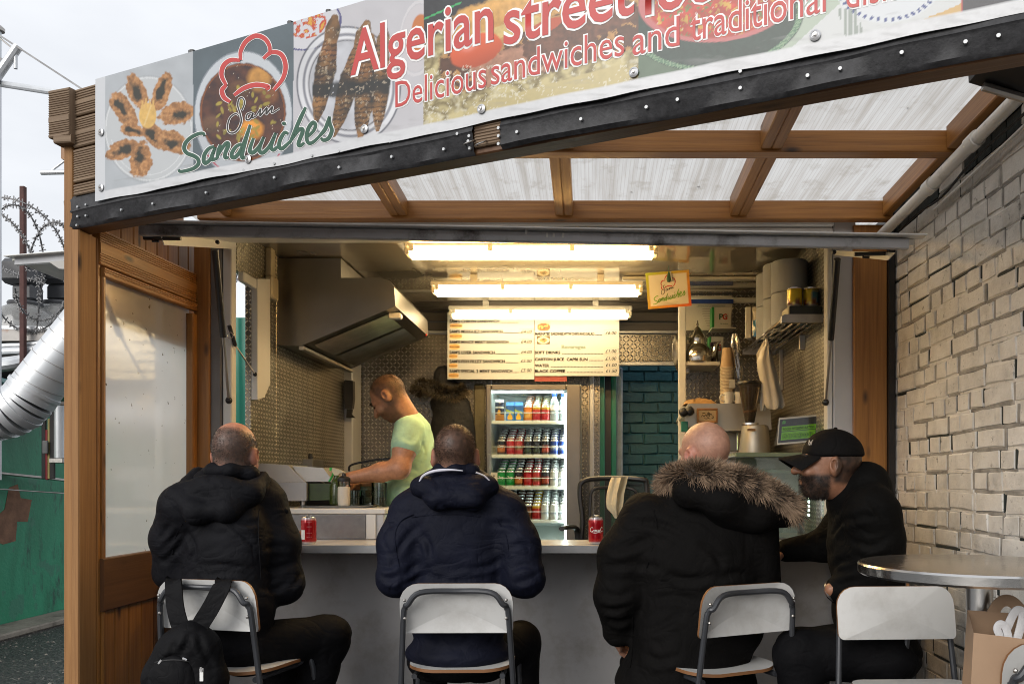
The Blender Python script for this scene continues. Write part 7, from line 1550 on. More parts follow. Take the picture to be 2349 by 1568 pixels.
class Head:
    """yaw 0 faces +y; pitch > 0 looks up"""
    def __init__(s, c, yaw, pitch=0., roll=0., k=1.): s.c = np.array(c); s.R = rot(yaw, pitch, roll); s.k = k
    def w(s, p): return s.c + s.R @ (np.array(p, float) * s.k)
    def e(s, S, c, r, kk=.015, sub=False, tilt=None):
        m = s.R if tilt is None else s.R @ rot(*tilt); S.ell(s.w(c), np.array(r) * s.k, kk, m, sub)
    def build(s, S, neck_to, ears=True, nose=1.):
        s.e(S, (0, -.014, .032), (.076, .098, .090)); s.e(S, (0, .020, -.042), (.060, .072, .078), .03)
        s.e(S, (0, .056, -.096), (.030, .028, .024), .02); S.cone(s.w((0, .086, .016)), s.w((0, .116, -.028)), .009, .0145 * nose, .012)
        S.cone(s.w((-.03, .078, .024)), s.w((.03, .078, .024)), .015, .015, .015)
        for q in (-1, 1):
            s.e(S, (q * .03, .098, .004), (.017, .012, .011), .008, True); s.e(S, (q * .034, .074, -.03), (.024, .022, .024), .02)
            S.cone(s.w((q * .006, .108, -.028)), s.w((q * .016, .100, -.030)), .008, .008, .006)
            if ears: s.e(S, (q * .079, -.010, -.004), (.013, .024, .036), .006, False, (q * -.35, 0, 0)); s.e(S, (q * .087, -.004, .002), (.006, .011, .018), .004, True, (q * -.35, 0, 0))
        S.cone(s.w((-.018, .088, -.058)), s.w((.018, .088, -.058)), .009, .009, .008); S.cone(s.w((-.015, .084, -.072)), s.w((.015, .084, -.072)), .010, .010, .008)
        s.e(S, (0, .099, -.0645), (.022, .006, .0025), .003, True)
        S.cone(s.w((0, -.028, -.05)), neck_to, .056, .062, .03)
    def hair(s, grow=.006, low=-.075, front=.055, crown=None, top=None):
        S = SDF(); s.e(S, (0, -.016, .032), np.array((.076, .098, .090)) + grow, .02); s.e(S, (0, -.040, -.035), np.array((.068, .058, .060)) + grow * .6, .03)
        S.cut(s.R @ np.array((0, 0, -1.)), (s.R @ np.array((0, 0, -1.))) @ s.w((0, 0, low)))
        n = s.R @ np.array((0, .80, -.60)); S.cut(n, n @ s.w((0, front, .03)))
        if crown: s.e(S, crown[:3], crown[3], .012, True)
        return S
    def eyes(s, par, iris=(.02, .012, .008), shut=False):
        for q in (-1, 1):
            if not shut: b = B(); b.ball(s.w((q * .030, .085, .004)), .0125 * s.k, 12, 8); b.build('eye', M('eye_white', (.30, .25, .21), .3) if 'eye_white' not in bpy.data.materials else bpy.data.materials['eye_white'], par)
            b = B(); b.ball(s.w((q * .030, .0935, .003)), .0055 * s.k, 10, 6); b.build('iris', M('iris', iris, .15) if 'iris' not in bpy.data.materials else bpy.data.materials['iris'], par)
            b = B(); b.tube(smooth_path([Vector(s.w((q * .014, .097, .024))), Vector(s.w((q * .032, .097, .031))), Vector(s.w((q * .050, .084, .026)))], 4), .0055 * s.k, 6, flat=.7); b.build('eyebrow', HAIRD, par)
def hand(S, W, d, n, side, curl=.5, k=.95, spread=.16):
    """wrist W, finger direction d, palm normal n (curl goes towards n), side +1: thumb on the d x n side"""
    d = np.array(d, float); d /= np.linalg.norm(d); n = np.array(n, float); n -= d * (n @ d); n /= np.linalg.norm(n); u = np.cross(d, n) * side
    W = np.array(W, float); c = W + d * .045 * k
    S.ell(c, np.array((.042, .05, .018)) * k, .012, np.stack([u, d, n], 1)); S.cone(W - d * .02, W + d * .03, .026 * k, .028 * k, .015)
    for i, (o_, L) in enumerate(((.030, .066), (.011, .074), (-.009, .069), (-.027, .054))):
        p = c + u * o_ * k + d * .040 * k; a = 0.; q = [p]; dd = d + u * (o_ * spread * 5)
        for f, L2 in ((.9, .45), (1.2, .32), (.9, .27)):
            a += curl * f; q.append(q[-1] + (dd * math.cos(a) + n * math.sin(a)) * L * L2 * k)
        S.chain(q, [.0098 * k, .0092 * k, .0085 * k, .0072 * k], .004)
    p = W + d * .018 * k + u * .028 * k; t1 = p + (u * .75 + d * .6 + n * .25) * .036 * k; t2 = t1 + (u * .25 + d * .8 + n * .5) * .03 * k; t3 = t2 + (d * .8 + n * .6) * .022 * k
    S.chain([p, t1, t2, t3], [.013 * k, .0115 * k, .0098 * k, .008 * k], .006)
HAIRD = haircol('dark_hair', (.018, .013, .010)); HAIRG = haircol('greying_hair', (.055, .045, .040)); HAIRB = haircol('brown_hair', (.05, .028, .016))
JBLACK = cloth('charcoal_jacket', (.0062, .0064, .0085), .7, 40, .35, .12); JNAVY = cloth('navy_jacket', (.0048, .006, .0145), .68, 40, .35, .14); PARKA = cloth('black_parka', (.0042, .0038, .0037), .8, 60); COATB = cloth('black_zip_jacket', (.0032, .0030, .0028), .8, 50); TROUS = cloth('black_trousers', (.0045, .0045, .0055), .75, 60); SHOE = M('black_shoe', (.012, .012, .012), .4)
def V3(x, y, Y): return np.array(P(x, y, Y))
def colr(V, base, regs):
    c = np.empty((len(V), 3)); c[:] = base
    for cc, r, rgb, st in regs:
        w = np.clip(1 - np.linalg.norm(V - cc, axis=1) / r, 0, 1)[:, None] ** .7 * st; c = c * (1 - w) + np.array(rgb) * w
    return c
def ss(x, a, b): q = np.clip((x - a) / (b - a), 0, 1); return q * q * (3 - 2 * q)
def person(label, S, base, regs, res=.0062, paint=()):
    """paint: (head, colour, mask(x, y, z)) for cropped hair and stubble growing on the skin"""
    V, Fc, N = S.mesh(res); c = colr(V, base, regs)
    for hd_, rgb, fn_ in paint:
        l = (V - hd_.c) @ hd_.R / hd_.k; m = fn_(l[:, 0], l[:, 1], l[:, 2]) * (np.linalg.norm(l, axis=1) < .17); m = np.clip(m * (.88 + .22 * fbm(l * 70, 3)), 0, 1)[:, None]; c = c * (1 - m) + np.array(rgb) * m
    return tag(skin_mesh('person', V, Fc, SKIN, None, c), label, 'person')
def crop_hair(name, par, S, hd_, mask, n, length, c0, c1, seed=1, lean=(0, -.3, -.5)):
    """short hairs standing on the scalp or chin, rooted where mask is high"""
    S = S.near(hd_.c, .22); rg = np.random.default_rng(seed); p = rg.normal(size=(n * 4, 3)); p /= np.linalg.norm(p, axis=1)[:, None]; p = hd_.c + (p * np.array((.09, .115, .13))) @ hd_.R.T * hd_.k
    for _ in range(4):
        e_ = .002; g = np.stack([S.ev(p + np.eye(3)[i] * e_) - S.ev(p - np.eye(3)[i] * e_) for i in range(3)], 1) / (2 * e_); g /= np.maximum(np.linalg.norm(g, axis=1), 1e-6)[:, None]; p = p - S.ev(p)[:, None] * g * .9
    l = (p - hd_.c) @ hd_.R / hd_.k; m = mask(l[:, 0], l[:, 1], l[:, 2]); k = np.flatnonzero(rg.uniform(size=len(m)) < m * .9)[:n]; p = p[k]; g = g[k]; n = len(k)
    d = g * .75 + (hd_.R @ np.array(lean))[None] * .7 + rg.normal(size=(n, 3)) * .25; d /= np.linalg.norm(d, axis=1)[:, None]; sd_ = np.cross(d, rg.normal(size=(n, 3))); sd_ = sd_ / np.linalg.norm(sd_, axis=1)[:, None] * .0008; L = length * rg.uniform(.6, 1.2, (n, 1))
    vs = np.stack([p - g * .001 - sd_, p - g * .001 + sd_, p + d * L], 1).reshape(-1, 3); t_ = rg.uniform(size=(n, 1)); c = np.array(c0)[None] * (1 - t_) + np.array(c1)[None] * t_
    b = B(); b.v = vs.tolist(); b.f = [(q, q + 1, q + 2) for q in range(0, 3 * n, 3)]; b.mi = [0] * n; return b.build(name, FURM, par, smooth=0, norm=False, col=np.repeat(c, 3, 0))
FURM = attr_mat('fur', .75)
def trace(S, pts):
    """points on the surface of S under the given picture points"""
    out = []
    d = np.array([[(x - CX) / F, 1., -(y - CY) / F] for x, y in pts]); L = np.linalg.norm(d, axis=1)[:, None]; d /= L; p = np.array([0, 0, H])[None] + d * 2.2
    for _ in range(60): p = p + d * np.clip(S.ev(p), -.02, .3)[:, None] * .8
    return p
def pleat(V, N, S, lines, dep=.009, wid=.011):
    """pull narrow folds into the cloth along lines: a valley with a raised lip beside it"""
    for ln in lines:
        q = trace(S, [(p.x, p.y) for p in smooth_path([Vector((x, y, 0)) for x, y in ln], 5)]); q = q[np.abs(q[:, 1] - np.median(q[:, 1])) < .25]; m = len(q)
        if m < 3: continue
        D = np.linalg.norm(V[:, None, :] - q[None], axis=2); i = D.argmin(1); r = D[np.arange(len(V)), i]; near = r < wid * 5
        tg = np.gradient(q, axis=0)[i]; sgn = np.sign(np.cross(tg, V - q[i])[:, 1]); tp_ = np.sin(np.pi * np.clip((i + .6) / m, 0, 1)) ** .6; x = r * sgn
        f = -np.exp(-(x / wid) ** 2) + .75 * np.exp(-((x - 2.0 * wid) / (1.2 * wid)) ** 2) + .3 * np.exp(-((x + 2.2 * wid) / (1.4 * wid)) ** 2); V = V + N * (dep * f * tp_ * near)[:, None]
    return V
def seam(par, S, ln, mat, r=.0022):
    q = trace(S, [(p.x, p.y) for p in smooth_path([Vector((x, y, 0)) for x, y in ln], 6)]); b = B(); b.tube([Vector(p) + Vector((0, -.001, 0)) for p in q], r, 5); b.build('seam', mat, par)
def garment(name, S, mat, par, res=.0105, amp=.007, sc=(7, 7, 15), seed=1, fine=.35, lines=(), dep=.009, wid=.011):
    V, Fc, N = S.mesh(res); V = folds(V, N, amp, sc, seed, fine); V = pleat(V, N, S, lines, dep, wid); return skin_mesh(name, V, Fc, mat, par)
def shoe(par, ank, d):
    S = SDF(); d = np.array(d, float); a = np.array(ank); a = np.array((a[0], a[1], max(a[2], .05))); S.cone(a, a + d * .05 + np.array((0, 0, -.02)), .045, .042, .02); S.cone(a + d * .03 + np.array((0, 0, -.02)), a + d * .16 + np.array((0, 0, -.025)), .04, .032, .03); V, Fc, N = S.mesh(.01); skin_mesh('shoe', V, Fc, SHOE, par)

# ---- customer 2: navy hooded jacket, straight back view
hd2 = Head(V3(1045, 1048, 3.27), R(4), R(-6), 0, 1.03); Yb = 3.27
sh2 = [V3(935, 1168, Yb), V3(1164, 1168, Yb)]; elb = [V3(908, 1325, Yb - .06), V3(1204, 1325, Yb - .06)]; wr = [V3(985, 1262, 3.62), V3(1120, 1262, 3.62)]
hip = V3(1052, 1500, Yb); kn = [V3(985, 1500, 3.66), V3(1195, 1470, 3.52)]; an = [V3(1000, 1850, 3.62), V3(1210, 1860, 3.40)]
S = SDF(); hd2.build(S, V3(1045, 1125, Yb)); S.cone(V3(1048, 1180, Yb + .03), V3(1050, 1440, Yb + .03), .085, .09, .03); S.cone(sh2[0], sh2[1], .04, .04, .04)
for i in (0, 1):
    S.chain([sh2[i], elb[i], wr[i]], [.05, .042, .03], .03); hand(S, wr[i], (.35 if i == 0 else -.35, .6, .1), (0, .2, -1), 1 if i else -1, .7)
    S.chain([hip + (i * 2 - 1) * np.array((.09, 0, 0)), kn[i], an[i]], [.07, .05, .035], .03)
pe2 = person('customer in navy hooded jacket seen from behind, middle of the counter', S, (.50, .27, .18), [(hd2.w((.08, -.01, 0)), .05, (.42, .13, .08), .7), (hd2.w((-.08, -.01, 0)), .05, (.42, .13, .08), .7), (hd2.w((0, -.07, -.07)), .07, (.36, .19, .13), .5)], .0072, [(hd2, (.045, .026, .016), lambda x, y, z: ss(z + .35 * (y + .05), -.088, -.035) * ss(-(y - .8 * z), -.075, -.055) * (1 - .75 * np.exp(-((np.abs(x) - .087) / .012) ** 2) * (z < .03) * (y > -.04)))])
crop_hair('hair', pe2, S, hd2, lambda x, y, z: ss(z + .35 * (y + .05), -.085, -.01) * ss(-(y - .8 * z), -.07, -.05) * (1 - (z < .03) * (y > -.035) * (np.abs(x) > .072)), 6500, .0075, (.022, .013, .008), (.075, .042, .024), 3)
S = SDF(); S.ell(V3(1050, 1265, Yb), (.205, .125, .24), .05).ell(V3(1052, 1400, Yb), (.20, .15, .17), .06).ell(V3(1052, 1495, Yb), (.205, .155, .075), .05); S.cone(V3(955, 1168, Yb), V3(1145, 1168, Yb), .078, .078, .08); S.cone(V3(1000, 1115, Yb), V3(1090, 1115, Yb), .068, .068, .08)
for i in (0, 1): S.chain([sh2[i] + np.array((0, 0, -.02)), (sh2[i] + elb[i]) / 2 + np.array(((i * 2 - 1) * .012, 0, 0)), elb[i], wr[i]], [.076, .074, .068, .05], .045)
j = garment('jacket', S, JNAVY, pe2, .008, .005, (8, 8, 15), 2, .35, [[(914.1, 1263.6), (931.9, 1231.9), (967.6, 1200.1)], [(918.0, 1327.0), (943.8, 1305.2), (963.6, 1287.4)], [(924.0, 1338.9), (951.7, 1329.0), (983.5, 1313.2)], [(1126.2, 1200.1), (1165.9, 1200.1), (1185.7, 1212.0)], [(876.4, 1231.9), (886.3, 1208.1), (904.1, 1200.1)], [(874.4, 1295.3), (892.2, 1299.3), (908.1, 1287.4)], [(880.3, 1327.0), (900.2, 1327.0), (916.0, 1315.1)], [(1086.6, 1303.2), (1126.2, 1295.3), (1161.9, 1271.5)], [(1173.8, 1255.6), (1197.6, 1247.7), (1217.5, 1255.6)], [(1177.8, 1303.2), (1201.6, 1295.3), (1225.4, 1299.3)], [(1181.8, 1335.0), (1205.6, 1331.0), (1229.4, 1319.1)], [(983.5, 1327.0), (1046.9, 1333.0), (1110.4, 1323.1)], [(967.6, 1223.9), (983.5, 1247.7), (987.4, 1279.4)]])
for l_ in [[(943.8, 1185.1), (983.5, 1181.1), (1023.1, 1179.5), (1062.8, 1180.3), (1102.4, 1184.3)], [(916.8, 1303.2), (908.9, 1263.6), (906.5, 1223.9), (920.0, 1194.2), (947.8, 1178.3)], [(1166.7, 1295.3), (1165.9, 1255.6), (1158.0, 1220.0), (1136.2, 1188.2)]]: seam(j, S, l_, JNAVY)
S = SDF(); q = V3(1047, 1100, Yb - .10); S.chain([V3(975, 1098, Yb + .02), V3(968, 1116, Yb - .06), V3(1010, 1142, Yb - .12), V3(1085, 1142, Yb - .12), V3(1122, 1116, Yb - .06), V3(1115, 1098, Yb + .02)], [.030, .036, .042, .042, .036, .030], .035); S.ell(V3(1047, 1112, Yb - .075), (.125, .052, .05), .035)
garment('hood', S, JNAVY, j, .009, .009, (13, 13, 17), 5)
b = B(); b.tube(smooth_path([P(962, 1104, Yb - .105), P(972, 1090, Yb - .105), P(996, 1080, Yb - .115), P(1030, 1077, Yb - .12), P(1062, 1079, Yb - .12)], 5), [.002 + .0055 * math.sin(math.pi * min(1, (i + 2) / 22)) for i in range(21)], 8, flat=.8); b.tube(smooth_path([P(1092, 1083, Yb - .115), P(1110, 1090, Yb - .105), P(1122, 1101, Yb - .095)], 4), .005, 8, flat=.6)
o = b.build('hood_lining', M('white_lining', (.62, .62, .70), .5), j)
S = SDF(); S.chain([V3(1000, 1086, Yb + .03), V3(1010, 1080, Yb - .05), V3(1045, 1079, Yb - .075), V3(1082, 1080, Yb - .05), V3(1092, 1088, Yb + .03)], [.027] * 5, .02); garment('collar', S, JNAVY, j, .0075, .001)
S = SDF(); S.ell(hip + np.array((0, .02, -.03)), (.195, .16, .075), .04)
for i in (0, 1): S.chain([hip + np.array(((i * 2 - 1) * .10, .03, -.01)), kn[i], an[i]], [.098, .078, .06], .04)
garment('trousers', S, TROUS, pe2, .0115, .006, (9, 9, 9), 6)
for i in (0, 1): shoe(pe2, an[i], (.2 * (i * 2 - 1), .95, 0))

# ---- customer 1: charcoal jacket, turned to the right
hd1 = Head(V3(540, 1043, 3.26), R(-3), R(-6), R(2), 1.0); Yb = 3.25; f1_ = np.array((math.sin(R(24)), math.cos(R(24)), 0)); s1_ = np.array((f1_[1], -f1_[0], 0))
c0 = V3(512, 1160, Yb); sL = V3(412, 1160, Yb - .06); sR = V3(612, 1150, Yb + .07); eL = V3(398, 1310, Yb + .02); eR = V3(650, 1338, Yb + .08); wL = V3(560, 1250, 3.6); wR = V3(655, 1250, 3.62)
hip = V3(525, 1480, Yb + .02); kn = [V3(650, 1500, 3.62), V3(752, 1462, 3.44)]; an = [V3(640, 1860, 3.58), V3(690, 1700, 3.34)]
S = SDF(); hd1.build(S, V3(528, 1120, Yb)); S.cone(c0 + f1_ * .03, hip + f1_ * .03, .085, .09, .03); S.cone(sL, sR, .04, .04, .04)
for a_, e_, w_, k_ in ((sL, eL, wL, -1), (sR, eR, wR, 1)): S.chain([a_, e_, w_], [.05, .042, .03], .03); hand(S, w_, (-.2 * k_, .7, .05), (0, .2, -1), k_, .8)
for i in (0, 1): S.chain([hip + s1_ * (.09 * (i * 2 - 1)), kn[i], an[i]], [.07, .05, .035], .03)
pe1 = person('balding customer in charcoal hooded jacket at the left end', S, (.52, .27, .18), [(hd1.w((0, -.03, .12)), .09, (.62, .28, .18), .7), (hd1.w((-.08, -.01, 0)), .05, (.55, .16, .10), .8), (hd1.w((.08, -.01, 0)), .05, (.5, .14, .08), .7)], .0072, [(hd1, (.075, .060, .052), lambda x, y, z: .96 * ss(z + .35 * (y + .05), -.092, -.045) * (1 - ss(z + .28 * y, .050, .088)) * ss(-y, -.045, -.02) * (1 - .8 * np.exp(-((np.abs(x) - .087) / .012) ** 2) * (z < .03) * (y > -.04)))])
crop_hair('hair', pe1, S, hd1, lambda x, y, z: ss(z + .35 * (y + .05), -.090, -.03) * (1 - ss(z + .28 * y, .045, .085)) * ss(-y, -.04, -.02) * (1 - (z < .03) * (y > -.035) * (np.abs(x) > .072)), 5000, .006, (.03, .024, .02), (.16, .14, .125), 4)
S = SDF(); mj = np.stack([s1_, f1_, np.array((0, 0, 1.))], 1); S.ell(V3(512, 1255, Yb), (.205, .13, .24), .05, mj).ell(V3(520, 1390, Yb), (.20, .15, .18), .06, mj); S.cone(sL + s1_ * .03, sR - s1_ * .03, .076, .076, .08); S.cone(V3(485, 1116, Yb), V3(570, 1114, Yb + .03), .068, .068, .08); S.ell(hip + np.array((0, 0, .01)), (.20, .155, .09), .05, mj)
S.chain([sL, (sL + eL) / 2 - s1_ * .02, eL, wL], [.075, .073, .067, .05], .045); S.chain([sR, (sR + eR) / 2 + s1_ * .015, eR, wR], [.076, .076, .072, .05], .045)
j = garment('jacket', S, JBLACK, pe1, .008, .006, (8, 8, 14), 12, .35, [[(364.9, 1239.6), (378.8, 1219.8), (392.7, 1198.0)], [(374.9, 1287.2), (406.6, 1255.5), (428.4, 1219.8)], [(370.9, 1263.4), (390.7, 1239.6), (406.6, 1219.8)], [(521.5, 1196.0), (553.2, 1219.8), (588.9, 1259.5)], [(537.4, 1192.1), (569.1, 1200.0), (592.9, 1196.0)], [(458.1, 1297.1), (513.6, 1295.1), (569.1, 1303.1)], [(474.0, 1315.0), (521.5, 1311.0), (569.1, 1316.9)], [(600.8, 1346.7), (632.5, 1350.6), (664.2, 1328.8)], [(604.8, 1303.1), (632.5, 1303.1), (672.2, 1291.2)], [(608.7, 1255.5), (632.5, 1251.5), (656.3, 1255.5)], [(434.3, 1223.8), (446.2, 1255.5), (442.2, 1287.2)], [(664.2, 1342.7), (680.1, 1334.8), (692.0, 1311.0)]])
for l_ in [[(594.9, 1168.3), (592.9, 1215.9), (596.1, 1271.3), (598.8, 1326.8)], [(418.5, 1200.0), (402.6, 1231.7), (394.7, 1271.3)]]: seam(j, S, l_, JBLACK)
S = SDF(); S.chain([V3(455, 1090, Yb + .0), V3(408, 1140, Yb - .10), V3(450, 1176, Yb - .13), V3(520, 1168, Yb - .12), V3(575, 1130, Yb - .06), V3(600, 1098, Yb + .02)], [.034, .040, .042, .044, .038, .030], .035); S.ell(V3(495, 1120, Yb - .09), (.12, .055, .055), .03); garment('hood', S, JBLACK, j, .009, .011, (12, 12, 16), 15)
S = SDF(); S.chain([V3(470, 1090, Yb + .02), V3(490, 1080, Yb - .05), V3(530, 1078, Yb - .06), V3(575, 1086, Yb - .02), V3(600, 1105, Yb + .04), V3(632, 1150, Yb + .05), V3(655, 1172, Yb + .05)], [.029, .029, .029, .027, .024, .018, .012], .02); garment('collar', S, JBLACK, j, .0075, .001)
S = SDF(); S.ell(hip + np.array((0, .03, -.03)), (.19, .16, .08), .04, mj)
for i in (0, 1): S.chain([hip + s1_ * (.10 * (i * 2 - 1)), kn[i], an[i]], [.10, .088, .062], .04)
garment('trousers', S, TROUS, pe1, .0115, .007, (9, 9, 9), 16)
for i in (0, 1): shoe(pe1, an[i], f1_)

# ---- customer 3: bald head, black parka with fur trimmed hood
hd3 = Head(V3(1614, 1045, 3.28), R(38), R(-4), R(-2), 1.06); Yb = 3.27
sL = V3(1478, 1185, Yb + .04); sR = V3(1728, 1190, Yb); eL = V3(1418, 1365, Yb + .02); eR = V3(1740, 1370, Yb + .05); wL = V3(1415, 1455, 3.36); wR = V3(1660, 1262, 3.64); hip = V3(1600, 1500, Yb + .02)
kn = [V3(1470, 1520, 3.62), V3(1640, 1500, 3.66)]; an = [V3(1460, 1880, 3.56), V3(1640, 1870, 3.6)]
S = SDF(); hd3.build(S, V3(1615, 1130, Yb)); S.cone(V3(1605, 1200, Yb + .03), hip, .085, .09, .03); S.cone(sL, sR, .04, .04, .04)
for a_, e_, w_, k_, d_ in ((sL, eL, wL, -1, (.12, .35, -.45)), (sR, eR, wR, 1, (-.3, .6, .1))): S.chain([a_, e_, w_], [.05, .044, .031], .03); hand(S, w_, d_, (.9, .2, -.2) if k_ < 0 else (0, .2, -1), k_, .6)
for i in (0, 1): S.chain([hip + np.array(((i * 2 - 1) * .09, 0, 0)), kn[i], an[i]], [.07, .05, .035], .03)
pe3 = person('bald customer in black parka with a fur trimmed hood', S, (.47, .265, .185), [(hd3.w((0, -.04, .12)), .12, (.53, .315, .225), .6), (hd3.w((-.08, -.01, 0)), .05, (.5, .15, .10), .7)], .0072)
S = SDF(); S.ell(V3(1600, 1290, Yb), (.235, .15, .25), .06).ell(V3(1610, 1430, Yb), (.24, .17, .19), .06).ell(V3(1580, 1570, Yb + .02), (.27, .19, .17), .07); S.cone(V3(1490, 1190, Yb + .03), V3(1715, 1195, Yb), .09, .09, .07); S.cone(V3(1570, 1125, Yb), V3(1655, 1130, Yb), .07, .07, .05)
S.cone(V3(1560, 1500, Yb), V3(1420, 1720, Yb + .10), .17, .12, .08)
S.chain([sL, (sL + eL) / 2 + np.array((-.03, 0, 0)), eL, wL + np.array((.0, -.02, .015))], [.092, .092, .086, .058], .05); S.chain([sR, eR, wR], [.095, .085, .055], .04)
j = garment('parka', S, PARKA, pe3, .0088, .007, (6, 6, 11), 22, .35, [[(1452.0, 1196.1), (1515.5, 1202.0), (1571.0, 1227.8)], [(1408.4, 1259.5), (1452.0, 1249.6), (1487.7, 1233.8)], [(1539.2, 1319.0), (1590.8, 1328.9), (1642.3, 1315.0)], [(1392.5, 1297.2), (1428.2, 1295.2), (1471.8, 1283.3)], [(1471.8, 1447.9), (1515.5, 1434.0), (1555.1, 1412.2)], [(1483.7, 1501.4), (1515.5, 1513.3), (1555.1, 1501.4)], [(1380.7, 1362.6), (1420.3, 1366.6), (1452.0, 1354.7)], [(1376.7, 1394.3), (1408.4, 1398.3), (1444.1, 1386.4)], [(1610.6, 1247.6), (1642.3, 1271.4), (1658.2, 1303.2)], [(1642.3, 1326.9), (1682.0, 1315.0), (1717.7, 1319.0)], [(1452.0, 1303.2), (1483.7, 1295.2), (1515.5, 1303.2)], [(1499.6, 1374.5), (1547.2, 1366.6), (1594.8, 1378.5)], [(1396.5, 1418.1), (1420.3, 1426.1), (1444.1, 1418.1)]], .010, .014)
for l_ in [[(1451.2, 1414.2), (1452.0, 1449.9), (1450.4, 1485.5), (1444.9, 1529.2)], [(1499.6, 1168.3), (1507.5, 1223.8), (1491.7, 1271.4), (1475.8, 1326.9)]]: seam(j, S, l_, PARKA)
S = SDF(); S.chain([V3(1552, 1098, Yb + .03), V3(1580, 1128, Yb - .10), V3(1660, 1150, Yb - .13), V3(1740, 1180, Yb - .10), V3(1800, 1190, Yb - .03)], [.045, .055, .062, .055, .035], .04); S.ell(V3(1690, 1185, Yb - .08), (.11, .06, .05), .05); garment('hood', S, PARKA, j, .010, .007, (8, 8, 12), 25)
def fur(name, par, spine, rad, n, length, seed, cols, lean, up=(0, 0, 1)):
    """fur trim: tapered hairs rooted around a spine, combed along lean"""
    rg = np.random.default_rng(seed); pts = np.array([list(p) for p in smooth_path([Vector(p) for p in spine], 12)]); m = len(pts)
    seg = np.gradient(pts, axis=0); seg /= np.linalg.norm(seg, axis=1)[:, None]; lean = np.array(lean, float)[None]
    ti = rg.integers(0, m, n); ph = rg.uniform(0, 2 * np.pi, n)[:, None]; d = seg[ti]; a = np.cross(d, np.array(up)); a /= np.linalg.norm(a, axis=1)[:, None]; b_ = np.cross(a, d)
    rr = rad * (.55 + .45 * np.sin(np.pi * np.clip(ti / m, .08, 1)))[:, None]; o_ = a * np.cos(ph) + b_ * np.sin(ph)
    root = pts[ti] + o_ * rr * .8 + d * rg.uniform(-.01, .01, (n, 1)); L = length * rg.uniform(.55, 1.25, (n, 1)); cl = vnoise(root * 46, seed)[:, None] * .8
    dr = o_ * .75 + lean * .8 + d * (rg.normal(size=(n, 1)) * .25 + cl) + rg.normal(size=(n, 3)) * .16; dr /= np.linalg.norm(dr, axis=1)[:, None]; bend = lean * .45 + np.array((0, 0, -.35))[None] + rg.normal(size=(n, 3)) * .15
    sd_ = np.cross(dr, np.array((0, 1., 0))); sd_ = sd_ / (np.linalg.norm(sd_, axis=1)[:, None] + 1e-6) * rg.uniform(.0010, .0018, (n, 1)); p1 = root + dr * L * .5; p2 = root + dr * L * .9 + bend * L * .28
    tone = np.clip(.45 + .9 * cl + rg.normal(size=(n, 1)) * .22, 0, 1); c0_ = np.tile(np.array(cols[0]), (n, 1)); c1_ = c0_ * (1 - tone) + np.array(cols[1])[None] * tone
    vs = np.stack([root - sd_, root + sd_, p1 - sd_ * .8, p1 + sd_ * .8, p2], 1).reshape(-1, 3); cs = np.stack([c0_ * .6, c0_ * .6, c1_ * .8, c1_ * .8, c1_], 1).reshape(-1, 3)
    b = B(); b.v = vs.tolist(); b.f = [f for q in range(0, 5 * n, 5) for f in ((q, q + 1, q + 3, q + 2), (q + 2, q + 3, q + 4))]; b.mi = [0] * len(b.f); return b.build(name, FURM, par, smooth=0, norm=False, col=cs)
spine = [V3(1530, 1118, Yb + .05), V3(1542, 1098, Yb - .02), V3(1588, 1088, Yb - .10), V3(1650, 1092, Yb - .13), V3(1718, 1112, Yb - .12), V3(1778, 1140, Yb - .08), V3(1828, 1176, Yb - .02)]
S = SDF(); S.chain(spine, [.022, .030, .034, .036, .038, .036, .024], .02); V, Fc, N = S.mesh(.010); skin_mesh('fur_base', V, Fc, cloth('fur_underlay', (.09, .075, .065), .9), j)
fur('fur_trim', j, spine, .031, 17000, .058, 5, ((.045, .029, .019), (.54, .375, .245)), (.24, -.08, -.04))
S = SDF()
for i in (0, 1): S.chain([hip + np.array(((i * 2 - 1) * .10, .03, 0)), kn[i], an[i]], [.10, .08, .06], .04)
garment('trousers', S, TROUS, pe3, .012, .006, (9, 9, 9), 26)
for i in (0, 1): shoe(pe3, an[i], (0, 1, 0))
S = SDF(); w_ = wL; S.cone(w_ + np.array((-.002, -.01, .004)), w_ + np.array((.006, .012, -.012)), .036, .036, .01); garment('cuff_watch', S, BLACKP, j, .008, 0.)

# ---- customer 4: black cap, bearded, looking left
Y4 = 3.20; hd4 = Head(V3(1901, 1068, Y4), R(84), R(5), 0, 1.06)
sN = V3(2000, 1175, Y4 - .14); sF = V3(1960, 1165, Y4 + .20); eN = V3(2012, 1310, Y4 - .10); wN = V3(1912, 1354, Y4 - .04); eF = V3(1895, 1250, Y4 + .28); wF = V3(1806, 1262, Y4 + .30); hip = V3(2010, 1490, Y4 + .02)
kn = [V3(1830, 1500, Y4 - .06), V3(1830, 1490, Y4 + .22)]; an = [V3(1850, 1850, Y4 - .08), V3(1860, 1800, Y4 + .2)]
S = SDF(); hd4.build(S, V3(1955, 1150, Y4 + .02), nose=1.08); S.cone(V3(1990, 1220, Y4 + .02), hip, .085, .09, .03); S.cone(sN, sF, .04, .04, .04)
S.chain([sN, eN, wN], [.05, .042, .03], .03); hand(S, wN, (.55, .7, -.30), (.3, .2, -.9), -1, .8); S.chain([sF, eF, wF], [.05, .042, .03], .03); hand(S, wF, (-.9, .15, -.05), (0, .3, -1), 1, .5)
for i in (0, 1): S.chain([hip + np.array((0, (i * 2 - 1) * .10, 0)), kn[i], an[i]], [.07, .05, .035], .03)
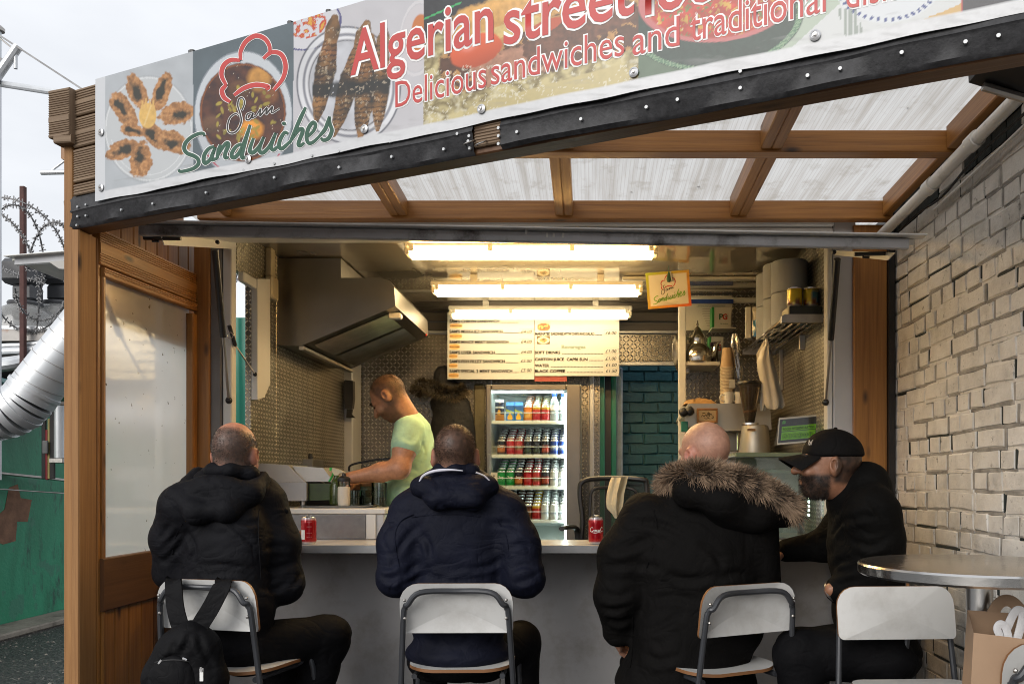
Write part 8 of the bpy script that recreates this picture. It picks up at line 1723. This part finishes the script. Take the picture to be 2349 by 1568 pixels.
pe4 = person('bearded customer in black cap and jacket sitting sideways by the wall', S, (.31, .155, .09), [(hd4.w((.08, -.01, 0)), .05, (.36, .13, .08), .6)], .0062, [(hd4, (.014, .010, .008), lambda x, y, z: ss(-(z + .10 * y), .020, .040) * ss(y, -.012, .008) * (1 - .85 * np.exp(-((z + .0645) / .008) ** 2) * (np.abs(x) < .022) * (y > .07)) * ss(z, -.15, -.125)), (hd4, (.014, .010, .008), lambda x, y, z: np.exp(-((z + .047) / .007) ** 2) * (np.abs(x) < .034) * (y > .07)), (hd4, (.016, .012, .010), lambda x, y, z: ss(-y, .0, .02) * ss(z, -.07, -.05))]); hd4.eyes(pe4)
crop_hair('beard', pe4, S, hd4, lambda x, y, z: ss(-(z + .10 * y), .025, .045) * ss(y, -.008, .01) * (1 - (np.abs(z + .0645) < .009) * (np.abs(x) < .02)) * ss(z, -.16, -.13), 4500, .009, (.006, .004, .003), (.025, .018, .013), 5, (0, .2, -.6))
S = SDF(); hd4.e(S, (0, -.012, .040), (.085, .108, .093), .02); nn = hd4.R @ np.array((0, -.10, -1.)); S.cut(nn, nn @ hd4.w((0, 0, .030))); Scap = S; V, Fc, N = S.mesh(.0075); V = folds(V, N, .0015, (9, 9, 9), 3); CAPM = cloth('black_cap_cloth', (.006, .0055, .0055), .75, 90); cp = skin_mesh('cap', V, Fc, CAPM, pe4)
b = B(); vs = []; fs = []; n_ = 12; m_ = 7
for j_ in range(m_ + 1):
    for i in range(n_ + 1):
        u = i / n_ * 2 - 1; r = j_ / m_; ang = u * R(62); rx, ry = .080, .098; bx = math.sin(ang) * rx; by = math.cos(ang) * ry - .006; ex = by + r * .085 * math.cos(ang * .85) ** .6; vs.append(Vector(hd4.w((bx * (1 + .04 * r), ex, .036 - r * .022 - .028 * u * u * (.3 + r) ))))
b.add(vs, [(j_ * (n_ + 1) + i, j_ * (n_ + 1) + i + 1, (j_ + 1) * (n_ + 1) + i + 1, (j_ + 1) * (n_ + 1) + i) for j_ in range(m_) for i in range(n_)])
vs2 = [v + Vector(hd4.R @ np.array((0, 0, -.005))) for v in vs]; b.add(vs2, [(j_ * (n_ + 1) + i, (j_ + 1) * (n_ + 1) + i, (j_ + 1) * (n_ + 1) + i + 1, j_ * (n_ + 1) + i + 1) for j_ in range(m_) for i in range(n_)]); nA = len(vs)
b.f += [(m_ * (n_ + 1) + i, m_ * (n_ + 1) + i + 1, nA + m_ * (n_ + 1) + i + 1, nA + m_ * (n_ + 1) + i) for i in range(n_)]; b.mi += [0] * n_; b.build('peak', CAPM, cp, smooth=60)
b = B(); b.ball(hd4.w((0, -.012, .134)), (.008, .008, .005), 10, 6); b.build('button', CAPM, cp)
strokes('cap_emblem', cp, M('pale_thread', (.34, .33, .31), .7), [[(-4, -6), (-4, 6)], [(-4, 6), (4, -6)], [(4, -6), (4, 6)], [(-6, 5), (0, 0), (6, 6)], [(0, 0), (-1, -7)]], lambda x, y: Vector(trace(Scap, [(1858 + x * .85 + y * .25, 1015 - y * 1.0)])[0]) + Vector((0, -.0035, .001)), 1.7, 3)
S = SDF(); S.ell(V3(1985, 1255, Y4 + .02), (.135, .21, .22), .06).ell(V3(2005, 1400, Y4 + .02), (.15, .20, .17), .06).ell(hip + np.array((0, 0, .0)), (.16, .20, .09), .05); S.cone(sN, sF, .09, .09, .07); S.cone(V3(1950, 1145, Y4 + .02), V3(1975, 1150, Y4 + .02), .085, .085, .05); S.ell(V3(1985, 1110, Y4 + .02), (.085, .13, .085), .05)
S.chain([sN, (sN + eN) / 2 + np.array((.01, -.01, 0)), eN, wN + np.array((.02, 0, .005))], [.088, .082, .076, .052], .04); S.chain([sF, eF, wF], [.085, .066, .05], .035)
j = garment('jacket', S, COATB, pe4, .0085, .006, (8, 8, 13), 32, .35, [[(1958.5, 1239.8), (1998.1, 1251.7), (2037.8, 1231.9)], [(1942.6, 1200.1), (1974.3, 1184.3), (2014.0, 1184.3)], [(1962.4, 1275.5), (1998.1, 1287.4), (2037.8, 1275.5)], [(1910.9, 1223.9), (1926.7, 1200.1), (1950.5, 1184.3)], [(1974.3, 1327.0), (1942.6, 1335.0), (1918.8, 1342.9)], [(1998.1, 1152.5), (2014.0, 1168.4), (2037.8, 1200.1)], [(1910.9, 1303.2), (1926.7, 1287.4), (1958.5, 1279.4)]])
S = SDF(); S.ell(hip + np.array((0, 0, -.03)), (.16, .19, .08), .04)
for i in (0, 1): S.chain([hip + np.array((0, (i * 2 - 1) * .10, 0)), kn[i], an[i]], [.105, .085, .062], .04)
garment('trousers', S, TROUS, pe4, .0115, .007, (9, 9, 9), 36)
for i in (0, 1): shoe(pe4, an[i], (-1, 0, 0))
wt_ = thing('wrist_watch', 'steel wrist watch on the near arm of the man in the cap', 'watch', tuple(wN)); b = B(); ax_ = Vector((-.6, .45, -.35)).normalized(); s_1 = ax_.orthogonal().normalized(); s_2 = ax_.cross(s_1); c_ = Vector(wN) + ax_ * .012
b.tube([c_ + (s_1 * math.cos(a) + s_2 * math.sin(a)) * .033 for a in [k * .35 for k in range(18)]], .006, 6, closed=True); b.build('strap', STEELD, wt_)
b = B(); q = c_ + Vector((-.1, -1, .25)).normalized() * .034; b.ball(q, (.013, .006, .015), 12, 8); b.build('case', CHROME, wt_)

# ---- the cook: pale green T-shirt, bending over the worktop
Y5 = 4.58; hd5 = Head(V3(893, 912, Y5), R(84), R(-40), 0, 1.0)
sN = V3(940, 985, Y5 - .17); sF = V3(950, 990, Y5 + .20); eN = V3(917, 1074, Y5 - .24); wN = V3(812, 1094, Y5 - .24); eF = V3(900, 1112, Y5 + .16); wF = V3(832, 1108, Y5 - .05); hip = V3(968, 1270, Y5 + .03)
S = SDF(); hd5.build(S, V3(945, 972, Y5 + .02), nose=1.05); S.cone(V3(950, 1030, Y5 + .03), hip, .08, .09, .03); S.cone(sN, sF, .04, .04, .04)
S.chain([sN, (sN + eN) / 2, eN, (eN * .6 + wN * .4), wN], [.056, .058, .050, .046, .031], .03); hand(S, wN, (-.85, -.05, -.12), (0, .3, -1), -1, .55); S.chain([sF, eF, wF], [.048, .042, .028], .03); hand(S, wF, (-.8, -.3, -.25), (0, -.3, -1), 1, .75)
an = [np.array((hip[0] + .05, Y5 - .1, .3)), np.array((hip[0] + .05, Y5 + .16, .3))]
for i in (0, 1): S.chain([hip + np.array((0, (i * 2 - 1) * .1, 0)), (hip + an[i]) / 2, an[i]], [.075, .055, .04], .03)
pe5 = person('cook in pale green T-shirt bending over the worktop', S, (.47, .25, .15), [(hd5.w((.08, -.01, 0)), .045, (.48, .15, .08), .6), (hd5.w((0, .05, .10)), .08, (.46, .23, .13), .5)], .0066, [(hd5, (.05, .032, .02), lambda x, y, z: .92 * ss(z + .35 * (y + .05), -.085, -.035) * ss(-(y - .25 * z), -.040, -.015) * (1 - .8 * np.exp(-((np.abs(x) - .087) / .012) ** 2) * (z < .03) * (y > -.04))), (hd5, (.10, .055, .032), lambda x, y, z: .8 * ss(-(z + .12 * y), .028, .05) * ss(y, -.015, .012) * ss(z, -.15, -.125))]); hd5.eyes(pe5, shut=True)
crop_hair('hair', pe5, S, hd5, lambda x, y, z: ss(z + .35 * (y + .05), -.085, -.03) * ss(-(y - .25 * z), -.035, -.01) * (1 - (z < .03) * (y > -.035) * (np.abs(x) > .072)), 4500, .005, (.02, .012, .008), (.07, .045, .03), 6)
TEE = cloth('pale_green_cotton', (.47, .74, .52), .8, 60, .15, .2, .10)
S = SDF(); S.ell(V3(948, 1040, Y5 + .05), (.118, .17, .19), .05).ell(V3(945, 1130, Y5 + .05), (.148, .17, .17), .06).ell(V3(958, 1225, Y5 + .03), (.13, .19, .14), .05); S.cone(sN + np.array((.005, .02, 0)), sF, .068, .065, .06); S.cone(V3(945, 985, Y5 + .03), V3(940, 970, Y5 + .03), .085, .072, .05)
S.cone(sN, sN * .62 + eN * .38, .070, .078, .03); S.cone(sF, sF * .5 + eF * .5, .068, .07, .04); nn = (eN - sN) / np.linalg.norm(eN - sN)
j = garment('t_shirt', S, TEE, pe5, .008, .004, (9, 9, 16), 42, .35, [[(905, 1130), (930, 1115), (965, 1112)], [(900, 1150), (935, 1140), (975, 1145)], [(915, 1090), (940, 1075), (970, 1085)], [(920, 1000), (945, 1010), (960, 985)], [(965, 1010), (975, 1040), (960, 1075)]], .0045, .010)
S = SDF()
for i in (0, 1): S.chain([hip + np.array((0, (i * 2 - 1) * .1, .02)), (hip + an[i]) / 2, an[i]], [.11, .08, .065], .05)
garment('trousers', S, TROUS, pe5, .013, .005, (9, 9, 9), 46)
for i in (0, 1): shoe(pe5, np.array((an[i][0], an[i][1], .3)), (-1, 0, 0))
# hanging coat: body, hood and fur
S = SDF(); S.ell(V3(1040, 1000, 6.0), (.16, .08, .30), .05).ell(V3(1045, 1150, 6.0), (.17, .085, .35), .06).ell(V3(1030, 925, 6.0), (.14, .07, .08), .05); garment('coat_body', S, COATF, ct, .014, .012, (8, 8, 4), 61)
S = SDF(); S.ell(V3(1018, 866, 6.0), (.075, .06, .09), .04).ell(V3(1032, 892, 6.0), (.11, .06, .06), .04); garment('hood', S, COATF, ct, .012, .01, (9, 9, 9), 62)
FB = [V3(952, 905, 5.96), V3(965, 882, 5.93), V3(1000, 893, 5.90), V3(1040, 905, 5.92), V3(1065, 890, 5.95)]
fur('fur_trim', ct, FB, .04, 2200, .05, 9, ((.02, .015, .009), (.12, .088, .05)), (.1, -.3, -.1))

# ---- backpack hung on the left stool
BP = cloth('black_backpack', (.006, .006, .007), .65, 50); bk_ = thing('backpack', 'black backpack hanging by its straps from the left stool', 'backpack', tuple(P(425, 1600, 2.98))); Yk = 2.95
S = SDF()
for x_, y_, r_2 in ((435, 1465, .06), (395, 1490, .055), (472, 1490, .055), (370, 1550, .065), (482, 1560, .065), (425, 1550, .08), (362, 1660, .07), (482, 1670, .07), (420, 1660, .085)): S.ell(V3(x_, y_, Yk), (r_2, .065, r_2 * 1.15), .05)
garment('pack_body', S, BP, bk_, .0085, .006, (9, 9, 10), 52, .5, [[(440, 1450), (420, 1490), (390, 1520)], [(455, 1450), (465, 1490), (490, 1530)], [(400, 1475), (395, 1500), (370, 1530)]], .010, .010)
S = SDF(); S.ell(V3(398, 1560, Yk - .055), (.085, .045, .09), .03).ell(V3(398, 1630, Yk - .055), (.09, .05, .07), .03); garment('front_pocket', S, BP, bk_, .009, .004, (10, 10, 10), 55); SPK = S
for pts in ([(398, 1352, 3.075), (398, 1331, 3.055), (398, 1329, 3.02), (398, 1342, 2.985), (402, 1390, 2.965), (412, 1430, 2.955), (428, 1468, 2.945)], [(514, 1352, 3.06), (514, 1333, 3.04), (513, 1331, 3.005), (508, 1345, 2.97), (484, 1392, 2.955), (460, 1432, 2.95), (446, 1470, 2.94)]):
    b = B(); pc = smooth_path([P(x, y, Yq) for x, y, Yq in pts], 5); vs = []
    for i, p in enumerate(pc):
        d_ = (pc[min(i + 1, len(pc) - 1)] - pc[max(i - 1, 0)]); sx_ = Vector((1, 0, -d_.x / d_.z if abs(d_.z) > abs(d_.x) * 1.2 else 0)).normalized() * .030; nn_ = sx_.cross(d_).normalized() * .0035; vs += [p - sx_ - nn_, p + sx_ - nn_, p + sx_ + nn_, p - sx_ + nn_]
    b.add(vs, [(4 * i + k, 4 * i + (k + 1) % 4, 4 * i + 4 + (k + 1) % 4, 4 * i + 4 + k) for i in range(len(pc) - 1) for k in range(4)]); b.build('strap', BP, bk_)
ZIP = M('zip_metal', (.55, .55, .56), .25, 1)
for x, y, dx, dy in ((372, 1512, -6, 8), (420, 1508, 9, 4), (462, 1528, 2, 10)):
    b = B(); q = Vector(trace(SPK, [(x, y)])[0]) if x < 440 else P(x, y, Yk - .085); q.y = max(2.6, min(q.y, Yk)) - .004; b.beam(q, q + Vector((dx * .0016, 0, -dy * .0016)), .005, .008); b.build('zip_pull', ZIP, bk_)
q = trace(SPK, [(356 + i * 6, 1518 - 6 * math.sin(i / 14 * 3.14)) for i in range(15)]); b = B(); b.tube([Vector(p) + Vector((0, -.001, 0)) for p in q], .0028, 6); b.build('zip', RUBBER, bk_)
b = B(); q = P(463, 1546, Yk - .085); b.box(q.x - .006, q.x + .006, q.y - .004, q.y, q.z - .022, q.z + .022, .001); b.build('white_tab', WHITE, bk_)
